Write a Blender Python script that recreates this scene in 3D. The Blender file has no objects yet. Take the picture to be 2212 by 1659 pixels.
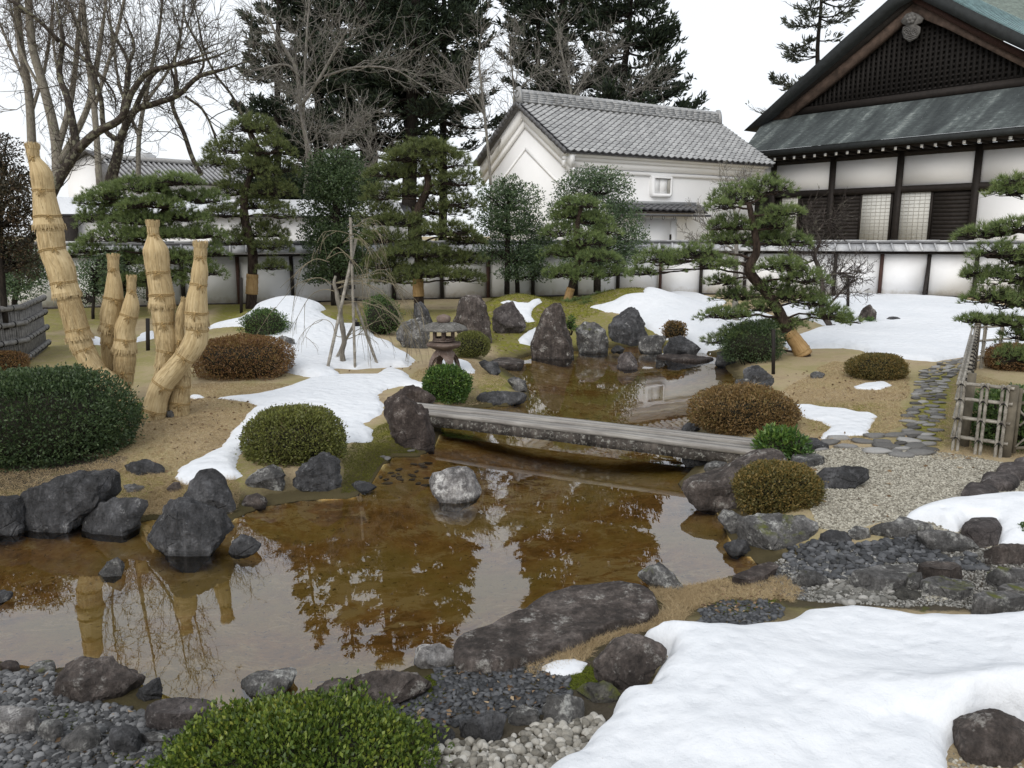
import bpy, bmesh, math, random
import numpy as np
from mathutils import Vector
sc = bpy.context.scene
COL = sc.collection
rad = math.radians

# ------------------------------------------------------------------ camera, sky, sun, exposure
PITCH = rad(10.8)
EYE = np.array([0.0, 0.0, 3.0])
PW, PH, FPX = 2212.0, 1659.0, 1701.0
cam_d = bpy.data.cameras.new('camera')
cam_d.sensor_width = 36.0
cam_d.lens = 36.0 * FPX / PW
cam_d.clip_start = 0.05
cam_d.clip_end = 3000
cam = bpy.data.objects.new('camera', cam_d)
cam.location = EYE
cam.rotation_euler = (rad(90) - PITCH, 0, 0)
COL.objects.link(cam)
sc.camera = cam

SUN_EL, SUN_AZ = rad(38), rad(205)
world = bpy.data.worlds.new('World')
sc.world = world
world.use_nodes = True
wn = world.node_tree
for n in list(wn.nodes): wn.nodes.remove(n)
sky = wn.nodes.new('ShaderNodeTexSky')
sky.sky_type = 'NISHITA'; sky.sun_disc = False
sky.sun_elevation = SUN_EL; sky.sun_rotation = SUN_AZ
sky.air_density = 1.0; sky.dust_density = 4.0
ov = wn.nodes.new('ShaderNodeMix'); ov.data_type = 'RGBA'
ov.inputs[0].default_value = 0.86                       # closed cloud cover over the clear sky
ov.inputs[7].default_value = (11.2, 11.6, 12.1, 1)
bg = wn.nodes.new('ShaderNodeBackground'); bg.inputs[1].default_value = 0.094
wo = wn.nodes.new('ShaderNodeOutputWorld')
wn.links.new(sky.outputs[0], ov.inputs[6]); wn.links.new(ov.outputs[2], bg.inputs[0]); wn.links.new(bg.outputs[0], wo.inputs[0])

sun_d = bpy.data.lights.new('sun', 'SUN')
sun_d.energy = 1.5; sun_d.angle = rad(40); sun_d.color = (1.0, 0.96, 0.9)
sun = bpy.data.objects.new('sun', sun_d)
sun.rotation_euler = (rad(90) - SUN_EL, 0, rad(180) - SUN_AZ)
sun.location = (0, 0, 60)
COL.objects.link(sun)
sc.view_settings.view_transform = 'Standard'
sc.view_settings.look = 'None'
sc.view_settings.exposure = 0.10
sc.view_settings.gamma = 1.0
sc.view_settings.use_curve_mapping = False
sc.render.engine = 'CYCLES'
sc.cycles.max_bounces = 6
sc.cycles.diffuse_bounces = 4
sc.cycles.glossy_bounces = 3
sc.cycles.transparent_max_bounces = 12

# ------------------------------------------------------------------ pixel <-> place helpers
CP, SP = math.cos(PITCH), math.sin(PITCH)
CROP = {'P': (0, 0, 1), 'A1': (0, 0, .3255), 'A2': (540, 0, .3255), 'A3': (1080, 0, .3255), 'A4': (1620, 0, .3255),
        '5': (0, 486, .3255), '6': (540, 540, .3255), '7': (1080, 540, .3255), '8': (1620, 486, .3255),
        'B1': (0, 972, .414), 'B2': (540, 1026, .3814), 'B3': (1134, 1026, .3815), 'B4': (1620, 972, .4142)}
def P(pts, crop='P'):
    ox, oy, k = CROP[crop]
    return [(ox + k * x, oy + k * y) for x, y in pts]
def ray(px, py):
    a, b = (px - PW / 2) / FPX, (PH / 2 - py) / FPX
    return np.array([a, CP + b * SP, -SP + b * CP])       # forward component is 1
def at(px, py, Y):
    d = ray(px, py); return EYE + d * (Y / d[1])
def on(px, py, z):
    d = ray(px, py); return EYE + d * ((z - EYE[2]) / d[2])
def on_plane(px, py, o, n):
    d = ray(px, py); return EYE + d * (np.dot(np.asarray(o) - EYE, n) / np.dot(d, n))
def depth(p):                                            # metres along the optical axis
    return (p[1] - EYE[1]) * CP - (p[2] - EYE[2]) * SP
def mpp(p): return depth(p) / FPX                         # metres per reference pixel at p
def sstep(a, b, x):
    t = np.clip((x - a) / (b - a), 0, 1); return t * t * (3 - 2 * t)
_nr = np.random.default_rng(77)
_ND = _nr.normal(size=(12, 3)); _ND /= np.linalg.norm(_ND, axis=1)[:, None]; _NP = _nr.uniform(0, 6.28, 12); _NF = _nr.uniform(.7, 1.5, 12)
def noise(p, f=1.0, seed=0):
    """smooth pseudo-noise in about -1..1 for points (n,3)"""
    p = np.asarray(p, float); s = np.zeros(len(p))
    for i in range(8):
        k = (i + seed) % 12
        a = p @ np.roll(_ND[k], seed) * f * _NF[k] * 2.2 + _NP[k] + seed * 1.7
        s += np.sin(a + 1.3 * np.sin(p @ _ND[(k + 5) % 12] * f * 1.9 + seed))
    return s / 4.5
def fbm(p, f=1.0, o=3, seed=0):
    s = 0; a = 1
    for i in range(o): s = s + a * noise(p, f * 2.07 ** i, seed + i * 3); a *= .5
    return s / 1.6

# ------------------------------------------------------------------ mesh building
class MB:
    def __init__(s): s.v = []; s.f = []; s.uv = []; s.n = 0
    def add(s, v, f, uv=None):
        v = np.asarray(v, float).reshape(-1, 3); f = np.asarray(f, int)
        s.v.append(v); s.f.append(f + s.n); s.n += len(v)
        s.uv.append(np.zeros((len(v), 2)) if uv is None else np.asarray(uv, float))
        return s
    def mesh(s, name, mat, smooth=False):
        me = bpy.data.meshes.new(name)
        if s.n == 0: return me
        v = np.concatenate(s.v); uv = np.concatenate(s.uv)
        me.vertices.add(len(v)); me.vertices.foreach_set('co', v.astype(np.float32).ravel())
        loops = np.concatenate([f.ravel() for f in s.f]); sizes = np.concatenate([np.full(len(f), f.shape[1]) for f in s.f])
        me.loops.add(len(loops)); me.loops.foreach_set('vertex_index', loops.astype(np.int32))
        me.polygons.add(len(sizes))
        me.polygons.foreach_set('loop_start', np.concatenate([[0], np.cumsum(sizes)[:-1]]).astype(np.int32))
        me.polygons.foreach_set('loop_total', sizes.astype(np.int32))
        if smooth: me.polygons.foreach_set('use_smooth', np.ones(len(sizes), bool))
        if uv.any():
            l = me.uv_layers.new(name='UVMap'); l.data.foreach_set('uv', uv[loops].astype(np.float32).ravel())
        me.update(calc_edges=True)
        if mat: me.materials.append(mat)
        return me
    def obj(s, name, mat, parent=None, smooth=False, origin=None):
        me = s.mesh(name, mat, smooth)
        o = bpy.data.objects.new(name, me); COL.objects.link(o)
        if origin is not None:
            origin = np.asarray(origin, float)
            me.transform(__import__('mathutils').Matrix.Translation(Vector(-origin)))
            o.location = origin
        if parent is not None:
            o.parent = parent
            if origin is None: o.location = -np.array(parent.location)
            else: o.location = origin - np.array(parent.location)
        return o
def tag(o, label=None, cat=None, group=None, kind=None):
    if label: o['label'] = label
    if cat: o['category'] = cat
    if group: o['group'] = group
    if kind: o['kind'] = kind
    return o
def thing(name, label, cat, loc, group=None):
    o = bpy.data.objects.new(name, None); COL.objects.link(o); o.location = loc
    o.empty_display_size = .1
    return tag(o, label, cat, group)
def linkcopy(src, name, loc, parent=None, rot=None, scale=None):
    o = bpy.data.objects.new(name, src); COL.objects.link(o)
    o.location = loc
    if rot is not None: o.rotation_euler = rot
    if scale is not None: o.scale = scale
    if parent is not None: o.parent = parent; o.location = np.asarray(loc) - np.array(parent.location)
    return o
_BOXF = np.array([[0, 3, 2, 1], [4, 5, 6, 7], [0, 1, 5, 4], [1, 2, 6, 5], [2, 3, 7, 6], [3, 0, 4, 7]])
class Frame:
    """local frame: s along, n outwards, z up"""
    def __init__(s, o, a):
        s.o = np.array([o[0], o[1], 0.]); a = np.array([a[0], a[1], 0.]); s.a = a / np.linalg.norm(a)
        s.n = np.array([s.a[1], -s.a[0], 0.])
    def p(s, u, n, z): return s.o + s.a * u + s.n * n + np.array([0, 0, z])
    def box(s, mb, u0, u1, n0, n1, z0, z1):
        mb.add([s.p(u0, n0, z0), s.p(u0, n1, z0), s.p(u1, n1, z0), s.p(u1, n0, z0), s.p(u0, n0, z1), s.p(u0, n1, z1), s.p(u1, n1, z1), s.p(u1, n0, z1)], _BOXF[:, ::-1])
        return mb
    def pix(s, px, py, n=0.0):
        q = on_plane(px, py, s.p(0, n, 0), s.n); r = q - s.o
        return float(r @ s.a), float(q[2])
def prism(mb, base, off):
    """closed prism from polygon base (k,3) swept by vector off"""
    base = np.asarray(base, float); k = len(base); off = np.asarray(off, float)
    v = np.concatenate([base, base + off]); i = np.arange(k)
    mb.add(v, np.array([i[::-1]])); mb.f.append(np.array([i + k]) + mb.n - 2 * k)
    mb.f.append(np.stack([i, (i + 1) % k, (i + 1) % k + k, i + k], 1) + mb.n - 2 * k)
    return mb
def box3(mb, c, ax, ay, az):
    """box with centre c and half axes"""
    c, ax, ay, az = [np.asarray(q, float) for q in (c, ax, ay, az)]
    mb.add([c - ax - ay - az, c + ax - ay - az, c + ax + ay - az, c - ax + ay - az, c - ax - ay + az, c + ax - ay + az, c + ax + ay + az, c - ax + ay + az], _BOXF)
    return mb
def tube(mb, pts, r, sides=6, caps=True, vscale=1.0):
    pts = np.asarray(pts, float); n = len(pts); r = np.broadcast_to(np.asarray(r, float), (n,))
    t = np.gradient(pts, axis=0); t /= np.linalg.norm(t, axis=1)[:, None] + 1e-9
    up = np.array([0, 0, 1.]) if abs(t[:, 2]).mean() < .8 else np.array([0, 1., 0])
    a = np.cross(t, up); a /= np.linalg.norm(a, axis=1)[:, None] + 1e-9
    b = np.cross(t, a)
    ph = np.linspace(0, 2 * np.pi, sides, endpoint=False)
    v = pts[:, None, :] + r[:, None, None] * (np.cos(ph)[None, :, None] * a[:, None, :] + np.sin(ph)[None, :, None] * b[:, None, :])
    L = np.concatenate([[0], np.cumsum(np.linalg.norm(np.diff(pts, axis=0), axis=1))]) * vscale
    uv = np.stack([np.broadcast_to(ph / 6.2832, (n, sides)), np.broadcast_to(L[:, None], (n, sides))], -1).reshape(-1, 2) + 1e-4
    i = np.arange(n - 1)[:, None] * sides; j = np.arange(sides)[None, :]; j2 = (j + 1) % sides
    f = np.stack([i + j, i + sides + j, i + sides + j2, i + j2], -1).reshape(-1, 4)
    mb.add(v.reshape(-1, 3), f, uv)
    if caps:
        q = np.arange(sides)
        mb.f.append(np.array([q]) + mb.n - n * sides); mb.f.append(np.array([q[::-1] + (n - 1) * sides]) + mb.n - n * sides)
    return mb
def smooth_path(pts, n):
    pts = np.asarray(pts, float); d = np.concatenate([[0], np.cumsum(np.linalg.norm(np.diff(pts, axis=0), axis=1))])
    m = np.zeros_like(pts)
    for i in range(len(pts)):
        a, b = max(i - 1, 0), min(i + 1, len(pts) - 1)
        m[i] = (pts[b] - pts[a]) / max(d[b] - d[a], 1e-9)
    s = np.linspace(0, d[-1], n); k = np.clip(np.searchsorted(d, s, side='right') - 1, 0, len(pts) - 2)
    h = (d[k + 1] - d[k])[:, None]; t = ((s - d[k])[:, None]) / np.maximum(h, 1e-9)
    return (2 * t**3 - 3 * t**2 + 1) * pts[k] + (t**3 - 2 * t**2 + t) * h * m[k] + (-2 * t**3 + 3 * t**2) * pts[k + 1] + (t**3 - t**2) * h * m[k + 1]
_ico = {}
def ico(sub):
    if sub not in _ico:
        bm = bmesh.new(); bmesh.ops.create_icosphere(bm, subdivisions=sub, radius=1.0)
        _ico[sub] = (np.array([v.co[:] for v in bm.verts]), np.array([[v.index for v in f.verts] for f in bm.faces])); bm.free()
    return _ico[sub]
def rotz(a): c, s = math.cos(a), math.sin(a); return np.array([[c, -s, 0], [s, c, 0], [0, 0, 1.]])
def rand_rot(rng, n):
    q = rng.normal(size=(n, 4)); q /= np.linalg.norm(q, axis=1)[:, None]; w, x, y, z = q.T
    return np.stack([1 - 2*(y*y+z*z), 2*(x*y-z*w), 2*(x*z+y*w), 2*(x*y+z*w), 1 - 2*(x*x+z*z), 2*(y*z-x*w), 2*(x*z-y*w), 2*(y*z+x*w), 1 - 2*(x*x+y*y)], 1).reshape(n, 3, 3)
def unit(v): v = np.asarray(v, float); return v / (np.linalg.norm(v, axis=-1, keepdims=True) + 1e-9)
def leaves(mb, pos, nrm, L, Wd, rng, droop=0.0, fold=.25):
    """diamond leaves (two faces, folded) at pos, leaf axis roughly along nrm"""
    n = len(pos); nrm = unit(nrm)
    r = unit(np.cross(nrm, rng.normal(size=(n, 3)))); t = np.cross(nrm, r)
    L = np.broadcast_to(L, (n,))[:, None] * rng.uniform(.7, 1.25, (n, 1)); Wd = np.broadcast_to(Wd, (n,))[:, None] * rng.uniform(.8, 1.2, (n, 1))
    tip = pos + nrm * L; tip[:, 2] -= droop * L[:, 0]
    mid = pos + nrm * L * .5 + t * L * fold * .3
    v = np.stack([pos, mid + r * Wd * .5 , tip, mid - r * Wd * .5], 1).reshape(-1, 3)
    i = np.arange(n)[:, None] * 4
    mb.add(v, np.concatenate([i + [0, 1, 2], i + [0, 2, 3]]))
    return mb
def needles(mb, pos, dirs, k, L, w, rng, spread=.6):
    """k thin needles (triangles) per tuft, fanned round dirs"""
    n = len(pos)
    d = unit(np.repeat(dirs, k, 0) + rng.normal(size=(n * k, 3)) * spread); p = np.repeat(pos, k, 0)
    s = unit(np.cross(d, rng.normal(size=(n * k, 3)))) * w * .5
    Ls = L * rng.uniform(.7, 1.15, (n * k, 1))
    v = np.stack([p - s, p + s, p + d * Ls], 1).reshape(-1, 3)
    mb.add(v, np.arange(n * k * 3).reshape(-1, 3))
    return mb
def in_poly(x, y, poly):
    poly = np.asarray(poly); r = np.zeros(np.shape(x), bool); j = len(poly) - 1
    for i in range(len(poly)):
        xi, yi = poly[i][:2]; xj, yj = poly[j][:2]
        c = ((yi > y) != (yj > y)) & (x < (xj - xi) * (y - yi) / (yj - yi + 1e-12) + xi); r ^= c; j = i
    return r
def poly_dist(x, y, poly):
    """signed distance, positive inside"""
    poly = np.asarray(poly)[:, :2]; d = np.full(np.shape(x), 1e9)
    for i in range(len(poly)):
        a, b = poly[i - 1], poly[i]; e = b - a; t = np.clip(((x - a[0]) * e[0] + (y - a[1]) * e[1]) / (e @ e + 1e-12), 0, 1)
        d = np.minimum(d, np.hypot(x - a[0] - t * e[0], y - a[1] - t * e[1]))
    return np.where(in_poly(x, y, poly), d, -d)
# ------------------------------------------------------------------ materials
class NT:
    def __init__(s, name):
        s.m = bpy.data.materials.new(name); s.m.use_nodes = True; s.t = s.m.node_tree
        for n in list(s.t.nodes): s.t.nodes.remove(n)
        s.out = s.t.nodes.new('ShaderNodeOutputMaterial')
    def n(s, kind, **kw):
        nd = s.t.nodes.new('ShaderNode' + kind)
        for k, v in kw.items():
            if k.startswith('i_'):
                key = k[2:]; key = int(key) if key.isdigit() else key
                s.set(nd.inputs[key], v)
            else: setattr(nd, k, v)
        return nd
    def set(s, inp, v):
        if isinstance(v, bpy.types.NodeSocket): s.t.links.new(v, inp)
        elif isinstance(v, (tuple, list)) and len(v) == 3 and inp.type == 'RGBA': inp.default_value = (*v, 1)
        else: inp.default_value = v
    def coord(s, what='Object', scale=(1, 1, 1)):
        c = s.n('TexCoord'); m = s.n('Mapping'); s.set(m.inputs[0], c.outputs[what]); m.inputs['Scale'].default_value = scale
        return m.outputs[0]
    def pos(s, scale=(1, 1, 1)):
        c = s.n('NewGeometry'); m = s.n('Mapping'); s.set(m.inputs[0], c.outputs['Position']); m.inputs['Scale'].default_value = scale
        return m.outputs[0]
    def noise(s, vec, scale, detail=4, rough=.55, dist=0.0):
        n = s.n('TexNoise', i_Vector=vec, i_Scale=scale, i_Detail=detail, i_Roughness=rough, i_Distortion=dist); return n.outputs[0]
    def voro(s, vec, scale, feature='F1', out=0):
        n = s.n('TexVoronoi', feature=feature, i_Vector=vec, i_Scale=scale); return n.outputs[out]
    def ramp(s, fac, stops, interp='LINEAR'):
        r = s.n('ValToRGB'); r.color_ramp.interpolation = interp; e = r.color_ramp.elements
        while len(e) < len(stops): e.new(.5)
        for el, (p, c) in zip(e, stops):
            el.position = p; el.color = (*c, 1) if isinstance(c, (tuple, list)) else (c, c, c, 1)
        s.set(r.inputs[0], fac); return r.outputs[0]
    def mix(s, fac, a, b, mode='MIX'):
        m = s.n('Mix', data_type='RGBA', blend_type=mode); s.set(m.inputs[0], fac); s.set(m.inputs[6], a); s.set(m.inputs[7], b); return m.outputs[2]
    def math(s, op, a, b=0.0, clamp=False):
        m = s.n('Math', operation=op, use_clamp=clamp); s.set(m.inputs[0], a); s.set(m.inputs[1], b); return m.outputs[0]
    def bump(s, h, strength=.5, dist=.02, nrm=None):
        b = s.n('Bump', i_Strength=strength, i_Distance=dist, i_Height=h)
        if nrm is not None: s.set(b.inputs['Normal'], nrm)
        return b.outputs[0]
    def bsdf(s, color, rough=.8, nrm=None, spec=.3, **kw):
        b = s.n('BsdfPrincipled'); s.set(b.inputs['Base Color'], color); s.set(b.inputs['Roughness'], rough); s.set(b.inputs['Specular IOR Level'], spec)
        if nrm is not None: s.set(b.inputs['Normal'], nrm)
        for k, v in kw.items(): s.set(b.inputs[k.replace('_', ' ')], v)
        s.t.links.new(b.outputs[0], s.out.inputs[0]); return s.m

def rock_mat(name, dark, mid, light, lichen=.5, speck=(.42, .42, .40), moss=0.0, sc_=1.0):
    t = NT(name); c = t.coord('Object'); oi = t.n('ObjectInfo').outputs['Random']
    off = t.n('VectorMath', operation='ADD'); t.set(off.inputs[0], c)
    cx = t.n('CombineXYZ', i_0=t.math('MULTIPLY', oi, 37.0), i_1=t.math('MULTIPLY', oi, 11.0)); t.set(off.inputs[1], cx.outputs[0]); c = off.outputs[0]
    n1 = t.noise(c, 3.0 * sc_, 7, .62, .3)
    col = t.ramp(n1, [(.30, dark), (.52, mid), (.72, light)])
    st = t.n('Mapping', i_0=c); st.inputs['Scale'].default_value = (5, 5, 1.0)
    n2 = t.noise(st.outputs[0], 2.2 * sc_, 6, .65)
    col = t.mix(t.ramp(n2, [(.42, 0.0), (.58, .65)]), col, dark); col = t.mix(t.ramp(n2, [(.30, .55), (.42, 0.0)]), col, light)
    n3 = t.noise(c, 5.5 * sc_, 10, .74)
    n3b = t.noise(c, 38.0 * sc_, 4, .7)
    li = t.math('ADD', t.math('MULTIPLY', n3, .85), t.math('MULTIPLY', n3b, .15))
    col = t.mix(t.ramp(li, [(.62 - .14 * lichen, 0.0), (.70 - .12 * lichen, .85)]), col, speck)
    col = t.mix(1.0, col, t.ramp(t.math('ADD', t.math('MULTIPLY', n3, .6), t.math('MULTIPLY', n3b, .4)), [(.36, .42), (.50, .95), (.66, 1.55)]), 'MULTIPLY')
    geo = t.n('NewGeometry'); sepn = t.n('SeparateXYZ', i_0=geo.outputs['Normal'])
    if moss > 0:
        ms = t.math('MULTIPLY', t.ramp(t.noise(c, 2.3, 6, .6), [(.60 - .22 * moss, 0.0), (.68 - .2 * moss, 1.0)]), t.ramp(sepn.outputs[2], [(.25, 0.0), (.7, 1.0)]))
        col = t.mix(ms, col, (.105, .115, .022))
    sep = t.n('SeparateXYZ', i_0=geo.outputs['Position'])
    wet = t.ramp(t.math('ADD', sep.outputs[2], t.math('MULTIPLY', n3, .06)), [(.055, .55), (.10, 0.0)])   # damp band at the waterline
    col = t.mix(wet, col, tuple(x * .5 for x in dark))
    cr = t.ramp(t.voro(c, 5.5 * sc_, 'DISTANCE_TO_EDGE'), [(.0, 0.0), (.05, 1.0)]); cm = t.ramp(t.noise(c, 1.7, 3), [(.5, 0.0), (.6, 1.0)])
    h = t.math('ADD', t.math('MULTIPLY', n1, 1.1), t.math('ADD', t.math('MULTIPLY', n2, .8), t.math('MULTIPLY', n3, .8)))
    h = t.math('ADD', h, t.math('MULTIPLY', t.math('MULTIPLY', cr, cm), .25))
    nb = t.bump(h, 1.0, .075); nb = t.bump(n3b, .6, .010, nb)
    return t.bsdf(col, t.mix(wet, (.85, .85, .85), (.35, .35, .35)), nb, .25)
M = {}
M['rock_slate'] = rock_mat('dark_slate_rock', (0.031, 0.031, 0.032), (0.077, 0.077, 0.081), (0.173, 0.173, 0.179), .25, (.22, .22, .22), 0)
M['rock_brown'] = rock_mat('brown_grey_rock', (0.033, 0.027, 0.024), (0.100, 0.082, 0.073), (0.211, 0.182, 0.166), .5, (.29, .28, .26), .0)
M['rock_grey'] = rock_mat('lichened_grey_rock', (0.051, 0.050, 0.049), (0.141, 0.136, 0.132), (0.269, 0.262, 0.256), .68, (.36, .36, .34), .12)
M['rock_pale'] = rock_mat('pale_granite_rock', (0.070, 0.064, 0.061), (0.282, 0.269, 0.262), (0.512, 0.499, 0.486), .75, (.5, .49, .47), .0)
M['rock_purple'] = rock_mat('purplish_rock', (.040, .034, .033), (.105, .090, .086), (.19, .17, .165), .3, (.27, .26, .25), .0)
M['rock_moss'] = rock_mat('mossy_rock', (0.026, 0.026, 0.023), (0.077, 0.073, 0.064), (0.154, 0.147, 0.128), .4, (.25, .25, .22), .55)
M['rock_red'] = rock_mat('reddish_brown_rock', (.034, .026, .023), (.088, .069, .061), (.165, .142, .128), .38, (.27, .25, .23), .0)

def foliage_mat(name, stops, rough=.5, trans=.25, spec=.4):
    t = NT(name); g = t.n('NewGeometry'); c = t.pos()
    f = t.math('ADD', t.math('MULTIPLY', g.outputs['Random Per Island'], .52), t.math('MULTIPLY', t.noise(c, 2.4, 4), .48))
    col = t.ramp(f, stops)
    m = t.bsdf(col, rough, None, spec); b = t.t.nodes['Principled BSDF']; tl = t.n('BsdfTranslucent'); t.set(tl.inputs[0], col)
    mx = t.n('MixShader', i_0=trans); t.set(mx.inputs[1], b.outputs[0]); t.set(mx.inputs[2], tl.outputs[0]); t.t.links.new(mx.outputs[0], t.out.inputs[0]); return m
M['leaf_dark'] = foliage_mat('dark_green_leaves', [(.12, (0.022, 0.036, 0.016)), (.5, (0.055, 0.091, 0.036)), (.8, (0.103, 0.145, 0.058)), (.95, (0.166, 0.200, 0.083))], .45)
M['leaf_olive'] = foliage_mat('olive_azalea_leaves', [(.12, (0.085, 0.052, 0.024)), (.4, (0.115, 0.129, 0.038)), (.75, (0.216, 0.230, 0.057)), (.9, (0.287, 0.201, 0.063))], .5)
M['leaf_brown'] = foliage_mat('brown_azalea_leaves', [(.12, (0.086, 0.041, 0.022)), (.45, (0.184, 0.098, 0.040)), (.7, (0.245, 0.153, 0.054)), (.9, (0.209, 0.184, 0.058))], .55)
M['leaf_red'] = foliage_mat('russet_azalea_leaves', [(.15, (0.075, 0.047, 0.021)), (.42, (0.164, 0.107, 0.040)), (.62, (0.257, 0.156, 0.062)), (.85, (0.164, 0.164, 0.056))], .55)
M['leaf_box'] = foliage_mat('boxwood_leaves', [(.15, (0.023, 0.042, 0.010)), (.45, (0.082, 0.130, 0.023)), (.72, (0.186, 0.235, 0.038)), (.86, (0.373, 0.356, 0.065)), (.95, (0.616, 0.470, 0.082))], .4)
M['leaf_mid'] = foliage_mat('mid_green_leaves', [(.12, (0.025, 0.050, 0.018)), (.5, (0.072, 0.130, 0.036)), (.8, (0.134, 0.190, 0.054)), (.95, (0.216, 0.252, 0.082))], .45)
M['leaf_fresh'] = foliage_mat('fresh_green_leaves', [(.12, (0.024, 0.054, 0.016)), (.5, (0.068, 0.135, 0.030)), (.85, (0.176, 0.257, 0.047))], .4)
M['leaf_ever'] = foliage_mat('evergreen_leaves', [(.12, (0.034, 0.062, 0.034)), (.5, (0.081, 0.128, 0.062)), (.8, (0.156, 0.215, 0.101)), (.95, (0.315, 0.329, 0.142))], .4)
M['leaf_rust'] = foliage_mat('rusty_bush_leaves', [(.15, (0.027, 0.027, 0.018)), (.5, (0.053, 0.048, 0.027)), (.8, (0.112, 0.068, 0.038)), (.95, (0.180, 0.075, 0.053))], .5)
M['needle_pine'] = foliage_mat('pine_needles', [(.1, (0.057, 0.087, 0.036)), (.45, (0.139, 0.197, 0.069)), (.75, (0.242, 0.302, 0.109)), (.95, (0.409, 0.409, 0.167))], .5)
M['needle_pine2'] = foliage_mat('olive_green_pine_needles', [(.1, (.050, .074, .028)), (.45, (.115, .145, .050)), (.75, (.19, .215, .075)), (.95, (.30, .29, .11))], .5)
M['needle_dark'] = foliage_mat('fir_needles', [(.1, (0.019, 0.027, 0.020)), (.5, (0.036, 0.055, 0.034)), (.85, (0.073, 0.099, 0.050)), (.97, (0.115, 0.134, 0.050))], .6)
M['needle_grey'] = foliage_mat('sparse_fir_needles', [(.1, (0.045, 0.054, 0.045)), (.5, (0.090, 0.104, 0.076)), (.9, (0.168, 0.180, 0.124))], .6)

def bark_mat(name, dark, light, lich=0.0, lc=(.3, .3, .26), scale=1.0):
    t = NT(name); c = t.coord('Object', (1, 1, .35)); n = t.noise(c, 14 * scale, 7, .65, .4)
    col = t.ramp(n, [(.35, dark), (.65, light)])
    if lich: col = t.mix(t.ramp(t.noise(t.coord('Object'), 5 * scale, 6, .6), [(.60 - .15 * lich, 0.0), (.66 - .12 * lich, .9)]), col, lc)
    return t.bsdf(col, .9, t.bump(n, .8, .03), .15)
M['bark_dark'] = bark_mat('dark_bark', (.010, .009, .008), (.035, .029, .024))
M['bark_pine'] = bark_mat('pine_bark', (.016, .011, .009), (.062, .045, .035))
M['bark_cherry'] = bark_mat('cherry_bark', (.022, .018, .016), (.075, .062, .052), .55, (.17, .165, .12))
M['bark_pale'] = bark_mat('pale_grey_bark', (.13, .115, .095), (.27, .25, .215), .25, (.2, .2, .14))
M['bark_grey'] = bark_mat('grey_branches', (.12, .11, .10), (.28, .265, .24), .3, (.25, .25, .2))
M['bark_fine'] = bark_mat('fine_brown_twigs', (.10, .085, .07), (.20, .175, .15))
M['bark_twig'] = bark_mat('tan_twigs', (.14, .12, .08), (.27, .235, .165))
M['bark_plum'] = bark_mat('plum_bark', (.03, .024, .022), (.10, .085, .075), .3, (.16, .15, .12))

def straw_mat(name, a, b, c_):
    t = NT(name); uv = t.coord('UV', (46, 1.5, 1)); n = t.noise(uv, 1.0, 5, .6)
    uv2 = t.coord('UV', (14, 5, 1)); n2 = t.noise(uv2, 1.0, 4, .6)
    g = t.n('NewGeometry').outputs['Random Per Island']
    col = t.ramp(t.math('ADD', t.math('MULTIPLY', n, .6), t.math('ADD', t.math('MULTIPLY', n2, .28), t.math('MULTIPLY', g, .16))), [(.30, a), (.52, b), (.74, c_)])
    return t.bsdf(col, .75, t.bump(n, .7, .012), .2)
M['straw'] = straw_mat('straw_matting', (.22, .15, .07), (.46, .35, .19), (.65, .535, .335))
M['straw_band'] = straw_mat('tan_straw_band', (.17, .10, .04), (.34, .22, .10), (.47, .33, .17))
t = NT('straw_rope'); M['rope'] = t.bsdf(t.ramp(t.noise(t.coord('Object'), 90, 3), [(.35, (.20, .13, .05)), (.65, (.42, .30, .14))]), .8, None, .2)
t = NT('black_twine'); M['twine'] = t.bsdf((.012, .011, .011), .8)
def plain(name, col, rough=.7, var=.15, scale=6.0, bump=.0, spec=.3):
    t = NT(name); n = t.noise(t.coord('Object'), scale, 6, .6)
    c = t.ramp(n, [(.3, tuple(x * (1 - var) for x in col)), (.7, tuple(min(1, x * (1 + var)) for x in col))])
    return t.bsdf(c, rough, t.bump(n, bump, .01) if bump else None, spec)
def wood_mat(name, dark, mid, light, stretch=(1, 1, 12), scale=3.0, rough=.8, bump=.5):
    t = NT(name); c = t.coord('UV', (1, 1, 1)); m = t.n('Mapping', i_0=c); m.inputs['Scale'].default_value = stretch
    n = t.noise(m.outputs[0], scale, 7, .65, .2); n2 = t.noise(t.coord('Object'), 2.2, 5, .6)
    f = t.math('ADD', t.math('ADD', t.math('MULTIPLY', n, .65), t.math('MULTIPLY', n2, .35)), t.math('MULTIPLY', t.math('SUBTRACT', t.n('ObjectInfo').outputs['Random'], .5), .16))
    return t.bsdf(t.ramp(f, [(.33, dark), (.5, mid), (.66, light)]), rough, t.bump(n, bump, .012), .25)

# snow
t = NT('old_snow'); c = t.pos(); n1 = t.noise(c, 1.1, 5, .5); n2 = t.noise(c, 16, 5, .6); n3 = t.noise(c, 130, 3, .7)
col = t.ramp(t.math('ADD', t.math('MULTIPLY', n1, .6), t.math('MULTIPLY', n2, .4)), [(.3, (.63, .655, .69)), (.7, (.72, .735, .76))])
col = t.mix(t.ramp(t.voro(c, 7.5, out=0), [(.012, .7), (.03, 0.0)]), col, (.35, .3, .25))
col = t.mix(t.ramp(t.voro(c, 24, out=0), [(.03, .5), (.06, 0.0)]), col, (.30, .26, .2)); pit = t.n('TexVoronoi', feature='SMOOTH_F1', i_Vector=c, i_Scale=7.0); nb = t.bump(n1, .30, .10); nb = t.bump(pit.outputs[0], .55, .06, nb); nb = t.bump(n2, .45, .026, nb); nb = t.bump(n3, .5, .005, nb)
M['snow'] = t.bsdf(col, .65, nb, .25, Subsurface_Weight=0.0)
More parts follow.
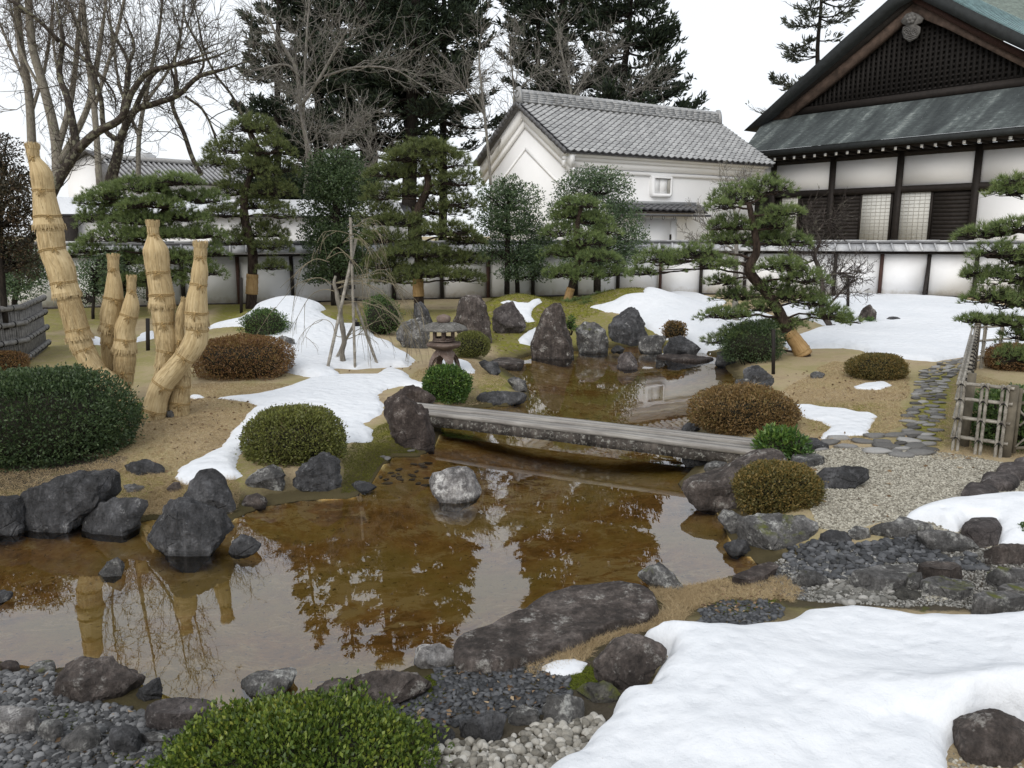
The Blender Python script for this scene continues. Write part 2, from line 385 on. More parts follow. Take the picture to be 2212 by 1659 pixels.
# water: clear skin over the bed, mirror by Fresnel
t = NT('pond_water'); c = t.pos()
w = t.math('ADD', t.noise(c, 1.3, 3, .5), t.math('MULTIPLY', t.noise(c, 5.0, 3, .5), .16))
nb = t.bump(w, .055, .02)
fr = t.n('Fresnel', i_IOR=1.95, i_Normal=nb)
tr = t.n('BsdfTransparent'); tr.inputs[0].default_value = (.95, .87, .72, 1)
gl = t.n('BsdfGlossy', i_Roughness=.0, i_Normal=nb); gl.inputs[0].default_value = (.97, .98, 1.0, 1)
mx = t.n('MixShader'); t.set(mx.inputs[0], fr.outputs[0]); t.set(mx.inputs[1], tr.outputs[0]); t.set(mx.inputs[2], gl.outputs[0])
t.t.links.new(mx.outputs[0], t.out.inputs[0]); M['water'] = t.m
# ------------------------------------------------------------------ pond outline, terrain
POND_PX = [(-420, 1110), (-200, 1112), (0, 1112), (90, 1112), (190, 1118), (290, 1126), (330, 1122), (400, 1122), (470, 1128), (505, 1124), (522, 1112), (560, 1096), (640, 1082), (700, 1078),
           (762, 1076), (800, 1048), (820, 1015), (850, 985), (905, 985), (940, 965), (955, 935), (945, 905), (985, 896), (1035, 880), (1100, 876), (1142, 862), (1140, 842), (1118, 820),
           (1090, 800), (1085, 788), (1140, 768), (1180, 762), (1250, 758), (1290, 752), (1350, 748), (1420, 750), (1500, 758), (1545, 768), (1565, 792), (1592, 818), (1582, 838), (1530, 868),
           (1505, 895), (1478, 922), (1490, 955), (1500, 985), (1500, 1010), (1468, 1045), (1490, 1072), (1545, 1102), (1562, 1125), (1575, 1170), (1610, 1200), (1645, 1222), (1600, 1238),
           (1560, 1250), (1490, 1266), (1400, 1275), (1330, 1290), (1200, 1330), (1060, 1390), (1000, 1425), (920, 1440), (800, 1462), (720, 1478), (650, 1500), (540, 1530), (470, 1530),
           (400, 1520), (330, 1490), (290, 1470), (180, 1442), (100, 1446), (0, 1428), (-200, 1422), (-420, 1420)]
POND = np.array([on(x, y, 0.0)[:2] for x, y in POND_PX])
MOUNDS = []
def mound(px, py, Y, sx, sy, amp): q = at(px, py, Y); MOUNDS.append((q[0], Y, sx, sy, amp))
mound(612, 650, 21.5, 1.7, 2.4, .78)       # left mound under snow
mound(1118, 640, 25.0, 1.5, 1.6, .72)      # moss mound
mound(1345, 640, 26.0, 1.9, 1.8, .66)      # moss mound
mound(1430, 660, 24.5, 2.0, 2.4, .38)
mound(1900, 660, 26.0, 4.0, 3.5, .22)
mound(520, 760, 16.0, 2.2, 2.0, .12)
def hgt(x, y):
    x = np.asarray(x, float); y = np.asarray(y, float)
    sh = x.shape; x = x.ravel(); y = y.ravel()
    d = -poly_dist(x, y, POND)                                  # positive on land
    p = np.stack([x, y, x * 0], 1)
    land = .03 + .21 * sstep(0, .75, d) + .10 * sstep(.5, 4, d) + .05 * sstep(12, 24, y)
    near = sstep(8.3, 6.8, y + x * .25)                          # our own shore: a low stony beach
    land = land * (1 - near) + near * (.025 + .10 * sstep(0, 1.2, d) + .12 * sstep(1.0, 3.5, d))
    z = land + .022 * noise(p, .8) + .010 * noise(p, 2.6, 3)
    for mx_, my, sx, sy, a in MOUNDS: z = z + a * np.exp(-((x - mx_) / sx) ** 2 - ((y - my) / sy) ** 2) * sstep(0, 1.2, d)
    bed = -.05 - .20 * sstep(0, 1.6, -d) - .03 * noise(p, 1.1, 5) * sstep(0, .5, -d)
    return np.where(d > 0, z, bed).reshape(sh)
_TT = np.concatenate([np.linspace(3.0, 14, 500), np.linspace(14.05, 40, 500)])
def ground(px, py, dz=0.0, water=True):
    d = ray(px, py); q = EYE + _TT[:, None] * d
    h = hgt(q[:, 0], q[:, 1]); h = (np.maximum(h, 0) if water else h) + dz
    b = q[:, 2] - h; k = np.argmax(b <= 0)
    if b[k] > 0: return EYE + d * 36.0
    if k == 0: t = _TT[0]
    else: t = _TT[k - 1] + (_TT[k] - _TT[k - 1]) * b[k - 1] / (b[k - 1] - b[k])
    return EYE + d * t
def gpoly(pts, dz=0.0): return np.array([ground(x, y, dz) for x, y in pts])

# ground sheet: fine in the garden, coarse to the horizon
def axis(lo, hi, step, far):
    a = list(np.arange(lo, hi, step)); s = step; u = hi
    while u < far: a.append(u); s *= 1.25; u += s
    s = step; u = lo - s
    while u > -far: a.insert(0, u); s *= 1.25; u -= s
    return np.array(a)
gx = axis(-11.5, 12.5, .075, 700); gy = np.concatenate([[-300, -120, -60, -30, -14, -6, -2, 0, 1.2, 2.2], np.arange(2.8, 20, .075), np.arange(20.1, 36, .16), 36 * 1.12 ** np.arange(1, 28)])
XX, YY = np.meshgrid(gx, gy); ZZ = hgt(XX, YY)
zone = np.zeros((XX.size, 4), np.float32); zone[:, 3] = 1
def paint(ch, pts, soft=.25, amt=1.0):
    pg = gpoly(pts); d = poly_dist(XX.ravel(), YY.ravel(), pg)
    zone[:, ch] = np.maximum(zone[:, ch], amt * sstep(-soft, soft, d))
MOSS = [[(745, 985), (790, 950), (845, 905), (870, 940), (910, 985), (860, 1010), (800, 1050), (745, 1060)], [(690, 690), (740, 672), (800, 690), (805, 720), (740, 706)],
        [(1030, 680), (1060, 640), (1110, 620), (1160, 630), (1230, 640), (1330, 615), (1400, 630), (1345, 665), (1260, 690), (1180, 760), (1080, 770), (1030, 730)],
        [(1930, 980), (1960, 880), (2000, 820), (2050, 790), (2075, 800), (2068, 890), (2060, 960)], [(390, 1080), (420, 1000), (500, 990), (560, 1010), (520, 1070), (440, 1110), (380, 1110)],
        [(1560, 1262), (1700, 1255), (1735, 1290), (1650, 1330), (1540, 1335), (1480, 1320)], [(1020, 870), (1060, 790), (1110, 800), (1120, 840), (1080, 870)],
        [(455, 700), (470, 660), (530, 650), (600, 690), (600, 720), (500, 715)], [(1740, 870), (1900, 870), (1900, 950), (1760, 930)]]
SOIL = [[(-200, 1400), (100, 1440), (330, 1500), (520, 1540), (640, 1490), (990, 1420), (1150, 1420), (1270, 1360), (1430, 1360), (1400, 1480), (1280, 1659), (900, 2000), (-400, 2000)],
        [(1640, 1205), (1760, 1180), (2120, 1180), (2260, 1200), (2260, 1330), (1700, 1310), (1640, 1250)]]
for pg in MOSS: paint(0, pg, .3)
paint(0, [(1140, 720), (1290, 670), (1400, 700), (1520, 745), (1560, 775), (1400, 760), (1150, 775)], .3, .8)
for pg in SOIL: paint(1, pg, .2)
paint(0, [(60, 720), (500, 700), (700, 680), (640, 720), (430, 730), (300, 800), (240, 880), (60, 810)], .5, .55); paint(0, [(-200, 1000), (290, 1000), (420, 1040), (520, 1060), (540, 1110), (300, 1140), (-200, 1130)], .2, .8); paint(1, [(-200, 985), (280, 985), (240, 1050), (-200, 1060)], .15)  # last strip: dark soil tone paints the shade below the great shrub
paint(0, [(-100, 300), (1300, 640), (1050, 690), (640, 690), (480, 665), (100, 720), (-100, 700)], .4, .75)
GRAVEL_PX = [(1700, 1010), (1740, 975), (1830, 965), (1960, 972), (2080, 985), (2212, 1005), (2330, 1030), (2330, 1200), (2100, 1165), (1990, 1135), (1900, 1128), (1830, 1150), (1770, 1140), (1745, 1080)]
paint(2, GRAVEL_PX, .12)
mb = MB(); ny, nx = XX.shape
i = (np.arange(ny - 1)[:, None] * nx + np.arange(nx - 1)[None, :]).ravel()
mb.add(np.stack([XX, YY, ZZ], -1), np.stack([i, i + 1, i + 1 + nx, i + nx], 1))
t = NT('garden_ground'); c = t.pos(); at_ = t.n('Attribute', attribute_name='zone'); sepz = t.n('SeparateColor', i_0=at_.outputs[0])
na, nb_, nc = t.noise(c, .9, 6, .6), t.noise(c, 7, 6, .65), t.noise(c, 55, 4, .7)
mixn = t.math('ADD', t.math('MULTIPLY', na, .45), t.math('ADD', t.math('MULTIPLY', nb_, .30), t.math('MULTIPLY', nc, .25)))
grass = t.ramp(mixn, [(.36, (.215, .165, .10)), (.5, (.375, .30, .19)), (.62, (.50, .415, .28))])
grass = t.mix(t.ramp(t.math('ADD', t.math('MULTIPLY', na, .7), t.math('MULTIPLY', nb_, .3)), [(.475, 0.0), (.61, .7)]), grass, (.22, .20, .075))
mossc = t.ramp(t.math('ADD', t.math('MULTIPLY', nb_, .6), t.math('MULTIPLY', nc, .4)), [(.36, (.06, .055, .012)), (.5, (.14, .14, .024)), (.62, (.22, .21, .04))])
mf = t.math('MULTIPLY', sepz.outputs[0], t.ramp(nb_, [(.36, .35), (.52, 1.0)]))
col = t.mix(mf, grass, mossc)
soil = t.ramp(mixn, [(.36, (.030, .026, .022)), (.52, (.075, .064, .052)), (.66, (.14, .125, .10))])
soil = t.mix(t.ramp(nb_, [(.56, 0.0), (.64, .7)]), soil, (.07, .08, .015))
col = t.mix(t.ramp(t.math('ADD', sepz.outputs[1], t.math('MULTIPLY', t.math('SUBTRACT', nb_, .5), .9)), [(.42, 0.0), (.58, 1.0)]), col, soil)
grav = t.ramp(t.voro(c, 42, out=1), [(.2, (.22, .205, .165)), (.8, (.46, .435, .37))])
col = t.mix(t.ramp(t.math('ADD', sepz.outputs[2], t.math('MULTIPLY', t.math('SUBTRACT', nb_, .5), .7)), [(.42, 0.0), (.56, 1.0)]), col, grav)
sepp = t.n('SeparateXYZ', i_0=c); under = t.ramp(sepp.outputs[2], [(.0, 1.0), (.02, 0.0)])
under = t.math('LESS_THAN', sepp.outputs[2], -.012)
b1, b2 = t.noise(c, .55, 5, .6), t.noise(c, 6, 7, .7)
flow = t.n('Mapping', i_0=c); flow.inputs['Scale'].default_value = (1.0, 1.35, 1); b3 = t.math('ADD', t.math('MULTIPLY', t.noise(flow.outputs[0], 3.2, 10, .76, .6), .62), t.math('MULTIPLY', t.noise(c, .8, 4), .38))
bed = t.ramp(t.math('ADD', t.math('MULTIPLY', b1, .6), t.math('MULTIPLY', b2, .4)), [(.36, (.17, .10, .035)), (.49, (.46, .29, .105)), (.58, (.64, .47, .20))])
bed = t.mix(t.ramp(b1, [(.45, 0.0), (.58, .75)]), bed, (.36, .31, .095))
bed = t.mix(t.ramp(b3, [(.505, 0.0), (.555, .85)]), bed, (.62, .52, .28))
bed = t.mix(t.ramp(t.noise(c, 17, 5, .7), [(.33, .8), (.40, 0.0)]), bed, (.07, .045, .02))
damp = t.ramp(t.math('ADD', sepp.outputs[2], t.math('MULTIPLY', nb_, .10)), [(.10, .95), (.21, 0.0)]); col = t.mix(damp, col, (.055, .045, .022)); col = t.mix(under, col, bed)
hh = t.math('ADD', t.math('MULTIPLY', nb_, .6), t.math('MULTIPLY', nc, .5))
M['ground'] = t.bsdf(col, .95, t.bump(hh, .9, .025), .1)
gnd = mb.obj('ground', M['ground'], smooth=True); gnd['kind'] = 'structure'
ca = gnd.data.color_attributes.new('zone', 'FLOAT_COLOR', 'POINT'); ca.data.foreach_set('color', zone.ravel())
# water sheet inside the pond outline (a little wider, the bank cuts it)
cen = POND.mean(0)
mb = MB(); k = len(POND)
bmw = bmesh.new(); vs = [bmw.verts.new((x, y, 0.0)) for x, y in POND]; fw = bmw.faces.new(vs); bmesh.ops.triangulate(bmw, faces=[fw])
mw = bpy.data.meshes.new('water'); bmw.normal_update(); bmw.to_mesh(mw); bmw.free(); mw.materials.append(M['water'])
if mw.polygons[0].normal.z < 0: mw.flip_normals()
wat = bpy.data.objects.new('water', mw); COL.objects.link(wat); wat['kind'] = 'structure'

# ------------------------------------------------------------------ snow
def snow(label, pts, thick, step=.06, soft=.16, lump=.25, seed=0, humps=()):
    pg = gpoly(pts, thick * .35)
    x0, y0 = pg[:, 0].min() - .2, pg[:, 1].min() - .2; x1, y1 = pg[:, 0].max() + .2, pg[:, 1].max() + .2
    xs = np.arange(x0, x1, step); ys = np.arange(y0, y1, step); X, Y = np.meshgrid(xs, ys)
    p = np.stack([X.ravel(), Y.ravel(), X.ravel() * 0], 1)
    d = poly_dist(p[:, 0], p[:, 1], pg) + .035 * noise(p, 3.0, seed) + .018 * noise(p, 8.0, seed + 2)
    u = np.clip(d / soft, -1.2, 1)
    prof = np.where(u > 0, np.sqrt(np.maximum(0, 1 - (1 - np.minimum(u, 1)) ** 2)), u * 1.2)
    big = 1 - np.exp(-np.maximum(d, 0) / (soft * 5))
    z = hgt(p[:, 0], p[:, 1]) + thick * (.55 * prof + .45 * big) * (1 + lump * noise(p, .9, seed + 4) + .10 * lump * noise(p, 4.0, seed))
    for hx_, hy_, hr, ha in humps:
        q_ = ground(hx_, hy_, thick); z = z + ha * np.exp(-((p[:, 0] - q_[0]) ** 2 + (p[:, 1] - q_[1]) ** 2) / hr ** 2) * np.clip(prof, 0, 1)
    if humps: z = np.where(d > 0, np.maximum(z, hgt(p[:, 0], p[:, 1]) + .10 * np.clip(prof, 0, 1)), z)
    nyy, nxx = X.shape; i = (np.arange(nyy - 1)[:, None] * nxx + np.arange(nxx - 1)[None, :]).ravel()
    f = np.stack([i, i + 1, i + 1 + nxx, i + nxx], 1); f = f[(d[f] > -step * 2.2).all(1)]
    used, inv = np.unique(f, return_inverse=True); v = np.stack([p[:, 0], p[:, 1], z], 1)[used]
    if len(v) == 0: return
    o = MB().add(v, inv.reshape(-1, 4)).obj('snow_patch', M['snow'], smooth=True, origin=v.mean(0))
    return tag(o, label, 'snow patch', 'patches of melting snow')
snow('snow bank draped over the mound behind the propped weeping tree', [(445, 707), (470, 697), (520, 685), (550, 662), (590, 648), (630, 646), (680, 652), (702, 665), (688, 671), (712, 686), (742, 698), (768, 699), (805, 714), (810, 727), (843, 738), (869, 758), (898, 773), (882, 787), (850, 788), (770, 792), (720, 790), (735, 806), (700, 812), (655, 806), (620, 797), (560, 795), (520, 760), (560, 735), (540, 705)], .17, .06, .18)
snow('winding snow patch between the propped tree and round olive shrub', [(465, 857), (540, 852), (600, 838), (670, 815), (735, 808), (813, 808), (830, 794), (850, 791), (878, 806), (887, 817), (921, 826), (916, 834), (890, 832), (865, 831), (833, 836), (813, 850), (818, 862), (827, 870), (821, 891), (797, 906), (781, 910), (802, 927), (797, 948), (745, 953), (690, 950), (570, 950), (535, 958), (515, 985), (506, 1005), (518, 1022), (505, 1031), (402, 1042), (384, 1026), (395, 1007), (435, 985), (472, 964), (498, 935), (520, 912), (534, 890), (558, 874), (534, 864)], .09, .04, .12)
snow('small snow patch between the two slim straw wrapped stems', [(190, 730), (208, 726), (227, 731), (220, 744), (192, 742)], .08, .04, .1)
snow('small snow patch behind the low black stake', [(288, 733), (309, 718), (332, 713), (338, 728), (293, 737)], .08, .04, .1)
snow('thin sliver of snow beside the straw wrapped trunks', [(406, 853), (425, 852), (445, 857), (420, 860)], .05, .03, .07)
snow('broad snow field behind the pointed pond rocks', [(1275, 660), (1320, 650), (1350, 636), (1390, 631), (1440, 629), (1510, 633), (1548, 645), (1570, 650), (1550, 660), (1570, 668), (1640, 672), (1690, 688), (1660, 715), (1600, 738), (1545, 752), (1505, 758), (1480, 742), (1455, 735), (1430, 724), (1410, 713), (1392, 700), (1370, 682), (1345, 674), (1310, 670)], .14, .08, .2)
snow('largest snow field in front of the plaster wall beside the bamboo fence', [(1690, 738), (1720, 724), (1760, 709), (1790, 702), (1760, 690), (1690, 676), (1680, 660), (1720, 648), (1790, 640), (1830, 634), (1880, 633), (1960, 636), (2020, 639), (2070, 644), (2130, 655), (2230, 670), (2400, 690), (2400, 750), (2230, 752), (2140, 758), (2085, 766), (2020, 776), (1950, 770), (1890, 766), (1862, 752), (1820, 747), (1760, 748), (1705, 755)], .16, .09, .22)
snow('little snow patch below the brown shrub near the stone path', [(1843, 833), (1868, 826), (1907, 823), (1922, 830), (1902, 839), (1850, 839)], .06, .03, .09)
snow('snow patch on the lawn between red azalea and stone path', P([(288, 1190), (400, 1188), (520, 1208), (640, 1218), (720, 1238), (800, 1238), (842, 1265), (830, 1300), (802, 1350), (792, 1392), (700, 1387), (600, 1397), (488, 1407), (500, 1370), (545, 1330), (480, 1300), (400, 1280), (338, 1250), (345, 1220)], '8'), .06, .03, .11)
snow('snow heap melting beside the dark stepping stones', P([(800, 322), (900, 268), (1050, 240), (1250, 232), (1500, 225), (1640, 260), (1600, 460), (1429, 485), (1330, 480), (1312, 440), (1290, 352), (1150, 348), (1078, 388), (1010, 368), (950, 342)], 'B4'), .20, .035, .17, .45, 3)
snow('large snowdrift spreading across the near corner beside the round boulder', [(1378, 1366), (1420, 1356), (1520, 1352), (1600, 1345), (1680, 1330), (1740, 1308), (1800, 1300), (1840, 1298), (1900, 1304), (1980, 1314), (2080, 1320), (2212, 1318), (2420, 1312), (2420, 1640), (2260, 1600), (2200, 1560), (2150, 1548), (2100, 1560), (2056, 1584), (2046, 1606), (2052, 1640), (2085, 1664), (2120, 1700), (2120, 1900), (1650, 2050), (850, 2050), (1050, 1780), (1190, 1665), (1237, 1635), (1290, 1570), (1310, 1540), (1345, 1490), (1372, 1482), (1402, 1470), (1420, 1430), (1442, 1415), (1442, 1390), (1410, 1378)], .24, .022, .20, .55, 5, ((2110, 1470), (1900, 1560)) and ((2120, 1490, .24, .15), (2240, 1480, .30, .18), (2020, 1540, .22, -.12), (1985, 1600, .25, -.08), (1960, 1450, .26, .07), (1985, 1560, .20, -.12), (1830, 1600, .24, -.06), (1700, 1450, .22, -.05), (1560, 1560, .25, .04)))
snow('tiny snow remnant on dark pebbles beside the dry grass', [(1173, 1441), (1200, 1428), (1240, 1422), (1264, 1430), (1250, 1446), (1215, 1456), (1188, 1453)], .04, .015, .07)
snow('snow tongue between moss mound and the standing rocks', [(1080, 652), (1100, 646), (1120, 652), (1140, 653), (1166, 643), (1171, 651), (1152, 664), (1148, 680), (1156, 692), (1138, 694), (1118, 674), (1095, 662)], .09, .04, .12)
snow('small snow patch beside the tallest standing rock', [(1120, 731), (1139, 715), (1160, 706), (1155, 726), (1145, 744), (1122, 739)], .09, .04, .12)
snow('snow patch behind the stone lantern legs', [(945, 782), (957, 774), (966, 768), (975, 773), (1000, 777), (1010, 781), (1026, 796), (1024, 803), (1009, 804), (975, 795)], .09, .03, .12)
# ------------------------------------------------------------------ rocks
def star_radius(poly, ctr, n=96):
    poly = np.asarray(poly, float) - ctr; out = np.zeros(n)
    for k in range(n):
        a = 2 * np.pi * k / n; d = np.array([math.cos(a), math.sin(a)]); best = 0
        for i in range(len(poly)):
            p, q = poly[i - 1], poly[i]; e = q - p; den = d[0] * e[1] - d[1] * e[0]
            if abs(den) < 1e-9: continue
            s = (p[0] * e[1] - p[1] * e[0]) / den; u = (p[0] * d[1] - p[1] * d[0]) / den
            if s > 0 and -1e-6 <= u <= 1 + 1e-6: best = max(best, s)
        out[k] = best
    k3 = np.array([.2, .6, .2]); return np.convolve(np.concatenate([out[-1:], out, out[:1]]), k3, 'valid')
def rock_ball(seed, sub, cuts, rough, tight=(.52, .90)):
    v, f = ico(sub); v = v.copy(); rng = np.random.default_rng(seed + 1000)
    v *= (1 + rough * (.8 * noise(v, 1.1, seed % 9) + .45 * noise(v, 2.6, (seed * 3) % 9)))[:, None]
    for _ in range(cuts):
        nn = unit(rng.normal(size=3)); d = rng.uniform(*tight); e = v @ nn - d; v -= np.where(e > 0, e * .92, 0)[:, None] * nn
    v *= (1 + rough * (.30 * np.abs(noise(v, 3.6, (seed * 2) % 9)) - .20 * np.abs(noise(v, 7.5, (seed * 7) % 9)) + .12 * noise(v, 15.0, (seed * 5) % 9)))[:, None]
    return v / np.linalg.norm(v, axis=1).max(), f
def fill_outline(a, rr, k=.9):
    """scale radii so that the outline in this plane reaches 1 all round"""
    b = ((a % (2 * np.pi)) / (2 * np.pi) * 36).astype(int) % 36; m = np.zeros(36); np.maximum.at(m, b, rr)
    m = np.maximum(m, .3); m = (np.roll(m, 1) + m * 2 + np.roll(m, -1)) / 4
    mi = np.interp(a % (2 * np.pi), (np.arange(-1, 37) + .5) / 36 * 2 * np.pi, np.concatenate([m[-1:], m, m[:1]]))
    return rr / (1 + k * (mi - 1))
_rs = [0]
def rock(label, pts, crop, mat, mode='up', thick=.75, h=.25, sub=4, cuts=15, rough=.24, name='rock', cat='rock', group=None, wide=1.0):
    _rs[0] += 1; seed = _rs[0]
    pts = np.array(P(pts, crop), float)
    v, f = rock_ball(seed, sub, cuts, rough)
    if mode == 'up':
        x0, x1 = pts[:, 0].min(), pts[:, 0].max(); y0, y1 = pts[:, 1].min(), pts[:, 1].max()
        g = ground((x0 + x1) / 2, y1 - .04 * (y1 - y0)); T = thick * .5 * (x1 - x0) * mpp(g)
        c_px = np.array([(x0 + x1) / 2, (y0 + y1) / 2 + .06 * (y1 - y0)])
        dep = depth(g) + T * .75; k = dep / FPX
        q = pts.copy(); low = q[:, 1] > c_px[1]; q[low, 1] += (q[low, 1] - c_px[1]) * .35       # carry the foot below ground
        R_ = star_radius(np.stack([(q[:, 0] - c_px[0]), -(q[:, 1] - c_px[1])], 1) * k, np.zeros(2))
        ctr = EYE + ray(*c_px) * dep
        a = np.arctan2(v[:, 2], v[:, 0]); rr = fill_outline(a, np.hypot(v[:, 0], v[:, 2]))
        Rv = np.interp(a % (2 * np.pi), np.linspace(0, 2 * np.pi, 97), np.append(R_, R_[0]))
        up = np.array([0, SP * .6, CP]); up /= np.linalg.norm(up)
        taper = 1.0
        w = ctr + (Rv * rr * np.cos(a))[:, None] * np.array([1., 0, 0]) * wide + (Rv * rr * np.sin(a))[:, None] * up + (v[:, 1] * T)[:, None] * np.array([0, 1., 0])
    else:
        g0 = ground(pts[:, 0].mean(), pts[:, 1].mean()); top = g0[2] + h * .55
        pl = np.array([on(x, y, top) for x, y in pts]); ctr2 = (pl.min(0) + pl.max(0))[:2] / 2
        R_ = star_radius(pl[:, :2], ctr2)
        a = np.arctan2(v[:, 1], v[:, 0]); rr = fill_outline(a, np.hypot(v[:, 0], v[:, 1])) ** .6
        Rv = np.interp(a % (2 * np.pi), np.linspace(0, 2 * np.pi, 97), np.append(R_, R_[0]))
        zb = min(hgt(pl[:, 0], pl[:, 1]).min(), hgt(*ctr2)) if False else float(hgt(*ctr2))
        ztop = max(zb, 0) + h
        zz = np.where(v[:, 2] > 0, np.abs(v[:, 2]) ** .42 * h, v[:, 2] * (.25 + max(0, -zb)))
        w = np.stack([ctr2[0] + Rv * rr * np.cos(a), ctr2[1] + Rv * rr * np.sin(a), ztop - h + zz], 1)
    o = MB().add(w, f).obj(name, M['rock_' + mat], smooth=True, origin=w.mean(0)); o.data.set_sharp_from_angle(angle=rad(26))
    return tag(o, label, cat, group)
def slab(label, pts, crop, mat, h, tilt=(0, 0), name='rock', sub=6):
    """flat topped stone: traced in plan, sheer broken edge, worn arris, nearly level top"""
    _rs[0] += 1; seed = _rs[0]; pts = np.array(P(pts, crop), float); g0 = ground(pts[:, 0].mean(), pts[:, 1].mean())
    base = max(float(g0[2]), 0) ; yt = (pts[:, 1] - pts[:, 1].min()) / np.ptp(pts[:, 1]); pl = np.array([on(x, y, base + h * (1 - .5 * f_)) for (x, y), f_ in zip(pts, yt)])[:, :2]; n = 84
    pl = np.concatenate([pl, pl[:1]]); d = np.concatenate([[0], np.cumsum(np.hypot(*np.diff(pl, axis=0).T))]); s_ = np.linspace(0, d[-1], n, endpoint=False)
    o_ = np.stack([np.interp(s_, d, pl[:, 0]), np.interp(s_, d, pl[:, 1])], 1); c = o_.mean(0); L = np.abs(o_ - c).max()
    rings = [(1.03, -.35), (1.03, -.02), (1.02, h * .35), (1.0, h * .72), (.975, h * .93), (.94, h * .99), (.86, h), (.74, h), (.6, h), (.45, h), (.3, h), (.15, h)]
    V = []
    for k_, (f, z) in enumerate(rings):
        xy = c + (o_ - c) * f; p3 = np.stack([xy[:, 0], xy[:, 1], np.full(n, z)], 1)
        out = unit(o_ - c) * (.035 * noise(p3, 3.4, seed % 7) + .022 * noise(p3, 9, seed % 5))[:, None] * (k_ < 6); xy = xy + out
        zz = base + z + (.022 * noise(p3, 2.1, seed % 6) + .014 * np.abs(noise(p3, 5.5, seed % 8)) + .008 * noise(p3, 13, seed % 4)) * (k_ > 1) + ((xy[:, 0] - c[0]) * tilt[0] + (xy[:, 1] - c[1]) * tilt[1]) * (k_ > 1)
        V.append(np.column_stack([xy, zz]))
    V = np.concatenate(V + [np.array([[c[0], c[1], base + h]])]); m = len(rings); i = (np.arange(m - 1) * n)[:, None]; j = np.arange(n)[None, :]; j2 = (j + 1) % n
    a2 = np.cross(o_[1] - o_[0], o_[n // 3] - o_[0]); F = np.stack([i + j, i + j2, i + n + j2, i + n + j], -1).reshape(-1, 4); T = np.stack([(m - 1) * n + np.arange(n), (m - 1) * n + (np.arange(n) + 1) % n, np.full(n, m * n)], 1)
    area = (o_[:, 0] * np.roll(o_[:, 1], -1) - np.roll(o_[:, 0], -1) * o_[:, 1]).sum()
    if area < 0: F, T = F[:, ::-1], T[:, ::-1]
    mb = MB().add(V, F); mb.f.append(T)
    o = mb.obj(name, M['rock_' + mat], smooth=True, origin=V.mean(0)); o.data.set_sharp_from_angle(angle=rad(32)); return tag(o, label, 'rock')
G1 = 'rocks along the near left bank'
rock('dark rock at the pond edge under the great rounded green shrub', [(-90, 250), (0, 235), (85, 240), (100, 300), (100, 410), (70, 460), (-90, 470)], 'B1', 'slate', wide=1.15)
rock('huge sloping dark slab below the great rounded green shrub', [(105, 300), (140, 220), (250, 150), (400, 110), (540, 98), (585, 120), (590, 200), (560, 270), (480, 330), (400, 390), (250, 450), (150, 470), (100, 420)], 'B1', 'slate', thick=.7, sub=5, cuts=12, wide=1.12)
rock('wide dark rock with a chipped pale lower edge beside the sloping slab', [(435, 390), (480, 290), (600, 245), (720, 228), (792, 265), (745, 330), (705, 400), (700, 445), (560, 465), (440, 445)], 'B1', 'slate', cuts=12, wide=1.15)
rock('flat dark rock sunk in the grass above the pond edge rocks', [(638, 85), (680, 60), (760, 43), (860, 68), (882, 100), (840, 135), (700, 142), (650, 125)], 'B1', 'slate', thick=.6)
rock('small pale rock in the grass below the flat dark rock', [(645, 190), (690, 182), (752, 187), (762, 215), (700, 226), (655, 218)], 'B1', 'grey', sub=3)
rock('small rounded stone in mossy grass behind the big angular black rock', [(880, 190), (905, 165), (935, 165), (950, 200), (925, 225), (885, 220)], 'B1', 'brown', sub=3)
rock('big angular black rock standing in the pond edge', [(735, 440), (830, 320), (925, 225), (960, 228), (1100, 290), (1185, 340), (1214, 410), (1130, 530), (1020, 595), (900, 545), (770, 495)], 'B1', 'slate', thick=.8, sub=5, cuts=16, rough=.26)
rock('upright smooth black rock behind the big angular black rock', [(940, 260), (1000, 150), (1050, 93), (1105, 95), (1170, 150), (1192, 230), (1242, 285), (1190, 370), (1080, 340)], 'B1', 'slate', thick=.7)
rock('small wet bluish stone in the water beside the angular black rock', [(1178, 545), (1202, 480), (1250, 442), (1320, 448), (1372, 492), (1330, 535), (1230, 562)], 'B1', 'slate')
rock('small jagged rock alone in the brown shallows', [(500, 645), (530, 615), (560, 580), (625, 543), (645, 570), (655, 650), (610, 668), (540, 660)], 'B1', 'grey', sub=4, cuts=12)
rock('small dark rock in the water cut by the photo edge', [(-60, 740), (0, 735), (60, 738), (77, 762), (0, 805), (-60, 800)], 'B1', 'slate', sub=3)
rock('big mottled boulder on the near beach beside the grey pebbles', [(278, 1180), (330, 1110), (440, 1092), (560, 1100), (570, 1130), (640, 1160), (742, 1200), (732, 1245), (660, 1295), (600, 1352), (480, 1335), (300, 1265)], 'B1', 'brown', sub=5, cuts=14, thick=.8)
rock('small dark upright rock beside the mottled beach boulder', [(690, 1300), (720, 1250), (800, 1195), (832, 1186), (852, 1285), (770, 1325)], 'B1', 'slate', thick=.9)
slab('flat purplish rock at the waterline behind the leafy near shrub', [(760, 1340), (800, 1305), (880, 1285), (1000, 1285), (1140, 1330), (1145, 1372), (960, 1425), (840, 1432), (770, 1395)], 'B1', 'purple', 0.13, (0, 0))
slab('pale cracked flat rock among grey beach pebbles', [(-60, 1350), (0, 1338), (100, 1343), (200, 1390), (182, 1432), (80, 1465), (-60, 1450)], 'B1', 'pale', 0.1, (0, 0))
rock('grey rock behind the pale cracked flat rock on the beach', [(190, 1465), (235, 1410), (310, 1405), (335, 1450), (280, 1492)], 'B1', 'grey', mode='flat', h=.12, sub=3)
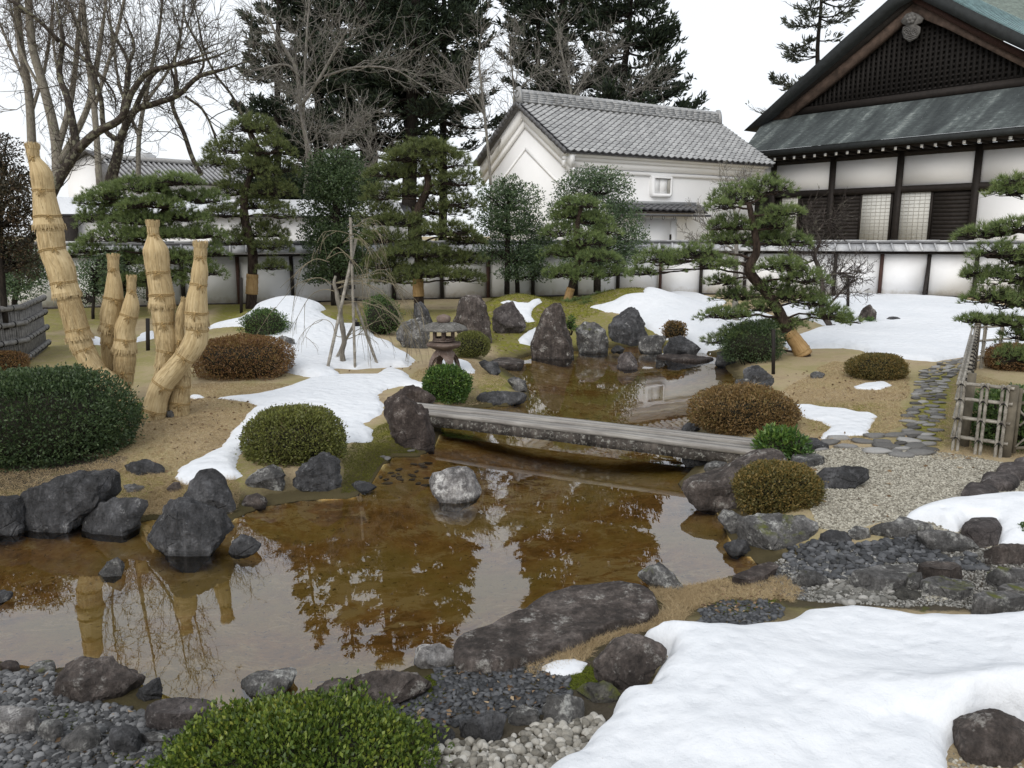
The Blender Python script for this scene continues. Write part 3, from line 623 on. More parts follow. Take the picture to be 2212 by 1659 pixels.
rock('broad low grey rock on the beach below the mottled boulder', [(300, 1515), (390, 1450), (490, 1438), (545, 1490), (450, 1545), (340, 1545)], 'B1', 'grey', mode='flat', h=.12)
rock('dark low rock on the beach close to the leafy near shrub', [(555, 1505), (600, 1455), (690, 1448), (745, 1500), (705, 1555), (600, 1555)], 'B1', 'slate', mode='flat', h=.13)
slab('pale flat stone beside the purplish rock', [(735, 1495), (800, 1468), (905, 1478), (885, 1522), (780, 1545)], 'B1', 'grey', 0.06, (0, 0))
rock('flat stone half under water at the beach edge', [(145, 1145), (200, 1105), (290, 1103), (285, 1152), (200, 1175)], 'B1', 'grey', mode='flat', h=.05, sub=3)
rock('reddish stone at the water edge of the grey pebble beach', [(-10, 1125), (40, 1100), (100, 1105), (105, 1130), (40, 1145)], 'B1', 'red', mode='flat', h=.05, sub=3)
rock('slanting grey rock in the water behind the leafy near shrub', [(-80, 1190), (-30, 1150), (100, 1128), (232, 1108), (277, 1140), (242, 1212), (150, 1262), (40, 1270), (-60, 1250)], 'B2', 'grey', thick=.8)
rock('low dark stone behind the leafy near shrub beside the slanting grey rock', [(330, 1222), (420, 1163), (520, 1163), (585, 1200), (575, 1265), (400, 1290)], 'B2', 'brown', mode='flat', h=.12)
rock('long dark rock with a pale top edge beside the black pebbles', [(578, 1150), (600, 1128), (780, 1113), (885, 1103), (1002, 1140), (1055, 1190), (985, 1245), (900, 1295), (760, 1318), (640, 1275), (578, 1215)], 'B2', 'brown', thick=.7, sub=5)
rock('pale block shaped rock at the tip of the big flat slab', [(915, 1040), (948, 975), (1060, 967), (1192, 1008), (1190, 1062), (1050, 1110), (920, 1105)], 'B2', 'pale', thick=.8, cuts=14)
slab('big flat dark slab lying along the near pond edge', [(985, 1402), (1000, 1374), (1060, 1345), (1130, 1318), (1180, 1290), (1235, 1270), (1330, 1256), (1375, 1266), (1412, 1290), (1422, 1312), (1400, 1340), (1330, 1352), (1260, 1382), (1150, 1428), (1060, 1437), (1000, 1428)], 'P', 'brown', .11, (.03, .0))
rock('dark angular rock beside white pebbles close to the leafy near shrub', [(970, 1445), (1050, 1418), (1150, 1428), (1165, 1485), (1100, 1550), (1000, 1560), (965, 1492)], 'B2', 'slate', thick=.9)
rock('dark blocky rock in the middle of the row edging the white pebbles', [(1178, 1405), (1280, 1350), (1400, 1338), (1458, 1370), (1432, 1465), (1330, 1528), (1230, 1535), (1188, 1475)], 'B2', 'slate', thick=.85, cuts=12)
rock('grey rounded rock edging the white pebbles next to the dark blocky rock', [(1448, 1342), (1520, 1308), (1620, 1318), (1652, 1372), (1602, 1425), (1500, 1435), (1458, 1402)], 'B2', 'grey', thick=.9)
rock('squat dome of rock behind the tip of the flat slab in dry grass', [(625, 570), (690, 510), (770, 503), (850, 548), (892, 612), (882, 645), (760, 660), (670, 610)], 'B3', 'grey', thick=.85)
rock('round brown boulder against the edge of the near snowdrift', [(378, 1065), (420, 1000), (500, 930), (600, 903), (720, 930), (807, 975), (814, 1030), (745, 1060), (705, 1130), (640, 1180), (562, 1235), (500, 1195), (390, 1125)], 'B3', 'brown', sub=5, cuts=5, thick=.85, rough=.14)
rock('low greenish rock tucked under the round brown boulder', [(285, 1245), (360, 1190), (450, 1158), (500, 1178), (558, 1240), (515, 1295), (440, 1315), (330, 1285)], 'B3', 'moss', mode='up', thick=.9)
rock('grey angular rock between white pebbles and greenish rock', [(92, 1325), (140, 1250), (250, 1243), (342, 1290), (335, 1355), (270, 1385), (170, 1437), (108, 1385)], 'B3', 'grey', thick=.9, cuts=13)
rock('leaning pinkish grey boulder between the bridge end and round clipped shrub', [(1465, 1052), (1480, 1030), (1535, 1026), (1585, 998), (1640, 969), (1695, 966), (1714, 1000), (1690, 1040), (1640, 1090), (1570, 1108), (1500, 1085)], 'P', 'brown', thick=.6, sub=5, cuts=8, rough=.16)
rock('small grey rock at the water between leaning boulder and long lichened rock', [(1080, 245), (1110, 205), (1170, 193), (1242, 225), (1235, 305), (1190, 345), (1130, 295)], 'B3', 'grey')
rock('long lichened grey rock below the round clipped shrub', [(1585, 1128), (1612, 1111), (1700, 1108), (1762, 1124), (1777, 1150), (1768, 1188), (1690, 1194), (1600, 1188)], 'P', 'grey', thick=.6, sub=5)
rock('dark knobbly rock at the waterline below the long lichened rock', [(1115, 400), (1170, 353), (1252, 358), (1292, 440), (1235, 465), (1150, 455)], 'B3', 'slate', cuts=12)
rock('wet brown ledge at the mouth of the pebble stream', [(1150, 590), (1240, 545), (1400, 495), (1445, 535), (1360, 585), (1250, 610)], 'B3', 'red', mode='flat', h=.10)
rock('grey mossy rock at the lower end of the black pebble stream', [(210, 665), (260, 613), (350, 628), (412, 670), (395, 715), (300, 728), (218, 705)], 'B4', 'grey')
rock('dark block of rock lying on the pale gravel', [(338, 155), (370, 88), (580, 78), (632, 98), (634, 150), (500, 192), (410, 214), (350, 195)], 'B4', 'slate', thick=.6, cuts=14)
slab('flat slate beneath the fresh green plant at the bridge end', [(225, 30), (350, 12), (395, 40), (340, 70), (230, 76)], 'B4', 'grey', 0.09, (0, 0))
rock('dark low rock at the head of the black pebble stream', [(358, 435), (420, 413), (530, 438), (545, 482), (450, 505), (370, 485)], 'B4', 'slate')
rock('small grey rock wedged at the gravel edge above black pebbles', [(508, 425), (560, 398), (622, 408), (628, 462), (570, 480), (520, 455)], 'B4', 'grey', sub=3)
rock('long flat topped grey rock edging the gravel above the black pebbles', [(606, 402), (650, 370), (780, 358), (900, 360), (972, 380), (935, 408), (850, 425), (845, 465), (700, 475), (630, 462)], 'B4', 'grey', thick=.6, cuts=14)
rock('sloping grey rock beside the stream with a broad flat face', [(858, 425), (950, 413), (1060, 418), (1152, 458), (1184, 500), (1165, 555), (1040, 560), (930, 535), (890, 485)], 'B4', 'grey', thick=.7, cuts=12)
rock('brown block of rock below the lone stepping stone', [(1188, 515), (1250, 485), (1429, 483), (1500, 500), (1500, 620), (1300, 615), (1200, 575)], 'B4', 'brown', thick=.6)
rock('grey rock stacked under the brown block at the photo edge', [(1212, 625), (1260, 604), (1429, 613), (1500, 640), (1500, 715), (1300, 715), (1230, 735)], 'B4', 'grey', thick=.6)
slab('low grey rock between the snowdrift and stacked grey rock', [(1150, 795), (1200, 738), (1330, 738), (1429, 775), (1480, 800), (1429, 822), (1180, 820)], 'B4', 'grey', 0.13, (0, 0))
slab('low flat rock squeezed behind the snowdrift at the photo edge', [(1280, 722), (1429, 698), (1500, 720), (1500, 780), (1330, 742)], 'B4', 'grey', 0.12, (0, 0))
slab('flat wet slab across the lower edge of the black pebbles', [(555, 655), (640, 615), (760, 590), (860, 593), (902, 622), (790, 695), (650, 695)], 'B4', 'grey', 0.08, (0, 0))
slab('rusty edged flat slab beside the black pebbles', [(885, 605), (960, 588), (1060, 598), (1098, 630), (1055, 668), (960, 655), (900, 632)], 'B4', 'brown', 0.1, (0, 0))
rock('small grey knob of rock between the flat slabs', [(798, 685), (830, 643), (892, 638), (914, 700), (902, 745), (820, 728)], 'B4', 'grey', sub=3)
rock('rounded grey stone with moss at the edge of the snowdrift', [(718, 755), (800, 718), (884, 738), (884, 785), (760, 788)], 'B4', 'moss', sub=3)
slab('broad flat grey slab behind the snowdrift crest', [(905, 692), (1000, 658), (1165, 698), (1195, 742), (1100, 765), (960, 725)], 'B4', 'grey', 0.07, (0, 0))
rock('round speckled boulder in a melted hollow of the near snowdrift', [(1028, 1510), (1060, 1450), (1180, 1373), (1300, 1356), (1429, 1415), (1500, 1500), (1440, 1600), (1340, 1630), (1250, 1660), (1130, 1650), (1038, 1590)], 'B4', 'brown', sub=5, cuts=5, rough=.13, thick=.85)
G2 = 'stepping stones across the gravel'
for lab, pt in [('dark stepping stone nearest the gate post', [(1275, 100), (1305, 72), (1400, 63), (1475, 80), (1475, 128), (1300, 124)]), ('dark stepping stone half hidden behind the gate post stone', [(1368, 62), (1429, 43), (1500, 45), (1500, 72), (1420, 78)]),
                ('second dark stepping stone from the gate post', [(1188, 152), (1230, 120), (1340, 130), (1418, 150), (1385, 182), (1220, 187)]), ('dark stepping stone touching the tip of the snow heap', [(1093, 222), (1140, 174), (1270, 188), (1335, 222), (1200, 248)]),
                ('smooth dark stepping stone half enclosed by melting snow', [(1100, 385), (1150, 348), (1290, 348), (1318, 400), (1312, 440), (1220, 445), (1130, 412)])]:
    rock(lab, pt, 'B4', 'purple', mode='flat', h=.13, cuts=3, rough=.10, name='stepping_stone', cat='stepping stone', group=G2)
rock('big brown bridge abutment rock with a flat top', [(868, 1015), (910, 960), (1000, 945), (1150, 1025), (1195, 1060), (1200, 1150), (1252, 1240), (1235, 1295), (1150, 1345), (1060, 1355), (980, 1285), (900, 1175), (868, 1090)], '6', 'red', sub=5, cuts=10, thick=.7)
rock('dark rock behind the bridge abutment beside the bright green shrub', [(920, 985), (960, 950), (1030, 895), (1085, 886), (1200, 945), (1240, 990), (1150, 1040), (1020, 1010)], '6', 'red', thick=.6)
rock('small whitish stone at the far bridge end', [(1140, 1000), (1165, 982), (1215, 985), (1228, 1010), (1180, 1020)], '6', 'pale', sub=3)
rock('pale mottled round boulder standing alone in the pond', [(920, 1042), (933, 1022), (975, 1007), (1008, 1005), (1024, 1018), (1042, 1058), (1032, 1077), (990, 1089), (955, 1083), (925, 1062)], 'P', 'pale', thick=.85, sub=5, cuts=7, rough=.13)
rock('grey speckled rock beneath the round olive shrub', [(-30, 1530), (0, 1490), (60, 1448), (150, 1418), (235, 1460), (255, 1565), (180, 1618), (60, 1606), (0, 1580)], '6', 'grey')
rock('smooth black rock beneath the round olive shrub', [(245, 1575), (330, 1420), (480, 1338), (562, 1358), (614, 1420), (615, 1565), (560, 1618), (400, 1630), (300, 1628)], '6', 'slate', sub=5, cuts=8)
rock('low black rock at the waterline beside the mossy slope', [(625, 1580), (700, 1538), (800, 1548), (858, 1582), (760, 1608), (650, 1608)], '6', 'slate')
rock('pale crusted stone at the waterline below the grey speckled rock', [(1255, 292), (1275, 245), (1340, 223), (1392, 258), (1392, 300), (1300, 305)], 'B1', 'brown', sub=3)
rock('lichened grey boulder behind the stone lantern', [(955, 550), (1000, 478), (1080, 448), (1150, 436), (1205, 500), (1195, 600), (1192, 650), (1100, 665), (1015, 625)], '6', 'grey', thick=.8)
rock('small dark pointed rock behind the lichened grey boulder', [(1078, 440), (1090, 350), (1140, 338), (1192, 410), (1225, 480), (1160, 520), (1090, 500)], '6', 'slate')
rock('tall dome topped brown rock behind the lantern', [(1345, 470), (1368, 330), (1410, 284), (1520, 284), (1572, 350), (1602, 480), (1622, 600), (1600, 640), (1450, 600), (1370, 560)], '6', 'brown', thick=.7, sub=5)
rock('squat purple brown rock next to the dome topped rock', [(1598, 455), (1618, 390), (1690, 343), (1742, 343), (1828, 450), (1835, 505), (1790, 550), (1660, 570), (1608, 510)], '6', 'purple', thick=.8)
rock('low shore rock at the pond corner near the lantern', [(1515, 748), (1560, 735), (1640, 742), (1665, 810), (1620, 832), (1565, 800)], '6', 'slate', sub=3)
rock('flat shore rock behind the low lantern side shore rock', [(1555, 715), (1600, 692), (1740, 698), (1830, 712), (1800, 745), (1600, 748)], '6', 'brown', mode='flat', h=.12, sub=3)
rock('rounded grey stone on the lawn tip reaching into the pond', [(38, 855), (80, 838), (125, 840), (172, 868), (194, 930), (120, 945), (68, 895)], '7', 'grey')
rock('small knobbly dark stone edging the lawn tip', [(1500, 985), (1530, 950), (1562, 938), (1602, 960), (1595, 1005), (1530, 1018)], '6', 'slate', sub=3)
rock('long low dark rock edging the lawn tip', [(-240, 1015), (-190, 985), (-100, 950), (40, 930), (180, 940), (192, 965), (180, 1005), (60, 1038), (-100, 1038)], '7', 'slate', thick=.5)
rock('grey rock peeping out beside the oval clipped hedge', [(170, 600), (230, 568), (292, 590), (305, 655), (250, 670), (190, 650)], '6', 'grey', sub=3)
rock('tallest standing rock at the far pond edge', [(195, 640), (220, 560), (250, 480), (280, 400), (335, 338), (402, 333), (432, 400), (452, 520), (492, 600), (508, 700), (460, 732), (270, 748), (205, 705)], '7', 'brown', thick=.7, sub=5, cuts=12)
rock('grey rock leaning beside the tallest standing rock', [(497, 520), (560, 473), (640, 473), (692, 520), (724, 600), (725, 685), (640, 702), (520, 680)], '7', 'grey', thick=.8)
rock('pointed dark rock before the broad snow field', [(705, 490), (780, 430), (870, 372), (912, 388), (962, 480), (995, 560), (960, 615), (840, 655), (750, 625), (715, 550)], '7', 'slate', thick=.7, sub=5, cuts=12)
rock('grey lichened rock between the pointed rock and the tiny orange shrub', [(905, 640), (935, 570), (1050, 556), (1115, 580), (1080, 640), (1070, 690), (930, 682)], '7', 'grey')
rock('dark rock carrying the tiny orange shrub', [(1070, 655), (1120, 578), (1200, 563), (1290, 608), (1335, 645), (1290, 702), (1180, 708), (1080, 690)], '7', 'slate')
rock('small rounded rock standing in the far pond', [(765, 775), (778, 710), (820, 673), (882, 678), (918, 740), (914, 790), (830, 800)], '7', 'purple')
rock('small dark stone between the grey and pointed rocks at the waterline', [(735, 660), (780, 628), (832, 655), (815, 680), (745, 682)], '7', 'slate', sub=3)
slab('thin reddish slab at the far waterline', [(1040, 702), (1100, 686), (1300, 700), (1420, 716), (1330, 740), (1180, 730)], '7', 'red', 0.05, (0, 0))
rock('dark rock in the shade under the leaning pine', [(1422, 755), (1440, 680), (1500, 655), (1562, 700), (1565, 780), (1470, 785)], '7', 'slate')
rock('lichened grey rock at the pond corner below the leaning pine', [(1525, 910), (1560, 858), (1640, 848), (1685, 890), (1665, 935), (1560, 945)], '7', 'grey')
rock('black rock under the low boughs of the leaning pine', [(-60, 1050), (-40, 960), (10, 940), (62, 930), (125, 980), (158, 1005), (100, 1055)], '8', 'slate')
rock('low edging stone on the bank below the leaning pine', [(15, 1085), (60, 1055), (110, 1035), (162, 1008), (160, 1045), (60, 1100)], '8', 'slate', sub=3)
rock('dark rock at the pond edge under the red azalea', [(1200, 1190), (1238, 1143), (1312, 1143), (1335, 1190), (1312, 1218), (1212, 1208)], '7', 'slate')
rock('grey rock in the shade under the near end of the bridge', [(1335, 1450), (1370, 1415), (1430, 1398), (1512, 1408), (1525, 1475), (1400, 1490)], '7', 'grey')
rock('black rock supporting the near end of the bridge', [(1195, 1395), (1212, 1350), (1300, 1360), (1420, 1400), (1340, 1440), (1230, 1430)], '7', 'slate')
rock('pointed brown rock rising from the largest snow field', [(712, 620), (738, 560), (785, 520), (798, 522), (832, 560), (848, 615), (825, 670), (720, 672)], '8', 'brown')
rock('low smooth rock half sunk in the largest snow field', [(880, 635), (920, 605), (990, 610), (1045, 648), (950, 665), (895, 662)], '8', 'slate', sub=3)
rock('small leaning stone at the edge of the largest snow field', [(496, 695), (530, 658), (575, 660), (545, 695)], '8', 'brown', sub=3)
rock('low flat stone on the lawn beside the brown shrub', [(398, 985), (440, 972), (500, 983), (485, 1006), (402, 1004)], '8', 'grey', mode='flat', h=.08, sub=3)
slab('flat dark slab beside the bridge end and lawn snow', [(320, 1412), (450, 1408), (514, 1460), (400, 1484), (325, 1464)], '8', 'slate', 0.08, (0, 0))
rock('small grey stone at the foot of the straw wrapped trunks', [(1100, 1270), (1112, 1235), (1140, 1225), (1160, 1250), (1150, 1285)], '5', 'grey', sub=3)
# ------------------------------------------------------------------ building materials
from mathutils import Matrix
t = NT('white_plaster'); c = t.coord('Object'); n = t.noise(c, 1.2, 6, .6); n2 = t.noise(c, 30, 3, .6)
M['plaster'] = t.bsdf(t.ramp(n, [(.3, (.85, .85, .855)), (.7, (.88, .88, .885))]), .85, t.bump(n2, .12, .01), .2)
t = NT('garden_wall_plaster'); c = t.coord('Object'); n = t.noise(c, 1.6, 6, .62); n2 = t.noise(c, 30, 3, .6)
z_ = t.n('SeparateXYZ', i_0=t.pos()).outputs[2]
col = t.ramp(n, [(.3, (.80, .80, .805)), (.7, (.86, .86, .865))])
st = t.ramp(t.math('ADD', z_, t.math('MULTIPLY', t.noise(c, 5, 5, .6), .5)), [(.62, .75), (.95, 0.0)])           # rain splash along the foot
M['plaster_old'] = t.bsdf(t.mix(st, col, (.42, .36, .26)), .9, t.bump(n2, .15, .01), .15)
M['beam'] = plain('dark_stained_timber', (.018, .014, .012), .7, .35, 5, .2)
M['board'] = plain('dark_board', (.021, .017, .015), .75, .35, 7, .25)
M['board_red'] = plain('reddish_timber', (.055, .028, .022), .8, .3, 8, .2)
M['lattice'] = plain('black_lattice_timber', (.011, .009, .008), .8, .3, 8, .2)
M['barge'] = plain('weathered_bargeboard', (.095, .066, .052), .85, .5, 2.5, .3)
M['paper'] = plain('shoji_paper', (.60, .60, .57), .9, .04, 3)
M['shoji_bar'] = plain('shoji_bars', (.40, .39, .36), .8, .1, 9)
M['rafter_end'] = plain('white_rafter_ends', (.75, .75, .74), .8, .04, 9)
M['gegyo'] = plain('grey_carved_wood', (.14, .135, .13), .8, .35, 9, .3)
t = NT('silver_roof_tile'); g = t.n('ObjectInfo').outputs['Random']; c = t.coord('Object'); n = t.noise(c, 9, 5, .6); gi = t.n('NewGeometry').outputs['Random Per Island']
f = t.math('ADD', t.math('MULTIPLY', t.math('ADD', g, gi), .30), t.math('MULTIPLY', n, .5))
M['tile'] = t.bsdf(t.ramp(f, [(.25, (.19, .195, .20)), (.5, (.29, .295, .30)), (.8, (.40, .405, .41))]), .42, t.bump(n, .2, .004), .5)
M['tile_lip'] = plain('shadowed_tile_lip', (.055, .055, .06), .7, .2, 8, .0, .3)  # dark colour paints the shadow line below each tile row
M['tile_edge'] = plain('dark_roof_tile_edge', (.10, .10, .105), .55, .3, 6, .1, .5)
t = NT('wall_roof_tile'); g = t.n('ObjectInfo').outputs['Random']; n = t.noise(t.coord('Object'), 5, 6, .65)
M['walltile'] = t.bsdf(t.ramp(t.math('ADD', t.math('MULTIPLY', g, .4), t.math('MULTIPLY', n, .6)), [(.25, (.26, .265, .275)), (.5, (.40, .405, .415)), (.75, (.54, .545, .55))]), .5, None, .45)
t = NT('copper_shingle_roof'); uv = t.coord('UV', (1, 1, 1)); m_ = t.n('Mapping', i_0=uv); m_.inputs['Scale'].default_value = (.8, .10, 1)
s1 = t.noise(m_.outputs[0], 1.3, 6, .62, .3); n = t.noise(t.coord('Object'), 9, 5, .6); m2 = t.n('Mapping', i_0=uv); m2.inputs['Scale'].default_value = (3, 14, 1); s2 = t.noise(m2.outputs[0], 1.0, 3)
col = t.ramp(t.math('ADD', t.math('MULTIPLY', s1, .7), t.math('MULTIPLY', s2, .3)), [(.38, (.026, .032, .034)), (.50, (.055, .066, .067)), (.57, (.10, .118, .117)), (.64, (.24, .265, .255))])
M['copper'] = t.bsdf(col, .6, t.bump(n, .3, .01), .4)
M['teal'] = plain('verdigris_copper', (.17, .26, .27), .55, .3, 4, .1, .4)
M['mossroof'] = plain('mossy_copper', (.135, .165, .145), .8, .35, 5, .2)
M['roof_edge'] = plain('dark_roof_edge', (.022, .025, .026), .75, .3, 4, .2)
M['iron'] = plain('grey_ironwork', (.10, .10, .105), .5, .2, 9)

# ------------------------------------------------------------------ storehouse (kura)
KA = at(1223, 470, 38.0); KB = at(1628, 480, 45.0)
K = Frame(KA, (KB - KA)[:2]); KL = float(np.hypot(*(KB - KA)[:2])); KW = 7.0
kz = lambda x, y, n=0.0: K.pix(*P([(x, y)], 'A3')[0], n)
Z0 = .35
z_belt = kz(800, 1135)[1]; z_eave = kz(900, 1035, .62)[1]
kroot = thing('storehouse', 'white plastered storehouse with grey tiled gable roof behind the garden wall', 'storehouse', K.p(KL / 2, -KW / 2, Z0))
z_ridge = on_plane(*P([(165, 690)], 'A3')[0], K.p(0, -KW / 2, 0), K.n)[2]
slope = (z_ridge - z_eave) / (KW / 2 + .68); ang = math.atan(slope)
rz = lambda n: z_ridge - slope * abs(n + KW / 2)              # roof surface height over outward offset n
mb = MB()                                                     # body with gable ends
prof = [(0, Z0), (0, rz(0) - .25), (-KW / 2, z_ridge - .25), (-KW, rz(-KW) - .25), (-KW, Z0)]
prism(mb, [K.p(0, n, z) for n, z in prof], K.a * KL); mb.obj('wall', M['plaster'], kroot)
mb = MB(); K.box(mb, -.06, KL + .06, 0.001, .10, z_belt - .17, z_belt); mb.obj('string_course', M['plaster'], kroot)
for nm, pf in (('cove', [(0.0, z_belt + .02), (.10, z_belt + .05), (.24, z_eave - .42), (.24, z_eave - .34), (0, z_eave - .30)]), ('eave_moulding', [(0, z_eave - .338), (.34, z_eave - .338), (.34, z_eave - .17), (0, z_eave - .17)]), ('eave_moulding', [(0, z_eave - .166), (.56, z_eave - .166), (.58, z_eave - .02), (0, z_eave + .12)])):
    mb = MB(); prism(mb, [K.p(-.30, n, z) for n, z in pf], K.a * (KL + .6)); mb.obj(nm, M['plaster'], kroot)
def gable_band(nm, d0, d1, e, mat=M['plaster']):              # raking bands parallel to the roof line, proud of the gable
    mb = MB(); zr = lambda n, d: rz(n) - d / math.cos(ang)
    for side in (0, 1):
        nn = [.62, -KW / 2] if side == 0 else [-KW / 2, -KW - .62]
        q = [(nn[0], zr(nn[0], d0)), (nn[1], zr(nn[1], d0)), (nn[1], zr(nn[1], d1)), (nn[0], zr(nn[0], d1))]
        prism(mb, [K.p(0.0, n, z) for n, z in q], -K.a * e)
    mb.obj(nm, mat, kroot)
gable_band('gable_moulding', .09, .62, .24); gable_band('gable_moulding', .62, .95, .10)
gable_band('gable_moulding', 1.75, 1.88, .04)
mb = MB()
for sgn in (1, -1):                                           # roof boarding
    q = [K.p(-.55, -KW / 2, z_ridge - .03), K.p(KL + .55, -KW / 2, z_ridge - .03), K.p(KL + .55, -KW / 2 + sgn * (KW / 2 + .68), z_eave - .03), K.p(-.55, -KW / 2 + sgn * (KW / 2 + .68), z_eave - .03)]
    prism(mb, q, (0, 0, -.06))
mb.obj('roof_deck', M['tile_edge'], kroot)
def pantile(w, l, th=.022, wave=.10):
    xs = np.linspace(-.52, .52, 7); zt = np.array([.55, .30, -.05, -.28, -.12, .45, .85]) * wave
    mb = MB(); up = np.stack([xs * w, np.full(7, -l * .5), zt], 1); lo = np.stack([xs * w, np.full(7, l * .62), zt + .06], 1); lb = lo - [0, 0, .09]
    v = np.concatenate([up, lo, lb]); i = np.arange(6)
    mb.add(v, np.concatenate([np.stack([i, i + 7, i + 8, i + 1], 1), np.stack([i + 7, i + 14, i + 15, i + 8], 1), [[6, 13, 20, 6][:4]]])) if False else mb.add(v, np.concatenate([np.stack([i, i + 1, i + 8, i + 7], 1), np.stack([i + 7, i + 8, i + 15, i + 14], 1)]))
    return mb
def tile_roof(root, org, ax, down, nrm, ncol, nrow, cw, rl, limit, name='roof_tile', mat=None, wave=.10):
    """pantiles laid on a slope: nearest ones are objects, the rest one joined part"""
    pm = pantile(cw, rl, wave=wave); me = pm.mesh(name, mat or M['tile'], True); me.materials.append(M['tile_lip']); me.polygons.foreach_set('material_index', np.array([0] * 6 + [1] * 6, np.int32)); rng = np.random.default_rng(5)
    B = np.stack([ax, down, nrm], 1); spots = []
    for c_ in range(ncol):
        for r_ in range(nrow):
            spots.append(org + ax * (c_ + .5) * cw + down * (r_ + .5) * rl + nrm * (.03 + rng.uniform(-.006, .006)))
    spots.sort(key=lambda q: np.linalg.norm(q - EYE)); rest = MB(); v0 = np.concatenate(pm.v); f0 = [f for f in pm.f]
    for k_, q in enumerate(spots):
        if k_ < limit:
            o = bpy.data.objects.new(name, me); COL.objects.link(o); o.parent = root
            o.matrix_basis = Matrix([[*B[0], q[0] - root.location[0]], [*B[1], q[1] - root.location[1]], [*B[2], q[2] - root.location[2]], [0, 0, 0, 1]])
        else:
            b = rest.n; rest.v.append(v0 @ B.T + q); rest.uv.append(np.zeros((len(v0), 2))); rest.f += [f + b for f in f0]; rest.n += len(v0)
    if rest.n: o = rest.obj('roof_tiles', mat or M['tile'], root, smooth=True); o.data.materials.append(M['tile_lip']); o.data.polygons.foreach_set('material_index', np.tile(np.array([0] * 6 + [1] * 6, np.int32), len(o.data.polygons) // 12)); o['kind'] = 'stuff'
dn = unit(K.n * math.cos(ang) - np.array([0, 0, 1.]) * math.sin(ang)); nr = unit(K.n * math.sin(ang) + np.array([0, 0, 1.]) * math.cos(ang))
SL = (KW / 2 + .68) / math.cos(ang); NC, NRW = 34, 15
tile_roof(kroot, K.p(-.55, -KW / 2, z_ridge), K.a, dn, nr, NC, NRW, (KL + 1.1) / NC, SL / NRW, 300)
mb = MB()                                                     # verge tiles along the near gable edge
for k_ in range(16):
    for sgn in (1, -1):
        p0 = K.p(-.58, -KW / 2 + sgn * (k_ + .5) / 16 * (KW / 2 + .68), z_ridge - slope * (k_ + .5) / 16 * (KW / 2 + .68) - .02)
        d_ = unit(sgn * K.n * math.cos(ang) - np.array([0, 0, 1.]) * math.sin(ang)); box3(mb, p0, K.a * .05, d_ * (SL / 16 * .53), unit(np.cross(d_, K.a)) * (.085 + .02 * (k_ % 2)))
mb.obj('verge_tiles', M['tile_edge'], kroot)
mb = MB(); rng = np.random.default_rng(3)                     # ridge: stacked flat tiles and round caps
for r_ in range(5):
    u = -.35
    while u < KL + .35:
        w_ = rng.uniform(.42, .55); u1 = min(u + w_, KL + .38); n_ = .20 - .012 * r_ + rng.uniform(-.008, .008)
        K.box(mb, u + .006, u1 - .006, -KW / 2 - n_, -KW / 2 + n_, z_ridge + .06 + r_ * .10, z_ridge + .152 + r_ * .10); u = u1
o = mb.obj('ridge_courses', M['tile'], kroot); o['kind'] = 'stuff'
capm = MB(); aa = np.linspace(0, np.pi, 7); v = [[x, .13 * math.cos(q) * s_, .13 * math.sin(q) * s_] for x, s_ in ((-.17, 1.0), (.15, 1.0), (.17, 1.12)) for q in aa]
i = np.arange(6); capm.add(v, np.concatenate([np.stack([i + 7 * r_, i + 1 + 7 * r_, i + 8 + 7 * r_, i + 7 + 7 * r_], 1) for r_ in (0, 1)]))
cme = capm.mesh('ridge_cap', M['tile'], True)
for k_ in range(int((KL + .7) / .34)):
    q = K.p(-.3 + .34 * k_ + .17, -KW / 2, z_ridge + .555) - np.array(kroot.location)
    o = bpy.data.objects.new('ridge_cap', cme); COL.objects.link(o); o.parent = kroot
    o.matrix_basis = Matrix([[K.a[0], -K.a[1], 0, q[0]], [K.a[1], K.a[0], 0, q[1]], [0, 0, 1, q[2]], [0, 0, 0, 1]])
for u_, nm in ((-.48, 'ridge_end_ornament'), (KL + .42, 'ridge_end_ornament')):
    mb = MB(); pf = [(-.30, -.02), (-.27, .35), (-.20, .62), (-.10, .78), (.10, .78), (.20, .62), (.27, .35), (.30, -.02)]
    prism(mb, [K.p(u_, -KW / 2 + a_, z_ridge + b_) for a_, b_ in pf], K.a * .12); o = mb.obj(nm, M['tile'], kroot)
    if u_ < 0:
        mb = MB(); th = np.linspace(0, 2 * np.pi, 21); tube(mb, [K.p(u_ - .02, -KW / 2 + .17 * math.cos(q), z_ridge + .46 + .17 * math.sin(q)) for q in th], .03, 5, False)
        mb.obj('roundel', M['tile'], o); 
        for ch in o.children: ch.location = (0, 0, 0)
# window with bevelled plaster frame and shutter
u0, zw1 = kz(992, 1165); u1, zw0 = kz(1128, 1312); a0, b1 = kz(1017, 1182); a1, b0 = kz(1120, 1287)
mb = MB(); cb = .14
outer = [(u0 + cb * .3, zw1), (u1 - cb * .3, zw1), (u1, zw1 - cb * .3), (u1, zw0 + cb), (u1 - cb, zw0), (u0 + cb, zw0), (u0, zw0 + cb), (u0, zw1 - cb * .3)]
inner = [(a0, b1), (a1, b1), (a1, b1), (a1, b0), (a1, b0), (a0, b0), (a0, b0), (a0, b1)]
vo = [K.p(u, .16, z) for u, z in outer] + [K.p(u, .16, z) for u, z in inner] + [K.p(u - .0, .0, z) for u, z in outer] + [K.p(u, .012, z) for u, z in inner]
i = np.arange(8); j = (i + 1) % 8
mb.add(vo, np.concatenate([np.stack([i, j, j + 8, i + 8], 1), np.stack([i + 16, j + 16, j, i], 1), np.stack([i + 8, j + 8, j + 24, i + 24], 1)])[:, ::-1])
wf = mb.obj('window', M['plaster'], kroot)
mb = MB(); um = (a0 + a1) / 2 - .12; K.box(mb, a0 + .02, um - .008, .004, .04, b0 + .02, b1 - .02); o = mb.obj('shutter', M['plaster'], wf); o.location = (0, 0, 0)
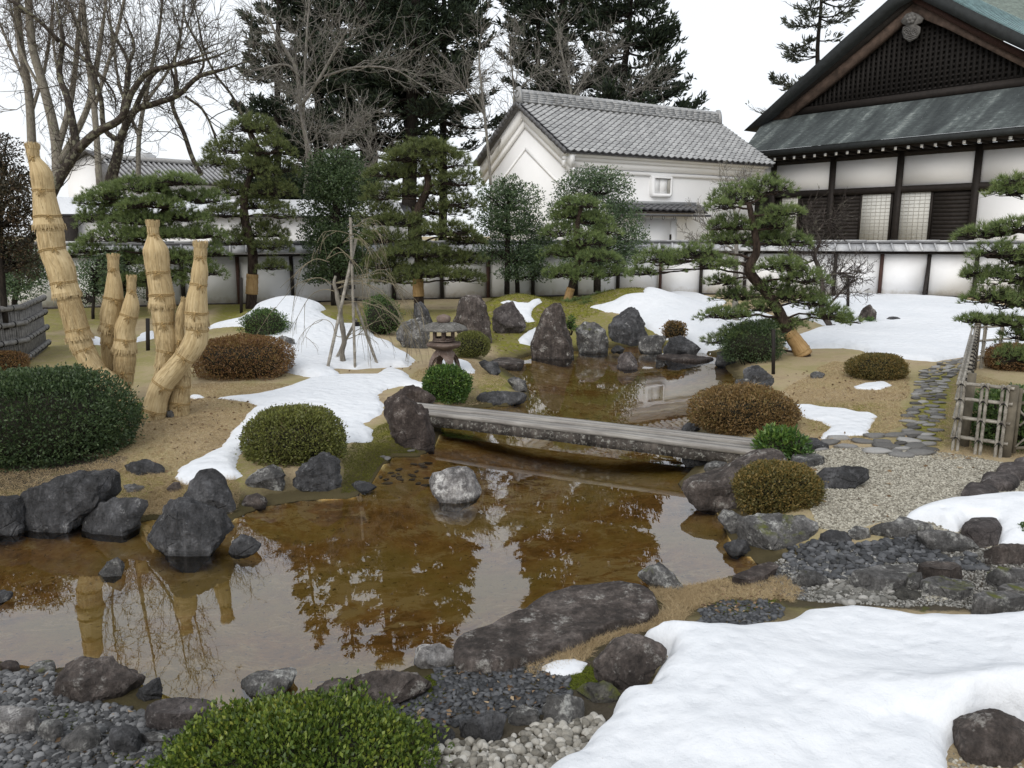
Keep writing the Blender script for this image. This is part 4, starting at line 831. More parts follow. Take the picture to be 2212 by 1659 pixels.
mb = MB(); K.box(mb, um + .008, a1 - .16, .004, .04, b0 + .02, b1 - .02); o = mb.obj('shutter', M['plaster'], wf); o.location = (0, 0, 0)
mb = MB(); K.box(mb, a1 - .15, a1 - .005, .004, .10, b0 + .02, b1 - .04); o = mb.obj('shutter_edge', M['shoji_bar'], wf); o.location = (0, 0, 0)
# small tiled canopy over the door
pu0, pz1 = kz(720, 1342); pu1, _ = kz(1288, 1350); _, pz0 = kz(1100, 1402, .75); gz = kz(1100, 1424, .85)[1]
d_ = unit(K.n * .78 - np.array([0, 0, 1.]) * (pz1 - .12 - pz0)); n_ = unit(np.cross(d_, K.a)); n_ = n_ if n_[2] > 0 else -n_
can = MB(); prism(can, [K.p(pu0 - .2, 0.002, pz1 - .14), K.p(pu1 + .2, 0.002, pz1 - .14), K.p(pu1 + .2, .82, pz0 - .04), K.p(pu0 - .2, .82, pz0 - .04)], (0, 0, -.05))
cano = can.obj('door_canopy', M['beam'], kroot)
pl_ = math.hypot(.78, pz1 - .12 - pz0)
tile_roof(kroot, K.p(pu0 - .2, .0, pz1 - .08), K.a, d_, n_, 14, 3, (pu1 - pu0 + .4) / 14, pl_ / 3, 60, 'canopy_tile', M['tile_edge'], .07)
mb = MB(); K.box(mb, pu0, pu1, .0, .18, pz1 - .06, pz1 + .10); mb.obj('canopy_ridge', M['tile'], kroot)
mb = MB(); K.box(mb, pu0 - .3, pu1 + .32, .82, .94, gz - .09, gz + .03); mb.obj('gutter', M['iron'], kroot)
for x in (930, 1005, 1085, 1160, 1235, 1308):
    u, z = kz(x, 1430, .88); mb = MB(); tube(mb, [K.p(u + .07 * q[0], .88, gz - .05 - .2 * q[1]) for q in ((-1, 0), (-1, .7), (-.5, 1), (.5, 1), (1, .7), (1, 0))], .014, 5); mb.obj('gutter_hook', M['iron'], kroot)
du0, dz1 = kz(965, 1455); du1, _ = kz(1120, 1455)
mb = MB(); K.box(mb, du0, du1, .001, .10, Z0, dz1); dr = mb.obj('door', M['plaster'], kroot)
mb = MB(); K.box(mb, du1 + .03, du1 + .10, .02, .14, dz1 - 1.05, dz1 - .75); o = mb.obj('latch', M['beam'], dr); o.location = (0, 0, 0)
mb = MB(); K.box(mb, du1 + .12, du1 + .55, .001, .06, Z0, dz1 + .05); mb.obj('door_jamb', M['plaster'], kroot)
mb = MB(); K.box(mb, du0 - .6, du0 - .02, .001, .06, Z0, dz1 + .05); mb.obj('door_jamb', M['plaster'], kroot)

# ------------------------------------------------------------------ great hall
HA = at(1671, 400, 51.5); HB = at(2109, 400, 42.0)
Hf = Frame(HA, (HB - HA)[:2]); hp = lambda x, y, n=0.0: Hf.pix(*P([(x, y)], 'A4')[0], n)
hroot = thing('hall', 'large dark timbered hall with white panels and latticed gable', 'hall', Hf.p(8, -6, .4))
bay = float(np.hypot(*(HB - HA)[:2])) / 3; S0, S1 = -3.2, bay * 5.2
zp1 = hp(980, 1040)[1]; zp0 = hp(980, 1236)[1]; zk = hp(980, 1280)[1]
HN = -2.6; NE = 1.8                                           # gable plane and eave line
z_e = hp(900, 918, NE)[1]; z_rf = hp(900, 990, NE - .35)[1]; z_eb = z_rf + .04; z_g = hp(900, 690, HN)[1]
mb = MB(); Hf.box(mb, S0, S1, -9, -.12, .3, z_e - .5); mb.obj('core_wall', M['board'], hroot)
def part(nm, mat, u0, u1, n0, n1, z0, z1, par=None):
    mb = MB(); Hf.box(mb, u0, u1, n0, n1, z0, z1); o = mb.obj(nm, mat, par or hroot)
    if par is not None and par is not hroot: o.location = (0, 0, 0)
    return o
for k_ in range(-1, 6): part('post', M['beam'], bay * k_ - .17, bay * k_ + .17, -.12, .12, .3, z_eb)
part('wall_plate', M['beam'], S0, S1, -.12, .09, zp1, z_eb)
part('lintel', M['beam'], S0, S1, -.11, .10, zk, zp0)
for k_ in range(-1, 5): part('plaster_panel', M['plaster'], bay * k_ + .172, bay * (k_ + 1) - .172, -.118, .0, zp0 + .002, zp1 - .002)
def shoji(x0, x1, y):
    u0, u1 = hp(x0, y)[0], hp(x1, y)[0]; z1 = hp((x0 + x1) / 2, y)[1]; z0 = z1 - 2.6
    s_ = part('shoji', M['paper'], u0, u1, -.07, -.04, z0, z1)
    nv, nh = 6, 13
    for q in range(nv + 1):
        u = u0 + (u1 - u0) * q / nv; part('bar', M['shoji_bar'], u - .014, u + .014, -.041, -.022, z0, z1, s_)
    for q in range(nh + 1):
        z = z0 + (z1 - z0) * q / nh; part('bar', M['shoji_bar'], u0, u1, -.041, -.026, z - .014, z + .014, s_)
    part('frame', M['beam'], u0 - .12, u0 - .002, -.1, .02, z0, z1 + .06, s_); part('frame', M['beam'], u1 + .002, u1 + .12, -.1, .02, z0, z1 + .06, s_)
shoji(748, 938, 1290); shoji(992, 1203, 1278); shoji(215, 322, 1312)
zb1 = zk - .02
for (xa, xb) in ((330, 540), (552, 735), (1218, 1475)):       # boarded sliding doors: horizontal boards
    u0, u1 = hp(xa, 1300)[0], hp(xb, 1300)[0]
    dr = part('board_door', M['beam'], u0, u1, -.10, -.06, .5, zb1)
    nb = 22
    for q in range(nb):
        z = .55 + (zb1 - .6) * q / nb; part('board', M['board'], u0 + .06, u1 - .06, -.06, -.035 - .006 * (q % 2), z, z + (zb1 - .6) / nb - .018, dr)
u0 = bay * 3 + .172
for k_ in (3, 4): part('plaster_panel', M['plaster'], bay * k_ + .172, bay * (k_ + 1) - .172, -.118, -.01, 1.2, zk - .12)
# eaves: rafters with white ends, thick dark edge, shingled skirt roof
rl = [165, 228, 293, 360, 429, 500, 572, 646, 723, 801, 883, 966, 1051, 1140, 1231, 1325, 1422, 1521, 1623, 1730, 1845]
for q, x in enumerate(rl):
    y = 1057 + (x - 165) * (915 - 1057) / 1565.; u, z = hp(x, y, NE - .35)
    part('rafter', M['beam'], u - .055, u + .055, 0.0, NE - .352, z - .07, z + .07)
    part('rafter_end', M['rafter_end'], u - .075, u + .075, NE - .35, NE - .335, z - .085, z + .085)
mb = MB(); uL = hp(-60, 1003, NE)[0]
part('soffit', M['beam'], uL + .3, S1, -.13, NE - .42, z_rf + .075, z_e - .22)
prism(mb, [Hf.p(uL, 0.1, z_e - .06), Hf.p(uL, NE - .02, z_e - .04), Hf.p(uL, NE - .02, z_e - .36), Hf.p(uL, NE - .3, z_e - .36), Hf.p(uL, .1, z_e - .2)], Hf.a * (S1 - uL)); mb.obj('eave_edge', M['roof_edge'], hroot)
mb = MB(); rows = 34; rng = np.random.default_rng(8)
gu0 = hp(150, 800, HN)[0] - .6
vq = []; 
for r_ in range(rows + 1):
    f = r_ / rows; n = NE + (HN - NE) * f; z = z_e - .02 + (z_g - z_e + .02) * (f * .86 + .14 * f * f); uu = uL + (gu0 - uL) * f
    vq.append((uu, n, z))
for r_ in range(rows):
    (ua, na, za), (ub, nb2, zb) = vq[r_], vq[r_ + 1]; L_ = S1 + 3
    segs = 12; us0 = np.linspace(ua, L_, segs + 1)
    for s_ in range(segs):
        A_, B_ = us0[s_], us0[s_ + 1]; jz = rng.uniform(-.006, .006)
        mb.add([Hf.p(A_, na, za + .035 + jz), Hf.p(B_, na, za + .035 + jz), Hf.p(B_, nb2, zb), Hf.p(A_, nb2, zb), Hf.p(A_, na + .002, za - .015), Hf.p(B_, na + .002, za - .015)], [[0, 3, 2, 1][::-1], [4, 5, 1, 0]],
               [(A_, r_ * .18), (B_, r_ * .18), (B_, r_ * .18 + .18), (A_, r_ * .18 + .18), (A_, r_ * .18), (B_, r_ * .18)])
mb.obj('skirt_roof', M['copper'], hroot)
# gable
apx = hp(1070, 95, HN); bl = hp(285, 772, HN); br_ = hp(1960, 535, HN); 
part('gable_back', M['board'], bl[0] + .2, br_[0] + 1, HN - .5, HN - .32, z_g - .3, z_g + .6)
mb = MB(); prism(mb, [Hf.p(bl[0] - .4, HN - .3, z_g - .2), Hf.p(br_[0] + 1.5, HN - .3, z_g - .2), Hf.p(br_[0] + 1.5, HN - .3, z_g), Hf.p(apx[0], HN - .3, apx[1] + .4)], -Hf.n * .1); mb.obj('gable_wall', M['lattice'], hroot)
lx = lambda u: apx[1] - abs(u - apx[0]) * ((apx[1] - z_g) / (apx[0] - bl[0]) if u < apx[0] else (apx[1] - z_g) / (br_[0] + 1.2 - apx[0]))
step_ = .30; u = bl[0] + .3
while u < br_[0] + .8:
    z1 = lx(u) + .1
    if z1 > z_g + .3: part('lattice_bar', M['lattice'], u - .078, u + .078, HN - .30, HN - .12, z_g + .2, z1)
    u += step_
z = z_g + .55
while z < apx[1] - .2:
    ua = apx[0] - (apx[1] - z) / (apx[1] - z_g) * (apx[0] - bl[0]); ub = apx[0] + (apx[1] - z) / (apx[1] - z_g) * (br_[0] + 1.2 - apx[0])
    part('lattice_bar', M['lattice'], ua, ub, HN - .28, HN - .16, z - .06, z + .06); z += .28
part('gable_sill', M['beam'], bl[0] - .2, br_[0] + 1.5, HN - .3, HN + .12, z_g + .0, z_g + .42)
def pxprism(nm, mat, pts, n0, n1, par=None):
    mb = MB(); q = [hp(x, y, n1) for x, y in pts]; prism(mb, [Hf.p(u, n1, z) for u, z in q][::-1], Hf.n * (n0 - n1)); return mb.obj(nm, mat, par or hroot)
pxprism('bargeboard', M['barge'], [(130, 800), (480, 515), (800, 250), (1080, 8), (1076, 96), (820, 320), (520, 572), (250, 785)], HN - .1, HN + .35)
pxprism('bargeboard', M['barge'], [(1080, 8), (1300, 125), (1560, 268), (1900, 430), (1900, 490), (1560, 318), (1300, 188), (1076, 96)], HN - .1, HN + .35)
pxprism('bargeboard_cap', M['beam'], [(80, 812), (470, 470), (790, 200), (1080, -35), (1080, 12), (800, 254), (490, 510), (110, 812)], HN - .1, HN + .55)
pxprism('bargeboard_cap', M['board_red'], [(1080, -35), (1320, 95), (1580, 230), (1900, 380), (1900, 432), (1570, 275), (1310, 132), (1080, 12)], HN - .1, HN + .55)
pxprism('verge', M['roof_edge'], [(-40, 868), (300, 552), (620, 258), (915, 0), (1080, -150), (1080, -30), (960, 40), (640, 320), (330, 590), (60, 830)], HN - 3, HN + 1.1)
pxprism('verge', M['roof_edge'], [(1080, -150), (1340, 0), (1580, 120), (1900, 272), (1900, 372), (1560, 212), (1180, 20), (1080, -30)], HN - 3, HN + 1.1)
mb = MB()                                                     # rolled copper verge above the right bargeboard, ribbed
ed = [hp(x, y, HN + 1.08) for x, y in ((1080, -152), (1340, -2), (1580, 118), (1900, 270))]
te = [hp(x, y, HN - .6) for x, y in ((1240, -150), (1520, 0), (1700, 85), (1960, 205))]
E = smooth_path([Hf.p(u, HN + 1.08, z) for u, z in ed], 70); T_ = smooth_path([Hf.p(u, HN - .6, z) for u, z in te], 70)
for q in range(69):
    o_ = np.array([0, 0, .03])
    mid0 = (E[q] + T_[q]) / 2 + Hf.n * .12; mid1 = (E[q + 1] + T_[q + 1]) / 2 + Hf.n * .12
    mb.add([E[q], E[q + 1], mid1, mid0, T_[q + 1], T_[q], E[q] + o_, mid0 + o_, T_[q] + o_], [[0, 1, 2, 3], [3, 2, 4, 5]])
    tube(mb, [E[q] + o_, mid0 + o_, T_[q] + o_], .028, 5, False)
mb.obj('copper_roll', M['teal'], hroot)
te2 = [Hf.p(u + 1.5, HN - 9, z + 3.2) for u, z in te]
mb = MB(); T2 = smooth_path(te2, 70)
for q in range(69): mb.add([T_[q], T_[q + 1], T2[q + 1], T2[q]], [[0, 1, 2, 3]])
mb.obj('upper_roof', M['mossroof'], hroot)
mb = MB(); lo = [hp(x, y, HN + 1.0) for x, y in ((-40, 866), (915, -2), (1080, -151))]; q = [Hf.p(u, HN + 1.0, z) for u, z in lo]
for a_, b_ in ((0, 1), (1, 2)): mb.add([q[a_], q[b_], q[b_] - Hf.n * 16, q[a_] - Hf.n * 16], [[0, 1, 2, 3]])
mb.obj('far_roof_slope', M['copper'], hroot)
# carved gable pendant
gp = [(1000, 140), (1035, 92), (1075, 78), (1112, 92), (1150, 118), (1135, 150), (1100, 162), (1128, 178), (1125, 215), (1105, 250), (1058, 278), (1022, 255), (1008, 215), (1015, 180), (1042, 165), (1012, 160)]
pend = pxprism('gable_pendant', M['gegyo'], gp, HN + .36, HN + .50)
for cx, cy, sg in ((1040, 208, 1), (1095, 208, -1)):
    mb = MB(); th = np.linspace(0, 4.2 * np.pi, 50); rr = np.linspace(4, 27, 50)
    tube(mb, [Hf.p(*(lambda uz: (uz[0], HN + .53, uz[1]))(hp(cx + sg * r_ * math.cos(a_ + 1.2), cy + r_ * math.sin(a_ + 1.2), HN + .53))) for a_, r_ in zip(th, rr)], .03, 5); o = mb.obj('scroll', M['gegyo'], pend); o.location = (0, 0, 0)
for dy in (238, 252, 264):
    mb = MB(); tube(mb, [Hf.p(*(lambda uz: (uz[0], HN + .53, uz[1]))(hp(x, dy + abs(x - 1062) * -.35, HN + .53))) for x in (1022, 1040, 1062, 1085, 1104)], .025, 5); o = mb.obj('wave_carving', M['gegyo'], pend); o.location = (0, 0, 0)
v, f = ico(2); cu, cz = hp(1072, 125, HN + .52)
mb = MB()
for a_ in range(6):
    q = Hf.p(cu + .17 * math.cos(a_ * 1.047), HN + .54, cz + .17 * math.sin(a_ * 1.047)); mb.add(v * .13 + q, f)
mb.add(v * .12 + Hf.p(cu, HN + .60, cz), f); o = mb.obj('rosette', M['gegyo'], pend, smooth=True); o.location = (0, 0, 0)

# ------------------------------------------------------------------ plaster garden wall
WP = [at(-130, 680, 26.9), at(1420, 636, 35.0), at(2420, 645, 32.0)]
wroot = thing('garden_wall', 'long white plaster garden wall with dark posts and tiled coping', 'wall', (WP[1][0], WP[1][1], .3))
ZE, ZR, ZS = 2.27, 2.60, .30
tm = MB(); 
def wpart(nm, mb_, mat): return mb_.obj(nm, mat, wroot)
for si in range(2):
    W_ = Frame(WP[si], (WP[si + 1] - WP[si])[:2]); L_ = float(np.hypot(*(WP[si + 1] - WP[si])[:2])); nb = round(L_ / 1.9); bw = L_ / nb
    for k_ in range(nb):
        mb = MB(); W_.box(mb, k_ * bw + .002, (k_ + 1) * bw - .002, -.09, 0, ZS + .1, ZE - .05); wpart('plaster_panel', mb, M['plaster_old'])
        mb = MB(); u = k_ * bw if k_ or si == 0 else .1; W_.box(mb, u - .065, u + .065, 0.002, .09, ZS - .1, ZE - .11); wpart('post', mb, M['beam'] if k_ % 5 else M['board_red'])
    mb = MB(); W_.box(mb, 0, L_, -.11, .06, ZS - .3, ZS + .14); wpart('sill_beam', mb, M['beam'])
    mb = MB(); W_.box(mb, 0, L_, -.12, .10, ZE - .105, ZE - .02); wpart('top_beam', mb, M['beam'])
    mb = MB(); prism(mb, [W_.p(0, .46, ZE - .0), W_.p(0, 0, ZR - .03), W_.p(0, -.46, ZE)], W_.a * L_); wpart('coping_core', mb, M['beam'])
    tw = .56; nt = int(L_ / tw); dn_ = unit(W_.n * .47 - np.array([0, 0, 1]) * (ZR - ZE)); up_ = unit(np.cross(W_.a, dn_)); up_ = up_ if up_[2] > 0 else -up_
    for k_ in range(nt + 1):
        u = (k_ + .5) * tw; mb = MB(); c_ = W_.p(u, .245, (ZR + ZE) / 2 + .035)
        box3(mb, c_, W_.a * (tw / 2 - .006), dn_ * .30, up_ * .016); wpart('coping_tile', mb, M['walltile'])
        mb = MB(); box3(mb, W_.p(k_ * tw, .245, (ZR + ZE) / 2 + .07), W_.a * .035, dn_ * .31, up_ * .028); wpart('coping_batten', mb, M['walltile'])
    mb = MB(); W_.box(mb, 0, L_, -.13, .13, ZR + .0, ZR + .07); wpart('ridge_base', mb, M['tile_edge'])
    for k_ in range(int(L_ / .95) + 1):
        mb = MB(); W_.box(mb, k_ * .95 + .006, min((k_ + 1) * .95 - .006, L_), -.11, .11, ZR + .07, ZR + .135 + .008 * (k_ % 3)); wpart('ridge_tile', mb, M['walltile'])
W_ = Frame(WP[1], (WP[2] - WP[1])[:2]); ub, _ = W_.pix(2048, 600)
ub = round(ub / (float(np.hypot(*(WP[2] - WP[1])[:2])) / round(float(np.hypot(*(WP[2] - WP[1])[:2])) / 1.9))) * (float(np.hypot(*(WP[2] - WP[1])[:2])) / round(float(np.hypot(*(WP[2] - WP[1])[:2])) / 1.9))
mb = MB(); tube(mb, [W_.p(ub - .32, .75, .3), W_.p(ub - .02, .10, 1.75)], .075, 4); wpart('brace', mb, M['board'])
mb = MB(); tube(mb, [W_.p(ub - .28, .62, .62), W_.p(ub, .05, .62)], .06, 4); wpart('brace_tie', mb, M['board_red'])

# ------------------------------------------------------------------ far buildings beyond the wall
F1 = Frame(at(262, 372, 60), (at(470, 372, 66) - at(262, 372, 60))[:2]); f1 = lambda x, y, n=0.: F1.pix(x, y, n)
r1 = thing('far_building', 'distant white building under a ribbed grey tile roof behind bare trees', 'building', F1.p(4, -3, .3))
Lf = f1(860, 380)[0]; zt = f1(350, 352, -2.4)[1]; zb = f1(350, 392, .6)[1]
mb = MB(); F1.box(mb, .5, Lf, -5, 0, 0, zb - .1); mb.obj('wall', M['plaster'], r1)
mb = MB(); prism(mb, [F1.p(-.3, .6, zb), F1.p(-.3, -2.4, zt), F1.p(-.3, -5.5, zb), F1.p(-.3, -2.4, zb - .2)], F1.a * (Lf + .6)); rf = mb.obj('roof', M['tile_edge'], r1)
mb = MB()
for k_ in range(int(Lf / .42) + 1): tube(mb, [F1.p(-.2 + .42 * k_, .62, zb + .04), F1.p(-.2 + .42 * k_, -2.4, zt + .05)], .10, 5)
o = mb.obj('roof_rib', M['walltile'], rf); o.location = (0, 0, 0); o['kind'] = 'stuff'
mb = MB(); F1.box(mb, -.4, Lf + .4, -2.65, -2.15, zt, zt + .35); o = mb.obj('ridge', M['tile'], rf); o.location = (0, 0, 0)
G0 = at(188, 400, 62); F3 = Frame(G0, (1, .12)); g3 = lambda x, y, n=0.: F3.pix(x, y, n)
r3 = thing('gabled_house', 'distant white gable end with a thin grey roof line behind bare trees', 'building', F3.p(0, -3, .3))
pk = g3(188, 330); lo = g3(130, 362); hi = g3(252, 364)
mb = MB(); prism(mb, [F3.p(lo[0] + .4, 0, 0), F3.p(hi[0] - .4, 0, 0), F3.p(hi[0] - .4, 0, hi[1] - .1), F3.p(pk[0], 0, pk[1] - .1), F3.p(lo[0] + .4, 0, lo[1] - .1)], -F3.n * 8); mb.obj('wall', M['plaster'], r3)
mb = MB(); prism(mb, [F3.p(lo[0], .4, lo[1] - .2), F3.p(pk[0], .4, pk[1]), F3.p(hi[0], .4, hi[1] - .2), F3.p(hi[0], .4, hi[1]), F3.p(pk[0], .4, pk[1] + .25), F3.p(lo[0], .4, lo[1])], -F3.n * 9); mb.obj('roof', M['tile_edge'], r3)
mb = MB(); c0 = g3(293, 345, -6); c1 = g3(320, 331, -6); F3.box(mb, c0[0], c1[0], -8, -6, 2, c1[1]); tag(mb.obj('rooftop_tower', M['walltile'], origin=F3.p(c0[0], -7, 2)), 'small grey tower block peeping over the distant tiled roof', 'tower')
F2 = Frame(at(90, 480, 44), (at(900, 470, 50) - at(90, 480, 44))[:2]); f2 = lambda x, y, n=0.: F2.pix(x, y, n)
r2 = thing('long_shed', 'long low building with snow covered roof behind the pines', 'building', F2.p(10, -2, .3))
L2 = f2(880, 470)[0]; za = f2(400, 462, .5)[1]; zb = f2(400, 428, -2.5)[1]
mb = MB(); F2.box(mb, 0, L2, -5.5, 0, 0, za - .15); mb.obj('wall', M['plaster_old'], r2)
mb = MB(); prism(mb, [F2.p(-.4, .55, za - .12), F2.p(-.4, -2.5, zb - .1), F2.p(-.4, -6, za - .12)], F2.a * (L2 + .8)); rf = mb.obj('roof', M['tile_edge'], r2)
mb = MB(); uu = np.linspace(.2, L2 - .2, 60); nn = np.linspace(.40, -2.5, 9); UU, NN = np.meshgrid(uu, nn)
pt = np.stack([UU.ravel(), NN.ravel(), UU.ravel() * 0], 1); th = .13 + .10 * noise(pt, .5); th[NN.ravel() > .3] = -.05
v = np.array([F2.p(a_, b_, za - .12 + (zb - za) * (.55 - b_) / 3.05 + t_) for a_, b_, t_ in zip(UU.ravel(), NN.ravel(), th)]); i = (np.arange(8)[:, None] * 60 + np.arange(59)[None, :]).ravel()
mb.add(v, np.stack([i, i + 1, i + 61, i + 60], 1)); o = mb.obj('roof_snow', M['snow'], rf, smooth=True); o.location = (0, 0, 0)
mb = MB(); w0 = f2(137, 500); w1 = f2(166, 463); F2.box(mb, w0[0], w1[0], .02, .5, 0, w1[1]); mb.obj('gate_pier', M['board'], r2)
# ------------------------------------------------------------------ clipped shrubs
_ss = [0]
def shrub(label, box, mat, leaf, n, name='clipped_shrub', cat='shrub', lump=.05, flat=1.0, deep=.85, ragged=.15, up=.35, lift=0.0, Y=None, core=.80, group=None, wid=.5, squar=.9, under=-.75, at_=None, hz=0):
    _ss[0] += 1; rng = np.random.default_rng(300 + _ss[0]); x0, y0, x1, y1 = box
    g = ground((x0 + x1) / 2, y1 - .03 * (y1 - y0), lift) if Y is None else at((x0 + x1) / 2, y1, Y)
    ry = .5 * (x1 - x0) * mpp(g) * deep; dep = depth(g) + ry * .8; k = dep / FPX
    ctr = EYE + ray((x0 + x1) / 2, (y0 + y1) / 2) * dep
    rx = (x1 - x0) / 2 * k; rzz = (y1 - y0) / 2 * k * .97 * flat
    if at_: ctr = at(*at_); k = mpp(ctr); rx = (x1 - x0) / 2 * k; ry = rx * deep; rzz = hz
    d = unit(rng.normal(size=(n, 3))); d[:, 2] = np.where(d[:, 2] < under, -d[:, 2], d[:, 2])
    sq = (np.abs(d) ** (2 / squar)).sum(1) ** (-squar / 2)                    # slightly boxy clipped form
    r = sq * (1 + lump * 1.5 * noise(d, 1.9, _ss[0]) + lump * 1.2 * noise(d, 4.5, _ss[0] + 3) + lump * .7 * noise(d, 10, _ss[0] + 1))
    r *= 1 - ragged * 1.6 * rng.random(n) ** 1.6 + ragged * .7 * (rng.random(n) > .93) * rng.random(n)
    bare = noise(d, 3.2, _ss[0] + 5) - .5 * noise(d, 9, _ss[0] + 2); r = np.where((bare > 1.0) & (rng.random(n) < .8), r * .86, r)      # thin places show the twigs
    pos = d * r[:, None] * [rx, ry, rzz]
    nr_ = unit(d / [rx, ry, rzz]); ax = unit(nr_ * .8 + rng.normal(size=(n, 3)) * .65 + [0, 0, up])
    root = thing(name, label, cat, ctr - [0, 0, rzz * .9], group)
    mb = leaves(MB(), pos + ctr, ax, leaf, leaf * wid, rng); mb.obj('foliage', M[mat], root)
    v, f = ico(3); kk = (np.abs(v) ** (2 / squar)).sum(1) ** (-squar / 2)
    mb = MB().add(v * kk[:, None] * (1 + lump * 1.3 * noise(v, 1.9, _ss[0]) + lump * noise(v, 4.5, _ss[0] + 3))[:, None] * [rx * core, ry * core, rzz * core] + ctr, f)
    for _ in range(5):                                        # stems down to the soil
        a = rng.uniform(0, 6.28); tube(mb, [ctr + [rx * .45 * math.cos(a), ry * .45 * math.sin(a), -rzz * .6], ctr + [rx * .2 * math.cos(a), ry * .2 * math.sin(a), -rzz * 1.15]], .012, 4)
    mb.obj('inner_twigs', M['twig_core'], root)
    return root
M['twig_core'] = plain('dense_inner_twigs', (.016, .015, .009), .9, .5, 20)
shrub('great rounded dark green shrub on the near left bank', (-140, 796, 286, 1030), 'leaf_dark', .044, 36000, lump=.045, deep=.7, squar=.85)
shrub('oval brown clipped hedge beside the straw wrapped trunks', (424, 727, 628, 826), 'leaf_brown', .040, 16000, lump=.04, squar=.75)
shrub('small loose grey green bush with pale upright tips behind the oval hedge', (522, 668, 624, 736), 'leaf_mid', .045, 5000, name='loose_bush', lump=.1, ragged=.25, up=.9)
shrub('round olive clipped shrub sitting on black rocks at the pond edge', (526, 880, 746, 1018), 'leaf_olive', .036, 22000, lump=.04, squar=.88)
shrub('bright green ball shaped shrub in front of the stone lantern', (914, 792, 1016, 878), 'leaf_fresh', .045, 9000, lump=.05, ragged=.16)
shrub('round green clipped shrub behind the stone lantern', (978, 716, 1059, 778), 'leaf_olive', .034, 8000, lump=.03)
shrub('tiny orange tinged shrub on top of a dark rock', (1432, 694, 1484, 738), 'leaf_red', .06, 1500, lump=.06, ragged=.25, Y=20.2)
shrub('wide russet azalea mound at the far end of the bridge', (1500, 836, 1716, 946), 'leaf_red', .038, 18000, lump=.05, ragged=.14, squar=.85)
shrub('fresh green leafy plant beside the leaning boulder and bridge end', (1636, 930, 1738, 1000), 'leaf_fresh', .075, 2200, name='leafy_plant', lump=.12, ragged=.3, up=.5, wid=.38)
shrub('round brown topped clipped shrub beside the leaning boulder', (1592, 1000, 1767, 1116), 'leaf_brown2', .034, 19000, lump=.035, squar=.82) if 'leaf_brown2' in M else None
M['leaf_brown2'] = foliage_mat('gold_brown_leaves', [(.14, (0.043, 0.040, 0.015)), (.40, (0.106, 0.098, 0.030)), (.64, (0.206, 0.147, 0.045)), (.88, (0.300, 0.194, 0.060))], .55)
shrub('round brown topped clipped shrub beside the leaning boulder', (1592, 1000, 1767, 1116), 'leaf_brown2', .034, 19000, lump=.035, squar=.82)
shrub('low brown green shrub beside the stone path', (1832, 764, 1957, 826), 'leaf_brown2', .034, 12000, lump=.06, ragged=.14)
shrub('leafy yellow green shrub in the near corner below the pond', (336, 1484, 906, 1800), 'leaf_box', .031, 33000, name='leafy_shrub', lump=.09, ragged=.20, deep=.75, up=.55, at_=(621, 1722, 3.8), wid=.55, squar=.86, under=-.35, hz=.45)
shrub('brown shrub behind the bamboo fence at the photo edge', (2128, 742, 2250, 806), 'leaf_brown', .036, 9000, lump=.06)
shrub('dark green bush behind the near bamboo fence panel', (2100, 832, 2330, 985), 'leaf_mid', .05, 12000, name='dark_bush', lump=.1, ragged=.2)
shrub('small brown shrub in front of the split bamboo screen', (-60, 758, 56, 806), 'leaf_brown', .034, 7000, lump=.06)
shrub('dark low bush in the shade under the leaning pine', (1560, 695, 1690, 795), 'leaf_dark', .045, 9000, name='dark_bush', lump=.1, ragged=.2)
shrub('loose green bush beyond the weeping tree and its poles', (782, 640, 868, 730), 'leaf_mid', .05, 5200, name='loose_bush', lump=.14, ragged=.3, up=.6)
shrub('dark leafed bush before the wall between straw wrapped trunks', (160, 540, 330, 668), 'leaf_ever', .075, 5000, name='dark_bush', lump=.2, ragged=.4, Y=26, core=.5)
shrub('little green plant at the foot of the leaning straw wrapped trunk', (272, 872, 322, 912), 'leaf_fresh', .05, 500, name='small_plant', lump=.2, ragged=.4, core=.4)
shrub('low green sprout beside the tallest standing rock', (1218, 684, 1246, 722), 'leaf_fresh', .06, 350, name='small_plant', lump=.2, ragged=.4, core=.4, Y=19.6)
shrub('small yellow green tuft beside the pointed brown rock', (1868, 686, 1892, 706), 'leaf_fresh', .05, 300, name='small_plant', lump=.2, ragged=.4, core=.4)
shrub('green shrub edge beside the melting snow heap', (2204, 1132, 2260, 1180), 'leaf_mid', .03, 2500, lump=.08, ragged=.2)

# ------------------------------------------------------------------ wood and branching helpers
def tubes(mb, A, r0, r1, sides=3):
    """many thin tapering tubes at once: A (n,m,3)"""
    n, m, _ = A.shape; t = np.gradient(A, axis=1); t = unit(t)
    ref = np.where(np.abs(t[..., 2:3]) < .85, np.array([0, 0, 1.]), np.array([1., 0, 0])); a = unit(np.cross(t, ref)); b = np.cross(t, a)
    rr = (np.asarray(r0)[:, None] + (np.asarray(r1) - np.asarray(r0))[:, None] * np.linspace(0, 1, m)[None, :])[..., None, None]
    ph = np.linspace(0, 2 * np.pi, sides, endpoint=False)
    v = A[:, :, None, :] + rr * (np.cos(ph)[:, None] * a[:, :, None, :] + np.sin(ph)[:, None] * b[:, :, None, :])
    base = (np.arange(n) * m * sides)[:, None, None] + (np.arange(m - 1) * sides)[None, :, None]; j = np.arange(sides)[None, None, :]; j2 = (j + 1) % sides
    f = np.stack([base + j, base + sides + j, base + sides + j2, base + j2], -1).reshape(-1, 4)
    mb.add(v.reshape(-1, 3), f); return mb
